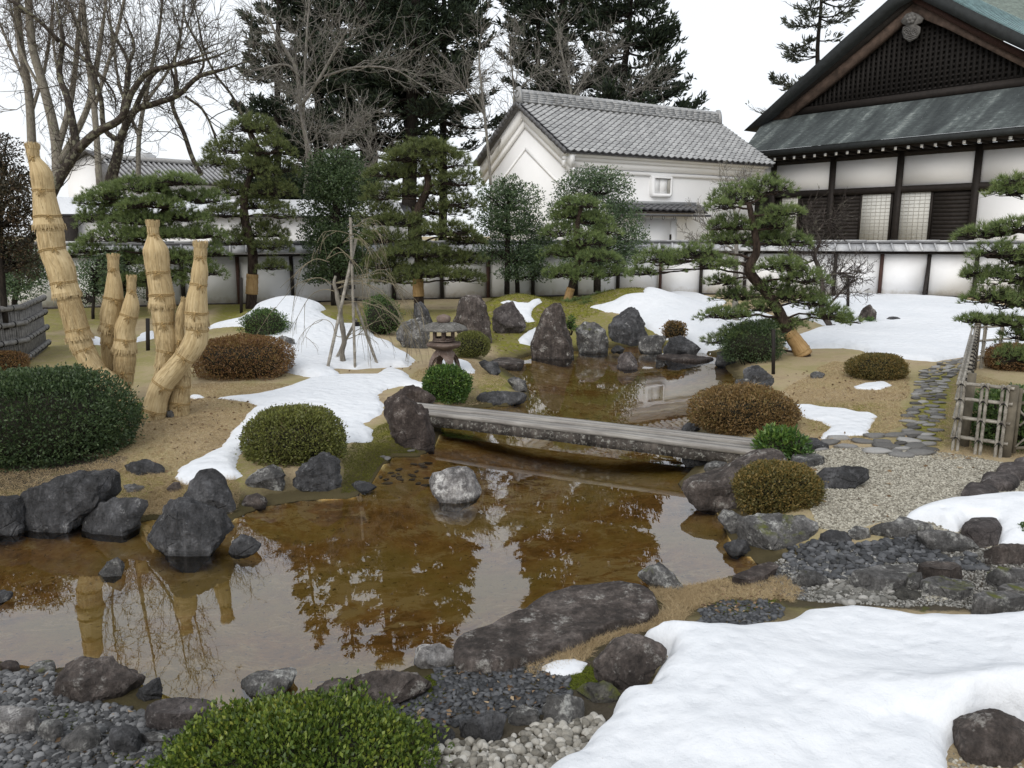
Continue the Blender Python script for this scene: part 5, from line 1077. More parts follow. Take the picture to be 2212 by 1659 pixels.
def grow(rng, base, dirs, L, m=4, wob=.12, curl=0.0, grav=0.0):
    """n curved shoots from base along dirs: (n,m,3)"""
    n = len(base); s = np.linspace(0, 1, m)[None, :, None]; L = np.broadcast_to(L, (n,))[:, None, None]
    side = unit(np.cross(dirs, rng.normal(size=(n, 3))))[:, None, :]
    A = base[:, None, :] + dirs[:, None, :] * s * L + side * L * (s ** 2) * rng.normal(0, wob, (n, 1, 1)) + side * L * wob * .5 * np.sin(s * 5 + rng.uniform(0, 6, (n, 1, 1)))
    A = A + np.array([0, 0, 1.]) * L * s ** 2 * (curl - grav); A[:, 0] = base
    return A
def sample(A, rng, lo=.25, hi=1.0):
    n, m, _ = A.shape; t = rng.uniform(lo, hi, n) * (m - 1); k = np.minimum(t.astype(int), m - 2); fr = (t - k)[:, None]; i = np.arange(n)
    return A[i, k] * (1 - fr) + A[i, k + 1] * fr, unit(A[i, k + 1] - A[i, k]), (t / (m - 1))
def branch_px(limbs, Y):
    out = []
    for pts, w0, w1, dy in limbs:
        n = len(pts); dd = np.linspace(dy[0], dy[1], n) if isinstance(dy, tuple) else np.full(n, dy)
        q = smooth_path([at(x, y, Y + e) for (x, y), e in zip(pts, dd)], 4 * n); k = depth(q[0]) / FPX
        out.append((q, np.linspace(w0 * k * .5, w1 * k * .5, len(q)) * np.interp(np.linspace(0, 1, len(q)), [0, .75, 1], [1, 1, .35] if w1 < w0 * .85 and w1 < 12 else [1, 1, 1])))
    return out
def bare_tree(label, limbs, Y, mat, dens=(18, 5, 4), L1=(.9, 2.6), name='bare_tree', seed=0, twig=None, curl=.12, spread=.9, cat='tree', tr=.011, group=None, r1=.024, flat=.75, wk=.76):
    rng = np.random.default_rng(500 + seed); B = branch_px([(p_, a_ * wk, b_ * wk, e_) for p_, a_, b_, e_ in limbs], Y); root = thing(name, label, cat, B[0][0][0], group)
    mb = MB(); tube(mb, B[0][0], B[0][1], 9); mb.obj('trunk', M[mat], root, smooth=True)
    for q, r in B[1:]: tube(MB(), q, r, 7).obj('limb', M[mat], root, smooth=True)
    bs, ds, Ls = [], [], []
    for q, r in B:
        n = max(3, int(dens[0] * len(q) / 16)); t = rng.uniform(.22, 1.0, n) * (len(q) - 1); k = np.minimum(t.astype(int), len(q) - 2); p = q[k] + (q[k + 1] - q[k]) * (t - k)[:, None]
        d = unit(unit(q[k + 1] - q[k]) * .9 + rng.normal(size=(n, 3)) * spread * [1, flat, 1] + [0, 0, .15]); bs.append(p); ds.append(d); Ls.append(rng.uniform(*L1, n) * np.clip(1.3 - t / len(q) * .6, .5, 1.3))
    b = np.concatenate(bs); d = np.concatenate(ds); L = np.concatenate(Ls); mb = MB()
    A = grow(rng, b, d, L, 6, .16, curl); rr = r1 * (L / L1[1]) ** .8; tubes(mb, A, rr, rr * .35, 4)
    A2 = np.repeat(A, dens[1], 0); p, dd, tt = sample(A2, rng, .2); L2 = np.repeat(L, dens[1]) * rng.uniform(.25, .6, len(p))
    d2 = unit(dd * .9 + rng.normal(size=dd.shape) * .62); B2 = grow(rng, p, d2, L2, 5, .16, curl * .8); tubes(mb, B2, np.full(len(p), tr * 1.15), np.full(len(p), tr * .6))
    A3 = np.repeat(B2, dens[2], 0); p, dd, tt = sample(A3, rng, .15); L3 = np.repeat(L2, dens[2]) * rng.uniform(.25, .6, len(p))
    d3 = unit(dd * .9 + rng.normal(size=dd.shape) * .6); B3 = grow(rng, p, d3, L3, 4, .14, curl * .6); tubes(mb, B3, np.full(len(p), tr * .62), np.full(len(p), tr * .35))
    mb.obj('twigs', M[twig or mat], root); return root

# ------------------------------------------------------------------ trained pines
def pine(label, trunk, pads, Y, mat='needle_pine', band=None, seed=0, dens=120, nl=.12, nw=.009, k=18, name='pine_tree', depthr=.75, lean=0.0, tufts=1.0):
    rng = np.random.default_rng(700 + seed); q = smooth_path([at(x, y, Y + (e[0] if e else 0)) for x, y, w, *e in trunk], 6 * len(trunk))
    kx = mpp(q[0]); r = np.interp(np.linspace(0, 1, len(q)), np.linspace(0, 1, len(trunk)), [t_[2] * kx * .5 for t_ in trunk])
    q[0, 2] -= .15; r = r * .85
    root = thing(name, label, 'pine tree', q[0] + [0, 0, .15])
    tube(MB(), q, r * (1 + .12 * noise(q, 3.0, seed)), 10).obj('trunk', M['bark_pine'], root, smooth=True)
    if band:
        z0, z1 = at(*band[0], Y)[2], at(*band[1], Y)[2]; n_ = 13; o_ = np.argsort(q[:, 2]); zs = np.linspace(z0, z1, n_)
        C_ = np.stack([np.interp(zs, q[o_, 2], q[o_, a_]) for a_ in range(3)], 1); rb = np.interp(zs, q[o_, 2], r[o_]) * 1.10 + .008
        sb = tube(MB(), C_, rb * (1 + .03 * np.sin(np.arange(n_) * 1.7)), 14, True, 2.0).obj('straw_band', M['straw_band'], root, smooth=True)
        for s in (2, 10):
            o = tube(MB(), [C_[s] + (C_[s] - C_[s + 1]) * .12, C_[s], C_[s] - (C_[s] - C_[s + 1]) * .12], rb[s] * 1.06, 14).obj('rope', M['rope'], sb); o.location = (0, 0, 0)
    limbs, twm, nd = MB(), MB(), MB()
    for cx, cy, rx, ry, *e in pads:
        dy = e[0] if e else rng.uniform(-.5, .5) * rx * kx * 1.2; c = at(cx, cy, Y + dy); kk = mpp(c); a, b, h = rx * kk, max(rx * kk * depthr, .25), ry * kk * 1.08
        low = q[np.argmin(np.abs(q[:, 2] - (c[2] - h * .4)) + .25 * np.linalg.norm((q - c)[:, :2], axis=1))]
        end = c + np.array([0, 0, -h * .45]); mid = (low + end) / 2 + rng.normal(0, .05, 3) * np.linalg.norm(end - low) + [0, 0, .06 * np.linalg.norm(end - low)]
        path = smooth_path([low, mid, end], 10); path += noise(path, 6.0, seed)[:, None] * .02
        tube(limbs, path, np.linspace(.055, .028, 10) * min(1.3, max(.5, a)), 6)
        nb = int(np.clip(10 * a * 2.2, 9, 36)); th = rng.uniform(0, 6.28, nb); R = rng.uniform(.55, 1.0, nb)
        tips = end + np.stack([a * R * np.cos(th), b * R * np.sin(th), h * (.1 + .35 * (1 - R ** 2)) + rng.normal(0, .04, nb)], 1)
        st = path[rng.integers(5, 10, nb)]; A = np.stack([st + (tips - st) * s + rng.normal(0, .025, (nb, 3)) * min(1, a * 1.5) * math.sin(s * 3.1) for s in np.linspace(0, 1, 6)], 1)
        tubes(limbs, A, np.full(nb, .016), np.full(nb, .008), 4)
        nt = int(dens * 1.9 * tufts * a * b * 3.6 * (1 + .6 * h / max(a, .1))) + 14
        th = rng.uniform(0, 6.28, nt); R = np.sqrt(rng.random(nt)) * (1 + .14 * np.sin(th * 3 + cx) + .10 * np.sin(th * 5 + cy)); zz = h * ((1 - R ** 2) * .95 - .30 + rng.normal(0, .22, nt)) + .05 * a * np.sin(th * 4 + 2 * cx)
        pos = c + np.stack([a * R * np.cos(th), b * R * np.sin(th), zz], 1)
        pos = pos[noise(pos, 2.6 / max(a, .4), seed) > -.75]; nt = len(pos)                   # gaps between the needle clumps
        dirs = unit(np.stack([(pos[:, 0] - c[0]) / a * .8, (pos[:, 1] - c[1]) / b * .8, np.full(nt, .75)], 1) + rng.normal(0, .25, (nt, 3)))
        needles(nd, pos, dirs, k, nl, nw, rng, .48)
        i_ = rng.integers(0, nb, nt); s0 = A[i_, rng.integers(2, 6, nt)]; near = np.linalg.norm(s0 - pos, axis=1) < .55 * a + .2
        tubes(twm, np.stack([s0, (s0 + pos) / 2 + [0, 0, -.02], pos], 1)[near], np.full(near.sum(), .006), np.full(near.sum(), .004), 3)
    limbs.obj('limbs', M['bark_pine'], root); twm.obj('twigs', M['bark_dark'], root); nd.obj('needles', M[mat], root)
    return root
pine('leaning pine with stepped flat pads and a straw band, beside the largest snow field', [(1738, 768, 40), (1722, 742, 32), (1700, 712, 29), (1682, 672, 26), (1652, 628, 25), (1622, 592, 25), (1620, 572, 23), (1634, 545, 19), (1630, 500, 15), (1618, 440, 13)],
     [(1590, 425, 62, 30), (1660, 405, 58, 26), (1560, 445, 38, 14), (1580, 485, 55, 22), (1690, 458, 55, 14), (1670, 485, 50, 22), (1575, 518, 62, 20), (1690, 520, 70, 22), (1500, 552, 60, 24), (1420, 562, 55, 24), (1385, 590, 34, 10), (1545, 570, 55, 18), (1560, 610, 40, 16), (1690, 575, 58, 22), (1735, 600, 55, 22), (1590, 640, 50, 18), (1720, 640, 60, 22), (1660, 620, 40, 18),
      (1570, 680, 60, 18), (1640, 665, 50, 16), (1760, 655, 40, 16), (1610, 715, 60, 14), (1560, 735, 45, 14), (1690, 700, 55, 12), (1795, 680, 48, 18), (1830, 690, 30, 12), (1610, 755, 55, 20)], 17.6, 'needle_pine', ((1702, 715), (1728, 765), 35, 46), 1, 85, .115, .010)
pine('spreading pine with flat layered pads behind the straw wrapped trunks', [(325, 640, 22), (330, 560, 22), (335, 500, 22), (345, 470, 22), (365, 440, 18), (352, 410, 14), (372, 390, 12)],
     [(380, 390, 60, 16), (300, 405, 70, 22), (240, 420, 50, 24), (440, 430, 52, 20), (390, 425, 45, 14), (260, 460, 70, 24), (200, 470, 35, 22), (340, 505, 80, 16), (430, 505, 65, 20), (250, 510, 70, 26), (280, 560, 60, 22), (380, 560, 70, 20), (440, 585, 45, 22), (350, 600, 60, 22), (280, 610, 60, 18), (460, 545, 35, 20), (220, 435, 60, 22), (330, 440, 70, 18), (300, 475, 75, 20), (400, 470, 60, 16), (190, 540, 45, 24)], 25.5, 'needle_pine', None, 2, 60, .15, .013)
pine('tall pine with a straw band near the snow covered mound', [(542, 668, 28), (545, 600, 26), (545, 540, 24), (530, 480, 24), (528, 430, 20), (540, 380, 16), (560, 330, 12), (540, 280, 8)],
     [(545, 275, 60, 22), (580, 320, 55, 26), (500, 320, 55, 24), (600, 360, 42, 28), (545, 365, 60, 24), (470, 350, 40, 16), (590, 410, 50, 24), (500, 410, 50, 24), (555, 440, 55, 20), (600, 460, 40, 24), (480, 460, 45, 18), (560, 500, 60, 24), (590, 530, 45, 22), (505, 520, 45, 18), (590, 575, 35, 16)], 28.0, 'needle_pine2', ((545, 592), (541, 635), 21, 24), 3, 58, .16, .014)
pine('broad rounded pine with a straw band behind the weeping tree', [(905, 655, 26), (903, 610, 24), (905, 560, 24), (900, 500, 26), (905, 450, 22), (925, 400, 18), (915, 350, 14)],
     [(920, 325, 75, 24), (870, 340, 50, 20), (970, 350, 55, 26), (840, 375, 55, 22), (910, 370, 60, 24), (990, 390, 55, 26), (950, 410, 55, 24), (820, 420, 45, 24), (880, 415, 45, 20), (1000, 440, 45, 22), (820, 460, 50, 24), (950, 455, 60, 22), (860, 480, 70, 20), (960, 500, 75, 20), (1010, 520, 45, 18), (830, 515, 60, 20), (900, 545, 90, 22), (980, 560, 65, 22), (830, 570, 50, 22), (930, 590, 85, 20), (1010, 600, 40, 18), (850, 600, 55, 18)], 26.5, 'needle_pine2', ((902, 602), (904, 640), 23, 27), 4, 55, .155, .0135)
pine('small pine with a straw banded slanting trunk in front of the storehouse', [(1222, 665, 18), (1228, 640, 18), (1240, 600, 18), (1248, 560, 16), (1245, 500, 14), (1255, 450, 10)],
     [(1250, 440, 52, 16), (1235, 465, 45, 16), (1280, 475, 45, 18), (1215, 500, 50, 20), (1270, 520, 55, 20), (1310, 500, 35, 16), (1225, 545, 55, 20), (1290, 555, 50, 18), (1250, 590, 60, 20), (1320, 590, 40, 16), (1210, 590, 40, 18), (1270, 655, 60, 8), (1310, 640, 30, 8)], 26.0, 'needle_pine', ((1232, 622), (1225, 655), 17, 19), 5, 60, .15, .013)
pine('pine with low shelf like boughs leaning in over the bamboo fence', [(2270, 900, 40), (2262, 780, 38), (2250, 680, 34), (2240, 580, 30), (2230, 480, 26), (2225, 400, 20)],
     [(2195, 395, 50, 18), (2175, 415, 40, 12), (2130, 505, 58, 16), (2190, 490, 55, 18), (2160, 545, 60, 22), (2210, 560, 50, 26), (2120, 590, 45, 18), (2180, 600, 60, 24), (2140, 640, 55, 22), (2200, 650, 55, 30), (2110, 690, 36, 12), (2160, 695, 55, 14), (2205, 720, 45, 26), (2190, 770, 45, 22)], 11.8, 'needle_pine', None, 6, 120, .10, .008)

# ------------------------------------------------------------------ broadleaf evergreens
def leafy_tree(label, trunk, blobs, Y, mat, leaf, n, name='evergreen_tree', seed=0, gap=.1, wid=.42):
    rng = np.random.default_rng(900 + seed); q = smooth_path([at(x, y, Y) for x, y, w in trunk], 18); kx = mpp(q[0])
    root = thing(name, label, 'tree', q[0]); q[0, 2] -= .2
    tube(MB(), q, np.interp(np.linspace(0, 1, 18), np.linspace(0, 1, len(trunk)), [w * kx * .5 for _, _, w in trunk]), 8).obj('trunk', M['bark_dark'], root, smooth=True)
    lm, lf = MB(), MB(); tot = sum(b[2] * b[3] for b in blobs)
    for cx, cy, rx, ry in blobs:
        c = at(cx, cy, Y + rng.uniform(-.5, .5)); a, h = rx * kx, ry * kx; nn = int(n * rx * ry / tot)
        d = unit(rng.normal(size=(nn, 3))); r = rng.random(nn) ** .42 * (1 + .18 * noise(d, 2.5, seed) + .12 * noise(d, 6, seed))
        pos = c + d * r[:, None] * [a, a * .8, h]; keep = noise(pos, 2.2, seed) > -1 + gap * 4 - .5; pos = pos[keep]; d = d[keep]
        leaves(lf, pos, d * .7 + rng.normal(size=d.shape) * .7 + [0, 0, .25], leaf, leaf * wid, rng)
        st = q[np.argmin(np.abs(q[:, 2] - (c[2] - h * .6)))]; m_ = 9; tips = c + unit(rng.normal(size=(m_, 3))) * rng.uniform(.4, .95, (m_, 1)) * [a, a * .8, h]
        A = np.stack([st + (tips - st) * s + rng.normal(0, .06, (m_, 3)) * math.sin(s * 3.1) + [0, 0, .1 * s] for s in np.linspace(0, 1, 6)], 1); tubes(lm, A, np.full(m_, .035), np.full(m_, .008), 4)
    lm.obj('limbs', M['bark_dark'], root); lf.obj('crown', M[mat], root); return root
leafy_tree('dark dense evergreen tree left of the broad rounded pine', [(725, 650, 22), (728, 520, 20), (725, 380, 12)], [(725, 350, 60, 28), (700, 390, 55, 40), (755, 400, 60, 45), (720, 450, 75, 45), (690, 510, 45, 40), (745, 520, 65, 45), (700, 570, 50, 28), (770, 570, 45, 30), (690, 600, 40, 14)], 29.3, 'leaf_dark', .12, 21000, seed=1)
leafy_tree('sparse grey green evergreen in front of the storehouse gable', [(1095, 625, 12), (1096, 540, 11), (1098, 400, 5)], [(1098, 405, 38, 26), (1070, 430, 45, 32), (1130, 430, 45, 34), (1060, 480, 45, 36), (1105, 480, 50, 36), (1145, 490, 40, 36), (1070, 540, 45, 32), (1130, 550, 50, 34), (1110, 590, 40, 18)], 30.5, 'leaf_ever', .11, 12500, seed=2, gap=.18)
leafy_tree('broad domed evergreen against the storehouse long wall', [(1290, 620, 16), (1290, 520, 14), (1285, 400, 8)], [(1285, 385, 55, 28), (1245, 410, 50, 34), (1320, 410, 50, 38), (1220, 460, 42, 40), (1280, 460, 55, 40), (1345, 470, 45, 42), (1300, 530, 60, 40), (1365, 520, 38, 36), (1340, 565, 50, 28), (1260, 560, 50, 34)], 31.5, 'leaf_ever', .115, 16000, seed=3, gap=.12)
leafy_tree('second slim trunked evergreen close beside the sparse grey green one', [(1118, 622, 10), (1115, 560, 9), (1125, 520, 6)], [(1150, 560, 35, 26), (1175, 520, 30, 30), (1170, 590, 35, 18)], 31.0, 'leaf_ever', .11, 3200, seed=4, gap=.2)

# ------------------------------------------------------------------ tall conifers behind the wall
def conifer(label, base, top, Y, trunk_w, prof, nb, mat='needle_dark', seed=0, name='conifer', start=.2, spray=(.42, .10), per=7.5, droop=.12, az=None, gap=0.0, tip=.16):
    gap = gap * .5 + .24; nb = int(nb * 1.1)
    rng = np.random.default_rng(1100 + seed); b = at(*base, Y); t_ = at(*top, Y); b[2] = .2
    H = t_[2] - b[2]; root = thing(name, label, 'conifer', b); s = np.linspace(0, 1, 24); q = b + (t_ - b) * s[:, None]; q[:, 0] += .12 * noise(q, .25, seed)
    tube(MB(), q, trunk_w * .5 * (1 - .82 * s), 9).obj('trunk', M['bark_dark'], root, smooth=True)
    u = start + (1 - start) * rng.random(nb) ** .92; u.sort(); base_p = np.stack([np.interp(u, s, q[:, i]) for i in range(3)], 1)
    a = rng.uniform(0, 6.28, nb) if az is None else rng.uniform(az[0], az[1], nb)
    L = np.interp(u, [p[0] for p in prof], [p[1] for p in prof]) * rng.uniform(.6, 1.15, nb)
    m = 8; f = np.linspace(0, 1, m)[None, :]; hd = np.stack([np.cos(a), np.sin(a), np.zeros(nb)], 1)
    A = base_p[:, None, :] + hd[:, None, :] * (f * L[:, None])[..., None]
    A[:, :, 2] += L[:, None] * (-droop * np.sin(f * 2.6) + tip * f ** 2.5) + rng.normal(0, .06, (nb, 1)) * f * L[:, None]
    lm, nd = MB(), MB(); tubes(lm, A, .02 + .018 * L, np.full(nb, .012), 5)
    k2 = np.maximum(3, (L * per).astype(int)); A2 = np.repeat(A, k2, 0); L2 = np.repeat(L, k2)
    p, dd, tt = sample(A2, rng, .22); sd = np.cross(dd, [0, 0, 1.]) * np.where(rng.random(len(p)) < .5, 1, -1)[:, None]
    d2 = unit(dd * .75 + sd * rng.uniform(.4, 1.0, (len(p), 1)) + np.array([0, 0, .05]) + rng.normal(0, .12, p.shape)); S = grow(rng, p, d2, np.clip(L2 * (1.1 - tt) * .55, .35, 1.6), 4, .1, tip * .9); tubes(lm, S, np.full(len(p), .014), np.full(len(p), .006), 3)
    pos = np.concatenate([S[:, 1], S[:, 2], S[:, 3], (S[:, 2] + S[:, 3]) / 2, p]); dr = unit(np.concatenate([S[:, 3] - S[:, 2]] * 4 + [dd]))
    if gap: kp = noise(pos, .75, seed) > gap * 1.6 - 1; pos, dr = pos[kp], dr[kp]
    pos2 = np.repeat(pos, 2, 0) + rng.normal(0, .10, (len(pos) * 2, 3)) * [1, 1, .5]; dr2 = np.repeat(dr, 2, 0)
    leaves(nd, pos2, dr2 + rng.normal(size=dr2.shape) * .38 + [0, 0, .12], spray[0], spray[1], rng, 0, .6)
    lm.obj('limbs', M['bark_dark'], root); nd.obj('needles', M[mat], root); return root
leafy_tree('tall rusty leaved bush beyond the split bamboo screen', [(10, 690, 14), (0, 500, 12), (5, 380, 8)], [(-10, 330, 55, 45), (50, 390, 40, 34), (5, 420, 60, 50), (60, 460, 38, 45), (-70, 400, 80, 90), (10, 510, 65, 50), (-140, 380, 90, 110), (-80, 540, 90, 70), (55, 560, 40, 50)], 15.8, 'leaf_rust', .065, 26000, 'rusty_bush', 11, .15)
leafy_tree('dark glossy leaved bush filling the corner beyond the bamboo screen', [(30, 660, 12), (40, 600, 10), (40, 540, 8)], [(20, 560, 60, 40), (75, 570, 35, 40), (-40, 580, 60, 60), (30, 610, 70, 38), (95, 500, 22, 30)], 19.5, 'leaf_ever', .075, 11000, 'dark_bush', 12, .1)
leafy_tree('blue green leafed bush reaching before the wall behind the straw wrapped stems', [(200, 680, 7), (205, 620, 6), (210, 560, 4)], [(190, 590, 35, 30), (225, 620, 35, 28), (240, 570, 30, 24), (175, 640, 25, 20)], 24.5, 'leaf_ever', .085, 2200, 'leafy_bush', 13, .2)
GC = 'tall conifers behind the garden'
conifer('slim dark conifer at the edge of the dense group beside the bare trees', (590, 470), (600, -330), 52, .6, [(.1, 2.2), (.5, 2.4), (1, .4)], 95, seed=1, start=.18)
conifer('thick trunked dark fir behind the dark evergreen tree', (795, 480), (788, -420), 54, 1.5, [(.1, 3.0), (.3, 5.0), (.6, 4.6), (1, .5)], 150, seed=2, start=.22)
conifer('dark conifer filling the dense group left of the thick trunked fir', (680, 470), (690, -380), 56, .9, [(.1, 3.0), (.4, 3.8), (1, .5)], 130, seed=3, start=.15)
conifer('fir with a pale brown forked trunk above the broad rounded pine', (878, 470), (905, -400), 52, 1.15, [(.1, 2.5), (.35, 5.2), (.6, 4.8), (1, .5)], 110, seed=4, start=.38, gap=.25)
conifer('dark conifer behind and between the two thickest trunks', (955, 470), (960, -300), 58, .7, [(.1, 2.6), (.4, 4.2), (1, .5)], 90, seed=5, start=.3, gap=.3)
conifer('green topped conifer rising behind the storehouse roof peak', (1218, 420), (1222, -420), 56, .9, [(.1, 3.0), (.35, 4.2), (.6, 4.2), (1, .5)], 115, 'needle_dark', seed=6, start=.28, gap=.15)
conifer('slender conifer stem left of the green topped conifer', (1165, 430), (1160, -300), 55, .55, [(.1, 1.6), (.5, 2.4), (1, .4)], 60, seed=7, start=.35, gap=.35)
conifer('leaning fir with long upswept boughs above the storehouse roof', (1308, 420), (1385, -260), 53, .75, [(.1, 4.2), (.35, 5.2), (.55, 4.2), (.8, 3.0), (1, .5)], 120, 'needle_dark', seed=8, start=.27, tip=.26, gap=.1)
conifer('thin sparse fir with gaunt boughs beside the hall roof', (1765, 430), (1775, -120), 66, .75, [(.1, 6.0), (.45, 6.0), (.62, 3.6), (.85, 3.0), (1, .6)], 44, 'needle_grey', seed=9, start=.28, per=4.2, gap=.45, spray=(.5, .08))
conifer('small conifer tip showing above the storehouse ridge end', (1512, 420), (1508, 232), 64, .3, [(.1, 2.0), (.6, 1.6), (1, .3)], 40, 'needle_dark', seed=10, start=.5)

bare_tree('dark lichened cherry tree forking behind the tallest straw wrapped trunk', [([(95, 470), (112, 415), (150, 350), (166, 325)], 34, 26, 0), ([(166, 325), (160, 285), (146, 215), (128, 160), (135, 80), (120, 0)], 24, 10, (0, .8)), ([(166, 325), (210, 285), (262, 255), (285, 200), (322, 155), (370, 142), (430, 122), (478, 105)], 26, 6, (0, -1.5)),
          ([(262, 255), (272, 190), (276, 140), (290, 100), (265, 30)], 15, 6, (-.4, .8)), ([(128, 90), (95, 55), (50, 18), (0, -10)], 13, 8, (0, -1)), ([(130, 85), (185, 130), (245, 200), (250, 245)], 10, 5, (.2, .8))], 33, 'bark_cherry', (12, 4, 4), (1.0, 2.8), 'cherry_tree', 1)
bare_tree('dark cherry tree with a long arching limb in front of the distant tiled roof', [([(235, 410), (243, 375), (255, 330), (258, 305)], 34, 24, 0), ([(258, 305), (226, 280), (218, 215), (196, 140), (170, 70), (150, 10)], 16, 7, (0, .6)), ([(258, 305), (290, 240), (330, 225), (385, 205), (430, 165), (490, 148), (545, 128)], 22, 7, (0, -1.2)), ([(280, 260), (320, 175), (350, 145), (400, 138), (470, 120), (520, 95)], 16, 5, (0, 1)), ([(266, 290), (272, 215), (278, 140), (240, 60), (225, 0)], 14, 6, (0, .5)), ([(385, 200), (378, 130), (390, 80), (372, 10)], 9, 4, (-.6, 0))], 34, 'bark_cherry', (12, 4, 4), (.9, 2.6), 'cherry_tree', 2)
bare_tree('thin dark slanting cherry stem rising behind the layered pine', [([(435, 378), (415, 340), (398, 290), (372, 225), (380, 190), (360, 120)], 14, 9, 0), ([(400, 208), (440, 240), (470, 310), (480, 350)], 8, 5, (0, .3)), ([(365, 220), (440, 140), (400, 40), (395, -10)], 9, 5, (0, .8)), ([(556, 350), (530, 265), (500, 205), (465, 160), (440, 105), (425, 30), (410, -20)], 9, 5, (.5, 1.4))], 35, 'bark_cherry', (12, 4, 4), (.8, 2.2), 'cherry_tree', 3)
for sd, lab, limbs in ((4, 'pale smooth multi stemmed tree behind the tallest straw wrapped trunk', [([(125, 400), (120, 300), (95, 190), (70, 100), (60, -20)], 30, 18, 0), ([(122, 330), (150, 230), (165, 120), (175, -20)], 20, 10, (0, 1)), ([(124, 360), (190, 230), (215, 100), (232, -20)], 20, 10, (0, -1)), ([(100, 210), (50, 120), (20, 0)], 10, 6, (0, 1)), ([(150, 230), (120, 130), (110, -10)], 9, 5, (0, 1))]),
                       (5, 'pale tall tree with a yellow flecked upright stem at the photo edge', [([(70, 330), (62, 200), (45, 100), (35, 0), (30, -80)], 24, 16, 0), ([(66, 250), (100, 130), (118, -20)], 11, 6, (0, .8)), ([(60, 190), (20, 100), (-10, 30)], 10, 5, (0, .8))]),
                       (6, 'pale bare tree with fan of thin stems above the distant roof', [([(300, 420), (300, 300), (320, 180), (345, 60), (350, -30)], 14, 8, 0), ([(302, 300), (260, 190), (240, 60), (235, -20)], 10, 5, (0, 1)), ([(310, 230), (380, 120), (400, 0)], 9, 5, (0, -1))])):
    bare_tree(lab, limbs, 44 + sd, 'bark_pale', (20, 5, 4), (1.6, 4.2), 'pale_tree', sd, 'bark_fine', .25, .7, tr=.016)
bare_tree('grey bare tree with crossing limbs before the dark conifers', [([(660, 420), (665, 330), (650, 240), (640, 150), (600, 80), (565, 10)], 15, 8, 0), ([(650, 230), (690, 170), (735, 90), (760, 50)], 11, 5, (0, -1)), ([(655, 260), (660, 120), (668, 0)], 9, 5, (0, .5)), ([(650, 170), (620, 140), (560, 150), (520, 160)], 7, 4, (0, -1)), ([(700, 165), (770, 145), (850, 150), (920, 190)], 7, 3, (0, -.6))], 40, 'bark_grey', (24, 5, 4), (.9, 2.6), 'bare_tree', 7, None, .1)
bare_tree('grey bare sapling low before the conifers behind the dark evergreen', [([(700, 430), (672, 330), (650, 250), (640, 200)], 6, 4, 0), ([(690, 400), (720, 330), (760, 270), (800, 240)], 5, 3, (0, .5)), ([(700, 425), (780, 375), (808, 345), (790, 300), (770, 265)], 4, 3, (0, 0))], 38, 'bark_grey', (26, 6, 4), (.7, 2.0), 'bare_tree', 8, None, .1)
bare_tree('slender grey bare tree beside the storehouse gable peak', [([(1060, 400), (1055, 330), (1045, 230), (1035, 130), (1040, 60)], 9, 5, 0), ([(1048, 250), (1000, 190), (960, 170)], 6, 3, (0, 0)), ([(1060, 335), (1100, 270), (1110, 215), (1105, 140), (1100, 80)], 6, 4, (.5, .5)), ([(1112, 200), (1160, 160), (1200, 150)], 5, 3, (.5, .2))], 42, 'bark_grey', (24, 5, 4), (.9, 2.4), 'bare_tree', 9, None, .12)
bare_tree('reddish grey bare tree in front of the green topped conifer', [([(1240, 300), (1235, 210), (1215, 120), (1200, 60)], 7, 4, 0), ([(1235, 210), (1280, 150), (1310, 110)], 6, 3, (0, 0)), ([(1240, 298), (1305, 272), (1340, 220), (1380, 190), (1430, 190)], 6, 3, (.5, 0))], 49, 'bark_grey', (34, 6, 4), (.9, 2.4), 'bare_tree', 10, None, .12)
bare_tree('crooked dark plum tree with fine reddish twigs in front of the wall', [([(1792, 702), (1775, 672), (1778, 640), (1772, 590), (1760, 552), (1772, 520), (1762, 498)], 17, 8, 0), ([(1776, 606), (1800, 592), (1830, 590), (1848, 594)], 8, 4, (0, -.3)), ([(1780, 672), (1808, 640), (1835, 612), (1860, 600)], 8, 3, (0, .2)), ([(1762, 545), (1745, 505), (1740, 470)], 8, 4, (0, .3)), ([(1764, 560), (1735, 568), (1720, 550)], 6, 3, (0, .2)), ([(1766, 500), (1785, 480), (1800, 492)], 5, 3, (0, -.2))], 21.5, 'bark_plum', (22, 6, 4), (.25, .75), 'plum_tree', 11, None, .12, .9, tr=.007, r1=.014)
bare_tree('small bare shrub tree with forking grey stems behind the leaning pine', [([(1590, 720), (1588, 640), (1590, 560), (1592, 470)], 20, 9, 0), ([(1590, 545), (1550, 512), (1520, 480), (1515, 470)], 7, 3, (0, 0)), ([(1560, 560), (1505, 520), (1490, 500)], 5, 2, (0, .2)), ([(1590, 480), (1580, 420), (1570, 390)], 7, 3, (0, 0)), ([(1592, 470), (1610, 410), (1605, 385)], 6, 3, (0, 0))], 22.5, 'bark_grey', (18, 5, 4), (.3, .8), 'bare_tree', 12, None, .12, .9, tr=.007, r1=.014)

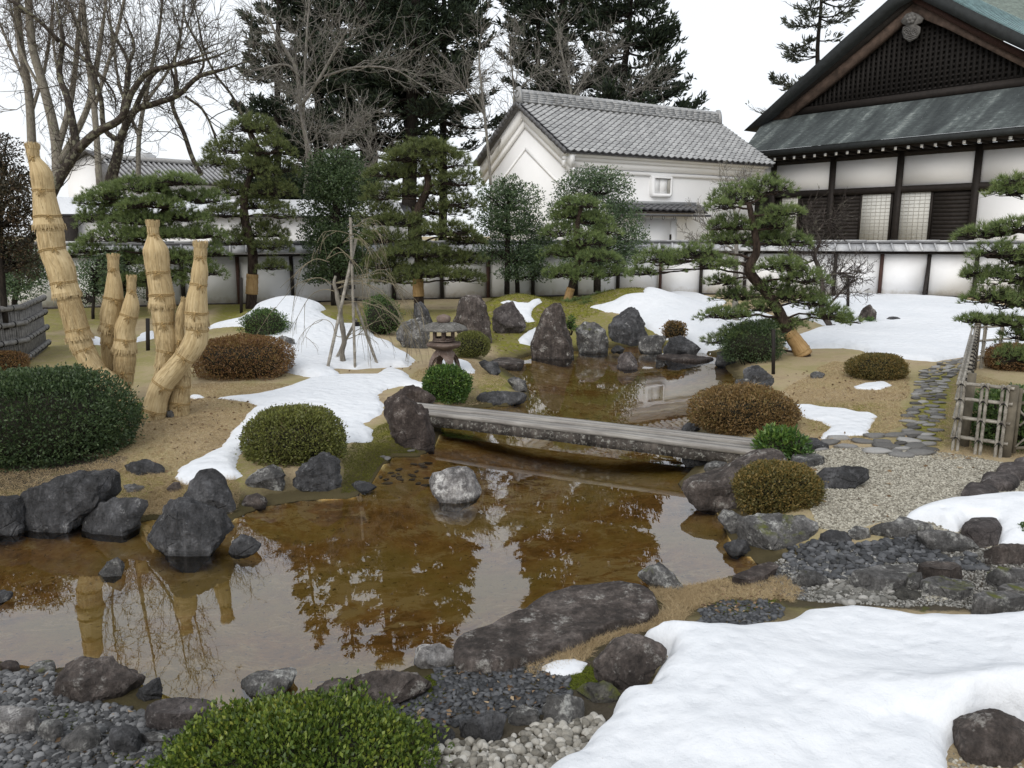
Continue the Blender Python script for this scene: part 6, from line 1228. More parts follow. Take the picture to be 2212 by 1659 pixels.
# propped weeping cherry
wq = [((742, 800), 13), ((741, 775), 13), ((739, 755), 11), ((743, 735), 10), ((738, 700), 11), ((733, 660), 10), ((728, 632), 11), ((722, 612), 8), ((724, 596), 5)]
WY = float(ground(742, 798)[1]) + .25
wroot2 = thing('weeping_tree', 'young weeping cherry tied to slanting bamboo props on the lawn', 'tree', at(742, 800, WY))
kx = mpp(at(742, 800, WY)); q = smooth_path([at(x, y, WY) for (x, y), w in wq], 40)
q[:, 0] += .012 * noise(q, 6, 1); tube(MB(), q, np.interp(np.linspace(0, 1, 40), np.linspace(0, 1, len(wq)), [w * kx * .5 for _, w in wq]) * (1 + .1 * noise(q, 14, 2)), 8).obj('trunk', M['bark_pale'], wroot2, smooth=True)
rng = np.random.default_rng(42); mb = MB()
arcs = [([(722, 612), (790, 598), (830, 590), (865, 640), (895, 690)], 4), ([(726, 625), (770, 612), (820, 625), (850, 660), (878, 700)], 4), ([(722, 618), (690, 600), (640, 615), (612, 645), (590, 672)], 4), ([(728, 640), (760, 640), (790, 690), (800, 740)], 3.5), ([(712, 566), (680, 560), (640, 590), (605, 622)], 4), ([(705, 560), (740, 545), (770, 570), (790, 600)], 3), ([(740, 525), (770, 515), (795, 540), (805, 560)], 3),
        ([(742, 735), (770, 725), (800, 700), (830, 690)], 4), ([(740, 728), (725, 725), (718, 700), (700, 690), (675, 700), (650, 745)], 3.5), ([(752, 490), (790, 490), (812, 510), (830, 545)], 3), ([(760, 508), (735, 500), (705, 502), (690, 545)], 3), ([(765, 490), (800, 480), (830, 500)], 2.6), ([(726, 630), (700, 625), (670, 640), (640, 690), (625, 715)], 3.5), ([(735, 650), (790, 655), (850, 680), (905, 745)], 3), ([(730, 640), (815, 650), (870, 720), (880, 760)], 3), ([(722, 612), (840, 610), (900, 650), (925, 710)], 3)]
tipsb = []
for pts, w in arcs:
    for rep in range(2 if pts[-1][0] > 780 else 1):
        dy = rng.uniform(-.9, .9); p = smooth_path([at(x + rng.normal(0, 7) * (i_ > 0) * (rep > 0), y + rng.normal(0, 7) * (i_ > 0) * (rep > 0), WY + dy * i_ / (len(pts) - 1)) for i_, (x, y) in enumerate(pts)], 16)
        tube(mb, p, np.linspace(w * kx * .28, .0025, 16), 5); tipsb.append(p)
for p in tipsb:
    for _ in range(2):
        k_ = rng.integers(4, 15); d = unit(unit(p[min(k_ + 1, 15)] - p[k_ - 1]) + rng.normal(0, .4, 3)); L = rng.uniform(.25, .8)
        A = grow(rng, p[k_][None], d[None], L, 8, .1, 0, rng.uniform(.5, 1.1)); tubes(mb, A, [.006], [.0025], 4)
        for _ in range(2):
            b_, dd_, _t = sample(A, rng, .2, .8); tubes(mb, grow(rng, b_, unit(dd_ + rng.normal(0, .4, (1, 3))), L * .5, 6, .1, 0, .7), [.004], [.002], 3)
mb.obj('branches', M['bark_twig'], wroot2)
proot = thing('tree_props', 'frame of weathered bamboo poles propping the weeping tree', 'tree prop', at(742, 802, WY - .3))
def bamboo(nm, a, b, r, root, mat, sides=8, node=.32):
    a, b = np.asarray(a, float), np.asarray(b, float); L = np.linalg.norm(b - a); n = max(2, int(L / node)); s, rr = [], []
    for i_ in range(n + 1):
        f = i_ / n; s += [max(0, f - .012 / L), f, min(1, f + .012 / L)]; rr += [r, r * 1.16, r] 
    return tube(MB(), a + (b - a) * np.array(s)[:, None], rr, sides, True).obj(nm, M[mat], root)
t = NT('weathered_bamboo'); c = t.coord('Object'); n = t.noise(c, 9, 6, .6); n2 = t.noise(c, 60, 3, .6)
M['bamboo'] = t.bsdf(t.ramp(t.math('ADD', t.math('MULTIPLY', n, .75), t.math('MULTIPLY', n2, .25)), [(.35, (.12, .105, .085)), (.52, (.26, .24, .205)), (.68, (.40, .375, .33))]), .6, t.bump(n2, .2, .004), .3)
M['bamboo_old'] = plain('old_split_bamboo', (.17, .165, .16), .8, .4, 11, .3)
kx = mpp(at(742, 800, WY))
for (x0, y0, e0), (x1, y1, e1), w in (((704, 811, -.55), (769, 516, .15), 8.5), ((767, 796, -.15), (757, 470, .05), 7.5), ((816, 790, .25), (762, 640, .0), 8), ((720, 786, .45), (770, 690, .05), 8)):
    bamboo('pole', at(x0, y0, WY + e0), at(x1, y1, WY + e1), w * kx * .40, proot, 'bamboo')
for x, y in ((763, 564), (765, 648), (770, 700), (760, 620)):
    c_ = at(x, y, WY); mb = MB()
    for z in (-.03, .0, .03): tube(mb, [c_ + [.06 * math.cos(a), .06 * math.sin(a), z] for a in np.linspace(0, 6.28, 11)], .011, 5, False)
    mb.obj('tie', M['twine'], proot)

# crowns that go on above the picture and show in the pond
bare_tree('pale tall bare tree whose crown rises above the picture beside the cherry trees', [([(215, 400), (205, 250), (185, 80), (170, -120), (165, -420)], 18, 9, 0), ([(205, 230), (260, 40), (290, -160), (300, -380)], 11, 5, (0, -1)), ([(190, 100), (120, -60), (80, -260), (70, -400)], 11, 5, (0, 1)), ([(180, -40), (240, -180), (250, -420)], 9, 5, (0, 0))], 47, 'bark_pale', (20, 5, 4), (1.6, 4.2), 'pale_tree', 21, 'bark_fine', .25, .7, tr=.016)
# ------------------------------------------------------------------ straw wrapped trees
def straw_tree(label, limbs, Y):
    Z = lambda x, y: (54 + .3712 * x, 302.4 + .3712 * y)
    bx, by = Z(*limbs[0][0][-1][:2]); root = thing('straw_wrapped_tree', label, 'wrapped tree', at(bx, by, Y)); rng = np.random.default_rng(int(bx))
    for pts, dy in limbs:
        W3 = [at(*Z(p[0], p[1]), Y + dy) for p in pts]; kx = mpp(W3[-1]) * .3712
        segs, cur = [], []
        for p, w in zip(pts, W3):
            cur.append((w, p[2] * kx * .5, p[3] if len(p) > 3 else ''))
            if len(p) > 3 and p[3] == 's': cur[-1] = (cur[-1][0], cur[-1][1] * 1.0, 's'); segs.append(cur); cur = []
        if len(cur) > 1: segs.append(cur)
        wrap = MB(); strand = MB()
        for si, sg in enumerate(segs):
            P3 = [q[0] for q in sg]; R3 = [q[1] for q in sg]
            if si > 0:                                        # starts under the skirt above
                prev = segs[si - 1]; d0 = P3[0] - P3[1] if len(P3) > 1 else P3[0] - prev[-1][0]; d0 = unit(prev[-2][0] - prev[-1][0])
                P3 = [P3[0] + d0 * min(.16, .9 * np.linalg.norm(prev[-2][0] - P3[0]))] + P3; R3 = [R3[0] * .82] + R3
            n = max(8, int(np.linalg.norm(np.diff(np.array(P3), axis=0), axis=1).sum() / .05)); path = smooth_path(P3, n)
            dd = np.concatenate([[0], np.cumsum(np.linalg.norm(np.diff(np.array(P3), axis=0), axis=1))]); rr = np.interp(np.linspace(0, dd[-1], n), dd, R3)
            rr = rr * (1 + .018 * noise(path, 9, 1)); tube(wrap, path, rr, 22, si == 0, 1.0)
            T = unit(np.gradient(path, axis=0)); m = 520; k = rng.integers(1, n - 1, m); a = rng.uniform(0, 6.28, m)
            e1 = unit(np.cross(T[k], [0, 1., 0])); e2 = np.cross(T[k], e1); nr_ = e1 * np.cos(a)[:, None] + e2 * np.sin(a)[:, None]; sd = np.cross(nr_, T[k])
            p0 = path[k] + nr_ * (rr[k] * 1.0)[:, None]; Ls = rng.uniform(.05, .16, m)[:, None]; off = rng.uniform(.002, .016, m)[:, None]; wd = rng.uniform(.003, .006, m)[:, None]
            p1 = p0 + T[k] * Ls + nr_ * off + sd * rng.normal(0, .012, (m, 1)); v = np.stack([p0 - sd * wd, p0 + sd * wd, p1 + sd * wd * .5, p1 - sd * wd * .5], 1).reshape(-1, 3)
            strand.add(v, np.arange(4 * m).reshape(-1, 4), np.tile(np.array([[0.1, .1], [.12, .1], [.12, .3], [.1, .3]]), (m, 1)) + np.repeat(rng.random((m, 1)) * 5, 4, 0))
            if sg[-1][2] == 's' or si == 0:                   # ragged straw ends: skirt, and tuft at the very top
                for end, dirn in ([(n - 1, 1)] if sg[-1][2] == 's' else []) + ([(0, -1)] if si == 0 else []):
                    m = 150; a = rng.uniform(0, 6.28, m); t0 = T[end] * dirn; e1 = unit(np.cross(t0, [0, 1., 0])); e2 = np.cross(t0, e1); nr_ = e1 * np.cos(a)[:, None] + e2 * np.sin(a)[:, None]; sd = np.cross(nr_, t0)
                    p0 = path[end] - t0 * .06 + nr_ * (rr[end] * rng.uniform(.92, 1.03, m))[:, None]; p1 = p0 + t0 * (.055 + rng.uniform(.0, .05, m))[:, None] + nr_ * rng.uniform(.002, .018, (m, 1)) + sd * rng.normal(0, .008, (m, 1)); wd = rng.uniform(.004, .008, m)[:, None]
                    v = np.stack([p0 - sd * wd, p0 + sd * wd, p1 + sd * wd * .7, p1 - sd * wd * .7], 1).reshape(-1, 3); strand.add(v, np.arange(4 * m).reshape(-1, 4), np.tile(np.array([[0.1, .1], [.12, .1], [.12, .3], [.1, .3]]), (m, 1)) + np.repeat(rng.random((m, 1)) * 5, 4, 0))
        wo = wrap.obj('straw_wrap', M['straw'], root, smooth=True); st = strand.obj('loose_straw', M['straw'], wo); st.location = (0, 0, 0); st['kind'] = 'stuff'
        allp = np.array(W3)
        for i_, p in enumerate(pts):
            if len(p) > 3 and p[3] == 'b':
                t0 = unit(allp[min(i_ + 1, len(allp) - 1)] - allp[max(i_ - 1, 0)]); e1 = unit(np.cross(t0, [0, 1., 0])); e2 = np.cross(t0, e1); r = p[2] * kx * .5 * 1.02; mb = MB(); an = np.linspace(0, 6.2832, 25)
                for o_ in (-.012, .010): tube(mb, [allp[i_] + t0 * (o_ + .006 * math.sin(3 * q_)) + (e1 * math.cos(q_) + e2 * math.sin(q_)) * r for q_ in an], .0075, 5, False)
                fr = allp[i_] + unit(EYE - allp[i_]) * (r + .012) + e1 * rng.uniform(-.3, .3) * r
                fr = allp[i_] + unit(fr - allp[i_] - t0 * np.dot(fr - allp[i_], t0)) * (r + .012)
                box3(mb, fr, e1 * .016, t0 * .013, unit(EYE - fr) * .012)
                for _ in range(9):                            # frayed knot
                    d = unit(t0 * rng.uniform(.3, 1.0) + e1 * rng.normal(0, .8)); tube(mb, [fr, fr + d * .05 + unit(EYE - fr) * .018, fr + d * rng.uniform(.07, .11) + t0 * .015], [.005, .004, .003], 4)
                mb.obj('rope_tie', M['rope'], root)
    return root
L1 = [(42, 28, 72), (52, 105, 58, 'b'), (92, 190, 112), (108, 295, 108, 'b'), (130, 445, 140, 'b'), (142, 515, 165, 's'), (148, 540, 140), (160, 638, 135, 'b'), (205, 740, 150), (225, 830, 135, 'b'), (245, 910, 155, 's'), (258, 940, 125), (305, 1105, 125, 'b'), (320, 1160, 150, 's'), (325, 1185, 125), (345, 1225, 115, 'b'), (415, 1350, 115, 'b'), (480, 1410, 130, 's'), (500, 1430, 125), (560, 1495, 115, 'b'), (615, 1555, 130, 's')]
L2 = [(513, 675, 62), (515, 750, 55, 'b'), (518, 830, 85), (515, 920, 105, 'b'), (500, 1010, 115), (498, 1070, 105, 'b'), (492, 1115, 120, 's'), (490, 1140, 90), (488, 1180, 85, 'b'), (490, 1330, 75, 'b'), (505, 1440, 80)]
L3 = [(620, 800, 50), (620, 875, 45, 'b'), (618, 960, 90), (605, 1020, 95, 'b'), (580, 1100, 110), (583, 1160, 115, 'b'), (578, 1230, 140, 's'), (582, 1260, 120), (575, 1345, 110, 'b'), (570, 1400, 105, 's'), (580, 1430, 70), (590, 1500, 60)]
R1 = [(743, 480, 68), (747, 550, 55, 'b'), (760, 640, 140), (775, 770, 125, 'b'), (795, 900, 135, 'b'), (798, 972, 150, 's'), (803, 1000, 125), (808, 1065, 115, 'b'), (822, 1160, 125), (825, 1225, 110, 'b'), (805, 1320, 90, 's'), (795, 1345, 70), (770, 1480, 70)]
R2 = [(1020, 600, 75), (1020, 680, 62, 'b'), (1018, 760, 90), (1010, 840, 90, 'b'), (1000, 930, 115), (998, 1005, 125, 'b'), (1000, 1080, 135, 's'), (1003, 1100, 120, 'b'), (992, 1168, 130), (935, 1258, 114, 'b'), (868, 1340, 120), (805, 1418, 124, 'b'), (770, 1500, 125), (755, 1570, 135, 'b'), (740, 1635, 150, 's')]
R3 = [(925, 930, 25), (905, 1010, 50), (900, 1170, 50, 'b'), (915, 1300, 70), (925, 1360, 80, 's'), (917, 1390, 92), (908, 1425, 104, 'b'), (898, 1525, 116, 'b'), (894, 1590, 120, 's')]
gl_, gr_ = ground(284, 878), ground(331, 906)
straw_tree('straw wrapped tree with one tall leaning trunk and two slim stems', [(L1, 0.0), (L2, .45), (L3, .4)], gl_[1] + .1)
straw_tree('straw wrapped tree forking into crossing limbs beside the oval hedge', [(R2, 0.0), (R1, .17), (R3, .18)], gr_[1] + .1)

# ------------------------------------------------------------------ stone lantern
t = NT('lantern_stone'); c = t.coord('Object'); n = t.noise(c, 4, 7, .65); n2 = t.noise(c, 28, 5, .7); n3 = t.noise(c, 11, 5, .65)
col = t.ramp(n, [(.34, (.085, .062, .052)), (.52, (.155, .115, .098)), (.68, (.22, .175, .15))])
M['lantern'] = t.bsdf(t.mix(t.ramp(n2, [(.56, 0.0), (.66, .6)]), col, (.26, .25, .23)), .9, t.bump(t.math('ADD', n2, n3), .5, .01), .2)
col = t.ramp
t = NT('lantern_roof_stone'); c = t.coord('Object'); n = t.noise(c, 5, 7, .65); n2 = t.noise(c, 22, 6, .7)
M['lantern_roof'] = t.bsdf(t.mix(t.ramp(n2, [(.54, 0.0), (.66, .8)]), t.ramp(n, [(.34, (.055, .052, .048)), (.52, (.12, .115, .105)), (.68, (.19, .185, .17))]), (.33, .32, .30)), .9, t.bump(n2, .5, .01), .2)
lb = ground(960, 808); lq = at(960, 800, lb[1] + .25); lq[2] = lb[2]; ku = mpp(lq) * .0977; lzz = lambda y: (1600 - y) * ku
lroot = thing('stone_lantern', 'squat stone lantern with wide cap on arched legs by the pond', 'stone lantern', lq)
def hexlathe(prof, sides=6, rot=-np.pi / 2, sub=1, closed=True):
    mb = MB(); k = sides * sub; th = rot + np.arange(k) * 2 * np.pi / k; vs = []
    for r, z in prof:
        if sides == 6 and sub > 1: rr = r * math.cos(np.pi / 6) / np.cos(((th - rot) % (np.pi / 3)) - np.pi / 6)
        else: rr = np.full(k, r)
        vs.append(np.stack([rr * np.cos(th), rr * np.sin(th), np.full(k, z)], 1) + lq)
    v = np.concatenate(vs); m = len(prof); i = (np.arange(m - 1) * k)[:, None]; j = np.arange(k)[None, :]; j2 = (j + 1) % k
    mb.add(v, np.stack([i + j, i + j2, i + k + j2, i + k + j], -1).reshape(-1, 4)); q = np.arange(k)
    mb.f.append(np.array([q[::-1]])); mb.f.append(np.array([q + (m - 1) * k])); return mb
R_ = lambda w: w * ku / 2
hexlathe([(R_(250), lzz(505)), (R_(300), lzz(470)), (R_(320), lzz(430)), (R_(310), lzz(390)), (R_(270), lzz(360)), (R_(150), lzz(340)), (R_(40), lzz(322)), (R_(10), lzz(315))], 20).obj('finial', M['lantern'], lroot, smooth=True)
hexlathe([(R_(560), lzz(640)), (R_(1020), lzz(655)), (R_(1160), lzz(660)), (R_(1165), lzz(632)), (R_(1040), lzz(600)), (R_(820), lzz(555)), (R_(560), lzz(515)), (R_(300), lzz(498))], 6, -np.pi / 2 + .12, 4).obj('roof', M['lantern_roof'], lroot)
box_ = hexlathe([(R_(560), lzz(905)), (R_(570), lzz(900)), (R_(570), lzz(880)), (R_(550), lzz(878))], 6, -np.pi / 2 + .05).obj('light_box', M['lantern'], lroot)
hx = [lq + [R_(545) * math.cos(-np.pi / 2 + .05 + k_ * np.pi / 3), R_(545) * math.sin(-np.pi / 2 + .05 + k_ * np.pi / 3), 0] for k_ in range(6)]
for k_ in range(6):
    a_, b_ = hx[k_], hx[(k_ + 1) % 6]; d_ = b_ - a_; n_ = unit(np.array([d_[1], -d_[0], 0])); zt_, zb_ = lzz(640), lzz(879); mb = MB()
    for f0, f1_, z0, z1 in ((0, .20, zb_, zt_), (.80, 1.0, zb_, zt_), (.2, .8, zb_, zb_ + .045), (.2, .8, zt_ - .03, zt_)):
        c_ = a_ + d_ * (f0 + f1_) / 2 + [0, 0, (z0 + z1) / 2] - n_ * .03; box3(mb, c_, d_ * (f1_ - f0) / 2, n_ * .028, np.array([0, 0, (z1 - z0) / 2]))
    o = mb.obj('window_frame', M['lantern'], box_); o.location = (0, 0, 0)
hexlathe([(R_(360), lzz(1105)), (R_(420), lzz(1095)), (R_(640), lzz(1045)), (R_(760), lzz(1020)), (R_(850), lzz(985)), (R_(850), lzz(955)), (R_(560), lzz(930)), (R_(400), lzz(925))], 6, -np.pi / 2 + .05).obj('platform', M['lantern'], lroot)
kA, kZ = 112, 26; zz = np.linspace(lzz(1620), lzz(1098), kZ); mb = MB(); vs, ok = [], np.ones((kZ - 1, kA), bool)
for s_, th_ in ((0, 0.0), (1, .055)):
    for z in zz:
        f = (z - zz[0]) / (zz[-1] - zz[0]); r = R_(720) - (R_(720) - R_(330)) * (f ** 2.6) - th_
        a_ = np.arange(kA) * 2 * np.pi / kA; vs.append(np.stack([r * np.cos(a_), r * np.sin(a_), np.full(kA, z - th_ * .3 * s_)], 1) + lq)
v = np.concatenate(vs)
for iz in range(kZ - 1):
    for ia in range(kA):
        f = (iz + .5) / (kZ - 1); a_ = ((ia + .5) * 2 * np.pi / kA + np.pi / 2 + .32) % (np.pi / 2); a_ = min(a_, np.pi / 2 - a_)
        wmax = .56 * (1 - max(0, (f - .30) / .50) ** 2) ** .5 if f < .80 else 0
        ok[iz, ia] = a_ > wmax
F_ = []; N1 = kZ * kA
for iz in range(kZ - 1):
    for ia in range(kA):
        if not ok[iz, ia]: continue
        p = [iz * kA + ia, iz * kA + (ia + 1) % kA, (iz + 1) * kA + (ia + 1) % kA, (iz + 1) * kA + ia]; F_.append(p); F_.append([N1 + x for x in p[::-1]])
        for (e0, e1, ni, na) in ((p[0], p[3], iz, ia - 1), (p[2], p[1], iz, ia + 1), (p[1], p[0], iz - 1, ia), (p[3], p[2], iz + 1, ia)):
            if ni < 0 or ni >= kZ - 1 or not ok[ni, na % kA]: F_.append([e1, e0, N1 + e0, N1 + e1])
mb.add(v, F_); mb.obj('arched_legs', M['lantern'], lroot)

# ------------------------------------------------------------------ plank bridge
M['plank'] = wood_mat('weathered_plank', (.10, .092, .085), (.215, .20, .185), (.34, .325, .30), (2.2, 34, 1), 1.0)
t = NT('mossy_bridge_beam'); c = t.coord('Object'); n = t.noise(c, 4, 7, .65); n2 = t.noise(c, 22, 7, .72); st_ = t.n('Mapping', i_0=c); st_.inputs['Scale'].default_value = (9, 9, 1.2); n3 = t.noise(st_.outputs[0], 1, 5, .6)
col = t.ramp(t.math('ADD', t.math('MULTIPLY', n, .5), t.math('MULTIPLY', n3, .5)), [(.38, (.022, .019, .017)), (.52, (.062, .054, .048)), (.64, (.12, .105, .092))])
M['bridge_beam'] = t.bsdf(t.mix(t.ramp(n2, [(.53, 0.0), (.62, .8)]), col, (.27, .265, .24)), .9, t.bump(n2, .6, .015), .2)
BZ = .36; NL, NR_, FL, FR = on(930, 892, BZ), on(1638, 976, BZ), on(905, 869, BZ), on(1640, 947, BZ)
NL, FL = NL - (NR_ - NL) * .03, FL - (NR_ - NL) * .02; NR_, FR = NR_ + (NR_ - NL) * .03, FR + (NR_ - NL) * .02
broot = thing('plank_bridge', 'low weathered plank bridge across the narrow of the pond', 'bridge', (NL + FR) / 2 - [0, 0, .2]); rng = np.random.default_rng(12)
ax_ = unit(NR_ - NL); cr = unit(np.array([-ax_[1], ax_[0], 0]))
fr_ = [0, .195, .28, .445, .54, .705, .80, 1.0]
for k_ in range(4):
    mb = MB(); a0_, a1_ = fr_[2 * k_] , fr_[2 * k_ + 1]; n = 26; V, UVs = [], []; ja, jb = rng.uniform(-.05, .05, 2)
    for i_ in range(n + 1):
        f = -.008 * k_ + (1.0 + .01 * k_) * i_ / n + (ja if i_ == 0 else 0) * .1; L0, L1_ = NL + (NR_ - NL) * f, FL + (FR - FL) * f; sag = .012 * math.sin(math.pi * f) + .008 * noise(np.array([[f * 6, k_, 0]]), 1.0)[0]
        e0 = a0_ + .018 * noise(np.array([[f * 5, k_ * 3., 1.]]), 1)[0]; e1 = a1_ + .018 * noise(np.array([[f * 5, k_ * 3. + 9, 2.]]), 1)[0]
        p0, p1 = L0 + (L1_ - L0) * e0, L0 + (L1_ - L0) * e1; up_ = np.array([0, 0, sag + (.0, -.012, .006, -.008)[k_]]); dn2 = np.array([0, 0, -.06])
        V += [p0 + up_, p1 + up_, p1 + up_ + dn2, p0 + up_ + dn2]; x_ = f * 5; UVs += [(x_, .1 + k_ * .37), (x_, .4 + k_ * .37), (x_, .46 + k_ * .37), (x_, .04 + k_ * .37)]
    i = np.arange(n)[:, None] * 4; mb.add(V, np.concatenate([i + [0, 4, 5, 1], i + [1, 5, 6, 2], i + [2, 6, 7, 3], i + [3, 7, 4, 0]])[:, ::-1], UVs); mb.f.append(np.array([[0, 1, 2, 3], [4 * n + 3, 4 * n + 2, 4 * n + 1, 4 * n]])); mb.obj('plank', M['plank'], broot)
mb = MB(); prism(mb, [NL + cr * .02 - [0, 0, .064], NR_ + cr * .02 - [0, 0, .064], FR - cr * .02 - [0, 0, .064], FL - cr * .02 - [0, 0, .064]], (0, 0, -.03)); mb.obj('seam_shade_board', M['beam'], broot)  # added dark board, makes the gaps between planks read as shade
for base0, base1, off in ((NL, NR_, 0.0), (FL, FR, -.16)):
    mb = MB(); V = []; n = 26
    for i_ in range(n + 1):
        f = i_ / n; p = base0 + (base1 - base0) * f + cr * (.012 + off); sag = .012 * math.sin(math.pi * f); w_ = .006 * noise(np.array([[f * 9, off, 0]]), 1)[0]
        V += [p + [0, 0, sag - .062], p + cr * .15 + [0, 0, sag - .062], p + cr * .15 + [0, 0, sag - .215], p + cr * w_ + [0, 0, sag - .215 + w_]]
    i = np.arange(n)[:, None] * 4; mb.add(V, np.concatenate([i + [0, 4, 5, 1], i + [1, 5, 6, 2], i + [2, 6, 7, 3], i + [3, 7, 4, 0]])[:, ::-1]); mb.f.append(np.array([[0, 1, 2, 3], [4 * n + 3, 4 * n + 2, 4 * n + 1, 4 * n]])); mb.obj('beam', M['bridge_beam'], broot)

# ------------------------------------------------------------------ bamboo fence, gate, screen, stakes
Zf = lambda x, y: (1998 + .2278 * x, 648 + .2278 * y)
c0, p1, c1 = ground(*Zf(290, 1425)), ground(*Zf(725, 1490)), ground(*Zf(440, 655)); e1_ = c1 + np.array([3.6, 1.6, 0.]); e1_[2] = hgt(*e1_[:2])
froot = thing('bamboo_fence', 'lattice fence of weathered bamboo poles tied with black twine beside the gravel', 'fence', c0)
FH = .86
M['fence_post'] = plain('grey_green_fence_post', (.115, .10, .075), .85, .35, 8, .3)
def post(b, h, r, nm='post', root=froot, mat='fence_post', sides=10):
    tube(MB(), [b - [0, 0, .2], b + [0, 0, h]], [r * 1.05, r], sides).obj(nm, M[mat], root)
def tie(p, root=froot, r=.03):
    mb = MB(); tube(mb, [p + [r * math.cos(a) * .9, r * math.sin(a) * .9, .012 * math.sin(2 * a)] for a in np.linspace(0, 6.28, 9)], .006, 4, False)
    d = unit(EYE - p); s_ = np.cross(d, [0, 0, 1.])
    for sg in (-1, 1): tube(mb, [p + d * r, p + d * (r + .02) + s_ * sg * .03 + [0, 0, -.02], p + d * (r + .015) + s_ * sg * .045 + [0, 0, -.05]], [.005, .004, .003], 4)
    mb.obj('twine_tie', M['twine'], root)
def panel(a, b, rails, vert, ext=.05, top=FH, dbl=True, pairs=True):
    d = unit(b - a); n = np.array([d[1], -d[0], 0.]); n = n if n @ (EYE - a) > 0 else -n
    for h in rails:
        bamboo('rail', a - d * ext + [0, 0, h], b + d * ext + [0, 0, h], .019, froot, 'bamboo', 8, .28)
        if dbl: bamboo('rail', a - d * ext + [0, 0, h] - n * .055, b + d * ext + [0, 0, h] - n * .055, .017, froot, 'bamboo', 8, .28)
    L = np.linalg.norm(b - a)
    for f in vert:
        p = a + (b - a) * f
        for sg in ((-1, 1) if pairs else (0,)):
            q = p + d * sg * .027 + n * .034; bamboo('upright', q - [0, 0, .08], q + [0, 0, top + .03], .019, froot, 'bamboo', 8, .3)
        for h in rails: tie(p + [0, 0, h] + n * .035)
RL = (.17, .42, .66, .85)
panel(c0, p1, RL, (.0, .50, .93)); panel(c0, c1, RL, np.linspace(.06, .98, 16), pairs=False); panel(c1, e1_, (.22, .55, .82), np.linspace(.06, .95, 8))
post(p1 + [.06, .03, 0], .88, .062, 'gate_post'); post(c0 + unit(c1 - c0) * .22 + [.10, 0, 0], .95, .05); post(c1 + [.03, 0, 0], 1.12, .06)
groot = thing('lattice_gate', 'rustic garden gate with crossed laths hung beside the fence post', 'gate', p1 + [.2, .05, 0])
ga = p1 + [.17, .05, 0]; gb = ga + np.array([.95, .10, 0])
for h, m_ in ((.80, 'bamboo'), (.66, 'fence_post'), (.10, 'fence_post')): tube(MB(), [ga + [0, 0, h], gb + [0, 0, h]], .022, 6).obj('rail', M[m_], groot)
for f in (0, 1): tube(MB(), [ga + (gb - ga) * f + [0, 0, .04], ga + (gb - ga) * f + [0, 0, .84]], .026, 6).obj('stile', M['fence_post'], groot)
for k_ in range(-2, 4):
    for sg in (1, -1):
        pts = []
        for s_ in np.linspace(0, 1, 30):
            x = k_ * .28 + s_ * 1.1; z = .12 + (s_ if sg > 0 else 1 - s_) * .95
            if 0 <= x <= .95 and .10 <= z <= .66: pts.append(ga + (gb - ga) / .95 * x * 1.0 + [0, -.02 * sg, z])
        if len(pts) > 2: tube(MB(), [pts[0], pts[-1]], .014, 4).obj('lath', M['bamboo'], groot)
# split bamboo screen
sroot_pts = [ground(-75, 812), ground(57, 784), ground(101, 750)]
sroot = thing('bamboo_screen', 'grey split bamboo screen with tied half round rails at the photo edge', 'screen', sroot_pts[1])
HS = 1.19
for si in range(2):
    a, b = sroot_pts[si], sroot_pts[si + 1]; d = b - a; d[2] = 0; L = np.linalg.norm(d); d = d / L; n = np.array([d[1], -d[0], 0.]); n = n if n @ (EYE - a) > 0 else -n
    k = int(L / .058)
    for i_ in range(k):
        w_ = L / k; p = a + d * (i_ + .5) * w_; z0 = float(hgt(p[0], p[1])) - .05; lean = (rng.uniform(-1, 1)) * .012
        mb = MB(); tube(mb, [np.array([p[0], p[1], z0]) - n * .01, np.array([p[0] + lean, p[1], z0 + HS]) - n * .01], w_ * rng.uniform(.46, .56), 6); mb.obj('slat', M['bamboo_old'], sroot)
    for h in (.12, .48, .84, 1.17):
        bamboo('rail', a + [0, 0, h] + n * .04 - d * .05, b + [0, 0, h] + n * .04 + d * .07, .055 if h < 1 else .06, sroot, 'bamboo_old', 8, .36)
        for f in np.arange(.18, L, .36):
            p = a + d * f + [0, 0, h] + n * .04; mb = MB(); tube(mb, [p - d * .01, p + d * .012], .064, 9); mb.obj('tie', M['twine'], sroot)
# stakes
def stake(label, px, y0, y1, w, dx=0, Y=None, extra=None):
    g = ground(px, y0) if Y is None else at(px, y0, Y); t_ = at(px + dx, y1, g[1]); o = thing('stake', label, 'stake', g)
    tube(MB(), [g - [0, 0, .1], t_], w * mpp(g) * .5, 6).obj('shaft', M['beam'], o); return o
stake('black square stake on the lawn between the straw wrapped trees', 319, 757, 688, 9)
stake('dark stake in the grass below the leaning pine', 1671, 808, 712, 8)
stake('short black stake beside the banded trunk behind the snow mound', 521, 672, 600, 7, Y=26)
sp = stake('black T shaped prop holding up a plum tree limb', 1832, 672, 600, 7)
mb = MB(); q = at(1832, 598, ground(1832, 672)[1]); tube(mb, [q - [.22, 0, 0], q + [.22, 0, 0]], .035, 6); mb.obj('crossbar', M['beam'], sp)

def peb_mat(name, a, b, c_, rough=.7, speck=0.0):
    t = NT(name); g = t.n('NewGeometry').outputs['Random Per Island']; oi = t.n('ObjectInfo').outputs['Random']; n = t.noise(t.pos(), 45, 4, .65)
    f = t.math('FRACT', t.math('ADD', g, oi)); return t.bsdf(t.ramp(t.math('ADD', t.math('MULTIPLY', f, .6), t.math('MULTIPLY', n, .4)), [(.2, a), (.5, b), (.8, c_)]), rough, t.bump(n, .4, .005), .3)
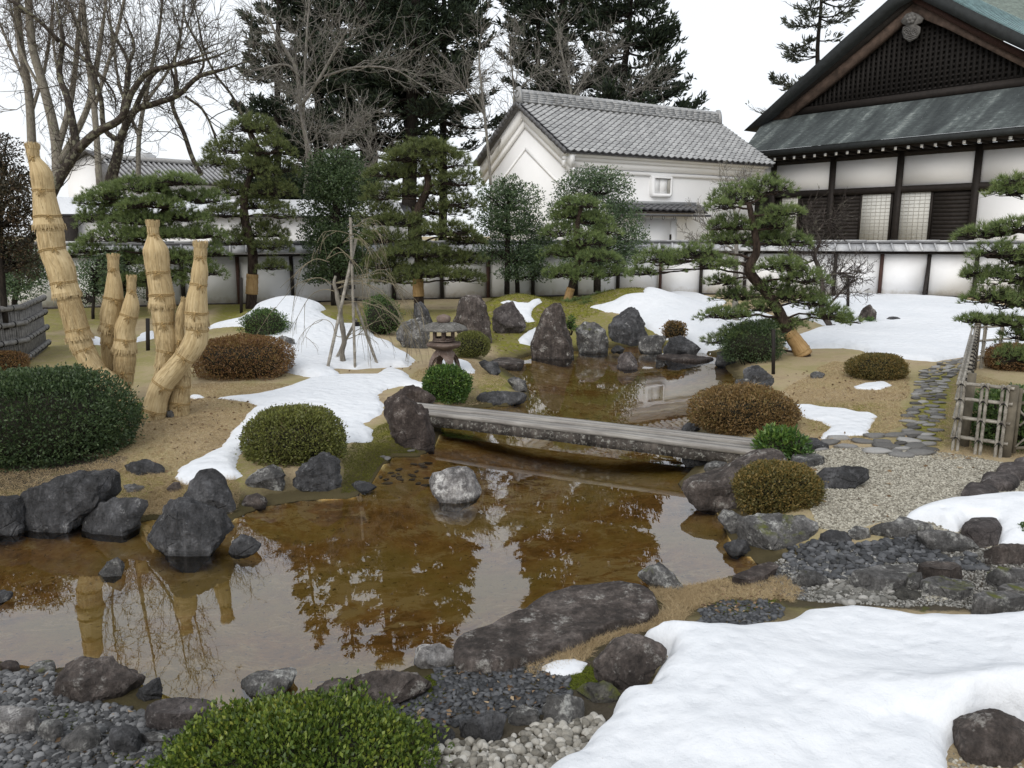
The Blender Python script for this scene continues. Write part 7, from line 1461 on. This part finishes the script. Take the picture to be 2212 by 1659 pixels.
# ------------------------------------------------------------------ stone path
M['pave'] = None
path_px = [(1925, 985), (1940, 960), (1955, 920), (1972, 875), (1985, 830), (1995, 800), (2030, 785), (2075, 775), (2110, 770), (2110, 788), (2075, 800), (2048, 820), (2036, 860), (2030, 900), (2020, 950), (2010, 985)]
path_px2 = [(1745, 962), (1800, 950), (1880, 942), (1960, 935), (2010, 945), (2000, 985), (1930, 985), (1850, 972), (1760, 975)]
rng = np.random.default_rng(21); proto = []; M['pave'] = peb_mat('path_stone', (.06, .057, .053), (.15, .146, .14), (.30, .295, .285), .85)
for k_ in range(8):
    v, f = rock_ball(60 + k_, 2, 5, .16); v = v * [1, .62, .28]; v[:, 2] = np.where(v[:, 2] > .12, .12 + (v[:, 2] - .12) * .3, v[:, 2]); proto.append(MB().add(v, f).mesh('stone', M['pave'], True))
pth = bpy.data.objects.new('path', None); COL.objects.link(pth); pth['kind'] = 'structure'; pth.location = ground(1990, 880)
pts = []
for poly, need in ((path_px2, .25), (path_px, .165)):
    pg = gpoly(poly); x0, y0 = pg[:, :2].min(0); x1, y1 = pg[:, :2].max(0); tries = 0
    while tries < 6000 and len(pts) < (60 if poly is path_px2 else 298):
        tries += 1; x, y = rng.uniform(x0, x1), rng.uniform(y0, y1); f = (y - 9) / 6; nd = need * (1.2 - .25 * min(1, max(0, f)))
        if not in_poly(np.array(x), np.array(y), pg): continue
        if all((x - a) ** 2 / 1.6 + (y - b) ** 2 > (nd * .72) ** 2 for a, b, _ in pts): pts.append((x, y, nd))
for x, y, nd in pts:
    s = nd * rng.uniform(.58, .78); linkcopy(proto[rng.integers(8)], 'stone', (x, y, float(hgt(x, y)) + .012), pth, (0, 0, rng.normal(0, .35)), (s, s * rng.uniform(.85, 1.2), s))

# ------------------------------------------------------------------ pebbles and gravel
M['peb_dark'] = peb_mat('black_pebble', (.020, .021, .023), (.052, .054, .058), (.105, .108, .115), .55)
M['peb_grey'] = peb_mat('grey_pebble', (.022, .022, .023), (.066, .067, .069), (.19, .19, .192), .65)
M['peb_pale'] = peb_mat('pale_pebble', (.085, .078, .064), (.235, .22, .19), (.41, .395, .36), .75)
M['peb_mid'] = peb_mat('mid_grey_pebble', (.06, .058, .05), (.17, .165, .15), (.33, .32, .30), .75)
M['peb_gravel'] = peb_mat('pale_gravel', (.13, .118, .092), (.30, .28, .23), (.48, .455, .385), .8)
def scatter_pts(pts, n, rng, mind=0.0, wet=False):
    pg = gpoly(pts); x0, y0 = pg[:, :2].min(0); x1, y1 = pg[:, :2].max(0); X = rng.uniform(x0, x1, n * 4); Y = rng.uniform(y0, y1, n * 4)
    k = poly_dist(X, Y, pg) + .10 * noise(np.stack([X, Y, X * 0], 1), 2.5) > 0; X, Y = X[k], Y[k]
    if mind:                                                  # thin on a grid so that stones do not sit inside each other
        key = np.floor(X / mind).astype(int) * 100003 + np.floor(Y / mind).astype(int); _, i_ = np.unique(key, return_index=True); i_ = rng.permutation(i_); X, Y = X[i_], Y[i_]
    X, Y = X[:n], Y[:n]; return np.stack([X, Y, hgt(X, Y)], 1)
def stones(name, label, pts, n, size, mat, seed, flat=.55, sub=1, mind=0.0, lift=.2, var=(.6, 1.35)):
    rng = np.random.default_rng(seed); p = scatter_pts(pts, n, rng, mind); n = len(p); v, f = ico(sub); nv = len(v)
    s = size * rng.uniform(*var, n); sc3 = np.stack([s * rng.uniform(.9, 1.3, n), s * rng.uniform(.65, 1.0, n), s * flat * rng.uniform(.8, 1.2, n)], 1)
    V = v[None] * (1 + .16 * rng.normal(size=(n, nv, 1)) * (sub < 2)) * sc3[:, None, :]; R = rand_rot(rng, n); tilt = rng.normal(0, .25, (n, 2)); a = rng.uniform(0, 6.28, n)
    ca, sa = np.cos(a), np.sin(a); X = V[..., 0] * ca[:, None] - V[..., 1] * sa[:, None]; Y = V[..., 0] * sa[:, None] + V[..., 1] * ca[:, None]; Z = V[..., 2] + tilt[:, :1] * V[..., 0] + tilt[:, 1:] * V[..., 1]
    W = np.stack([X, Y, Z], -1) + p[:, None, :] + [0, 0, 1] * (sc3[:, 2:, None] * lift)
    o = MB().add(W.reshape(-1, 3), (f[None] + np.arange(n)[:, None, None] * nv).reshape(-1, 3)).obj(name, M[mat], smooth=sub > 1, origin=W.reshape(-1, 3).mean(0)); o['kind'] = 'stuff'
    if label: o['label'] = label
    return o
def pebble_things(name, label, group, pts, n, size, mat, seed, flat, mind):
    rng = np.random.default_rng(seed); p = scatter_pts(pts, n, rng, mind); pr = []
    for k_ in range(10):
        v, f = rock_ball(200 + k_ + seed, 3, 6, .14, (.7, .98)); pr.append(MB().add(v * [1, .8, flat], f).mesh(name, M[mat], True))
    for q in p:
        s = size * rng.uniform(.7, 1.3); o = linkcopy(pr[rng.integers(10)], name, q + [0, 0, s * flat * .35], None, (rng.normal(0, .2), rng.normal(0, .2), rng.uniform(0, 6.28)), (s, s, s)); tag(o, label, 'pebble', group)
stones('gravel', 'pale gravel court beside the bamboo fence', GRAVEL_PX, 34000, .0125, 'peb_gravel', 1, .6, 1, .021)
BLACK = P([(330, 480), (450, 500), (620, 478), (700, 470), (830, 455), (890, 480), (940, 535), (1040, 562), (1150, 560), (1200, 590), (1190, 620), (1100, 625), (950, 590), (760, 590), (640, 612), (540, 665), (440, 660), (330, 620), (230, 610), (220, 580), (270, 500)], 'B4')
pebble_things('black_pebble', 'smooth dark pebble in the dry stream between the grey edging rocks', 'dark pebbles of the dry stream', BLACK, 290, .046, 'peb_dark', 5, .55, .062)
stones('black_pebbles', 'smaller dark pebbles of the dry stream', BLACK, 1100, .036, 'peb_dark', 6, .5, 2, .048, .0)
PALE = P([(1000, 1560), (1110, 1540), (1240, 1520), (1440, 1500), (1600, 1440), (1760, 1380), (1990, 1380), (1900, 1530), (1800, 1640), (1720, 1720), (1650, 1800), (1040, 1800), (1000, 1680)], 'B2')
pebble_things('pale_pebble', 'pale rounded pebble in the drift beside the snow edge', 'pale pebbles beside the near snowdrift', PALE, 280, .034, 'peb_pale', 9, .72, .052)
stones('pale_pebbles', 'smaller pale pebbles between the larger ones', PALE, 1300, .022, 'peb_pale', 10, .7, 2, .034, .1)
UP = P([(330, 760), (410, 690), (480, 665), (560, 680), (700, 690), (800, 700), (850, 740), (760, 790), (640, 790), (500, 790)], 'B4')
stones('pale_stream_pebbles', 'pale pebbles spilling from the dry stream', UP, 900, .032, 'peb_mid', 12, .6, 2, .05, .1)
stones('fine_gravel', 'fine pale gravel by the flat slabs', P([(890, 740), (1000, 750), (1100, 780), (1060, 815), (900, 815), (860, 770)], 'B4'), 1500, .014, 'peb_gravel', 13, .6, 1, .02)
stones('fine_gravel', 'gravel around the round speckled boulder', [(2050, 1640), (2212, 1540), (2400, 1600), (2400, 1900), (2100, 1900)], 900, .013, 'peb_gravel', 19, .6, 1, .02)
stones('fine_gravel', 'sandy gravel between the stones of the dry stream', [(1650, 1228), (1740, 1195), (2150, 1200), (2300, 1230), (2300, 1320), (1960, 1318), (1820, 1296), (1720, 1300)], 6500, .013, 'peb_mid', 20, .6, 1, .018, .3)
GREY = [(-60, 1440), (110, 1458), (130, 1500), (300, 1545), (480, 1545), (520, 1540), (640, 1520), (620, 1600), (500, 1800), (-200, 1800)]
stones('grey_pebbles', 'grey beach pebbles on the near shore', GREY, 3600, .026, 'peb_grey', 14, .55, 2, .036, .15)
stones('grey_chips', 'small stone chips between the beach pebbles', GREY, 6000, .013, 'peb_grey', 15, .6, 1, .016, .3)
DARK = P([(620, 1330), (880, 1300), (1000, 1240), (1060, 1190), (1010, 1130), (1060, 1090), (1200, 1070), (1400, 1010), (1560, 1040), (1800, 1140), (1790, 1240), (1760, 1330), (1560, 1320), (1450, 1330), (1180, 1420), (980, 1420), (900, 1420), (760, 1380)], 'B2')
stones('slate_chips', 'dark slate chips sloping down from the big flat slab', DARK, 3400, .026, 'peb_dark', 16, .38, 1, .03, .25)
stones('slate_chips', 'dark slate chips in the mossy hollow by the snowdrift', [(1500, 1318), (1560, 1300), (1650, 1296), (1700, 1312), (1690, 1335), (1600, 1350), (1510, 1352)], 700, .024, 'peb_dark', 17, .4, 1, .03, .25)
stones('slate_chips', 'dark gravel around the rocks of the stream mouth', [(1640, 1225), (1720, 1215), (1760, 1260), (1740, 1300), (1690, 1290), (1600, 1250)], 500, .02, 'peb_grey', 18, .5, 1, .03, .25)

# ------------------------------------------------------------------ dry grass, leaves
M['dry_grass'] = foliage_mat('dry_grass_blades', [(.1, (.25, .18, .095)), (.5, (.44, .34, .20)), (.8, (.57, .46, .29)), (.95, (.64, .54, .37))], .8, spec=.15)
M['moss_blade'] = foliage_mat('moss_tufts', [(.1, (.05, .052, .010)), (.5, (.11, .115, .020)), (.9, (.19, .185, .036))], .9, spec=.1)
M['moss_bright'] = foliage_mat('bright_moss', [(.1, (.05, .065, .010)), (.5, (.12, .15, .022)), (.9, (.20, .23, .04))], .9, spec=.1)
def grass(label, pts, n, L, w, mat, seed, lay=.8, name='grass'):
    rng = np.random.default_rng(seed); p = scatter_pts(pts, n, rng); n = len(p); ok_ = -poly_dist(p[:, 0], p[:, 1], POND) > .03; p = p[ok_]; n = len(p)
    d = unit(rng.normal(size=(n, 3)) * [lay, lay, .25] + [0, 0, .8]); s = unit(np.cross(d, rng.normal(size=(n, 3)))) * w * .5; Ls = L * rng.uniform(.5, 1.3, (n, 1)); m_ = p + d * Ls * .6; tp = p + d * Ls + np.stack([d[:, 0], d[:, 1], -np.ones(n) * .35], 1) * Ls * .35
    v = np.stack([p - s, p + s, m_ + s * .7, m_ - s * .7, tp], 1).reshape(-1, 3); i = np.arange(n)[:, None] * 5; mb = MB(); mb.add(v, i + [0, 1, 2, 3]); mb.f.append(i + [3, 2, 4])
    o = mb.obj(name, M[mat], origin=p.mean(0)); o['kind'] = 'stuff'; o['label'] = label
grass('dry grass fringe along the big flat slab', [(1140, 1430), (1260, 1385), (1400, 1345), (1425, 1315), (1370, 1268), (1340, 1255), (1400, 1265), (1490, 1262), (1540, 1275), (1530, 1310), (1480, 1345), (1400, 1362), (1290, 1400), (1270, 1425), (1170, 1455)], 16000, .055, .0022, 'dry_grass', 31)
grass('dry grass on the tongue beside the stream mouth', [(1480, 1262), (1560, 1252), (1700, 1250), (1745, 1280), (1710, 1310), (1690, 1296), (1560, 1296), (1500, 1325), (1440, 1300)], 14000, .05, .0022, 'dry_grass', 32)
grass('dry lawn around the straw wrapped trunks', [(200, 1010), (300, 890), (420, 830), (620, 830), (540, 900), (480, 960), (400, 1010), (380, 1090), (300, 1110), (270, 1020)], 42000, .032, .004, 'dry_grass', 33, 1.3)
grass('dry lawn around the lantern', [(860, 860), (900, 800), (980, 770), (1060, 800), (1110, 830), (1060, 870), (960, 870)], 14000, .035, .005, 'dry_grass', 34, 1.3)
grass('dry lawn beside the stone path', [(1700, 840), (1800, 780), (1960, 800), (1960, 900), (1880, 960), (1740, 960), (1700, 900)], 36000, .035, .005, 'dry_grass', 35, 1.3)
grass('dry grass under the fence', [(2010, 990), (2040, 880), (2070, 800), (2200, 830), (2240, 990), (2130, 990)], 14000, .035, .004, 'dry_grass', 36, 1.2)
grass('dry grass between the near left bank rocks', [(-60, 1015), (290, 1000), (400, 1050), (330, 1110), (-60, 1105)], 14000, .05, .003, 'dry_grass', 40, 1.0)
grass('moss on the slope beside the bridge rock', [(745, 985), (790, 950), (845, 905), (870, 940), (910, 985), (860, 1010), (800, 1050), (745, 1065)], 16000, .022, .004, 'moss_blade', 37, 1.2, 'moss')
grass('moss covering the far mounds', [(1035, 690), (1060, 645), (1118, 622), (1180, 640), (1240, 648), (1345, 618), (1400, 634), (1300, 668), (1180, 720), (1100, 720)], 22000, .05, .012, 'moss_blade', 38, 1.2, 'moss')
grass('grass clumps over the near left rocks', [(285, 1115), (330, 1060), (400, 1040), (470, 1010), (520, 1050), (500, 1110), (400, 1060), (330, 1140)], 9000, .05, .003, 'dry_grass', 39)
for k_, pm_ in enumerate(([(60, 1530), (130, 1515), (190, 1545), (150, 1580), (80, 1570)], [(240, 1630), (300, 1618), (310, 1650), (250, 1656)], [(880, 1480), (930, 1452), (975, 1452), (960, 1500), (900, 1530)], [(1080, 1430), (1130, 1425), (1150, 1445), (1090, 1450)], [(1510, 1300), (1580, 1285), (1690, 1290), (1650, 1318), (1540, 1330)], [(1225, 1470), (1270, 1440), (1290, 1460), (1250, 1490)])):
    grass('bright moss growing between the near shore pebbles', pm_, 2600, .016, .004, 'moss_bright', 50 + k_, 1.3, 'moss')
t = NT('fallen_leaf'); M['litter'] = t.bsdf(t.ramp(t.n('NewGeometry').outputs['Random Per Island'], [(.1, (.09, .055, .03)), (.5, (.19, .125, .07)), (.9, (.32, .24, .15))]), .8)
for k_, (pg, n) in enumerate(((GREY, 90), (DARK, 90), ([(480, 1000), (330, 1080), (280, 1000), (420, 860), (640, 840), (560, 920)], 170), ([(1700, 800), (1960, 800), (1960, 960), (1720, 960)], 170), ([(1500, 1270), (1700, 1255), (1700, 1310), (1520, 1330)], 160), ([(1040, 700), (1300, 660), (1290, 700), (1060, 770)], 150), (GRAVEL_PX, 50), ([(420, 740), (560, 700), (680, 690), (880, 760), (1000, 860), (840, 850)], 140))):
    r_ = np.random.default_rng(90 + k_); p = scatter_pts(pg, n, r_); p = p[-poly_dist(p[:, 0], p[:, 1], POND) > .05]; L_ = .045 if p[:, 1].mean() < 8 else .06
    o = leaves(MB(), p + [0, 0, .015], r_.normal(size=p.shape) * [1, 1, .12], L_, L_ * .5, r_, 0, .5).obj('fallen_leaves', M['litter'], origin=p.mean(0)); o['kind'] = 'stuff'; o['label'] = 'scattered brown fallen leaves'
# cobbles under the shallow water below the bridge rock
rng = np.random.default_rng(44)
for k_ in range(26):
    x, y = rng.uniform(815, 925), rng.uniform(985, 1045); q = on(x, y, -.05); z = float(hgt(q[0], q[1])); s = rng.uniform(.045, .085)
    o = linkcopy(proto[k_ % 8], 'cobble', (q[0], q[1], z + .01), None, (0, 0, rng.uniform(0, 6.28)), (s, s, s)); o.data = proto[k_ % 8]; tag(o, 'rounded cobble under shallow water below the bridge rock', 'cobble', 'cobbles in the shallows')
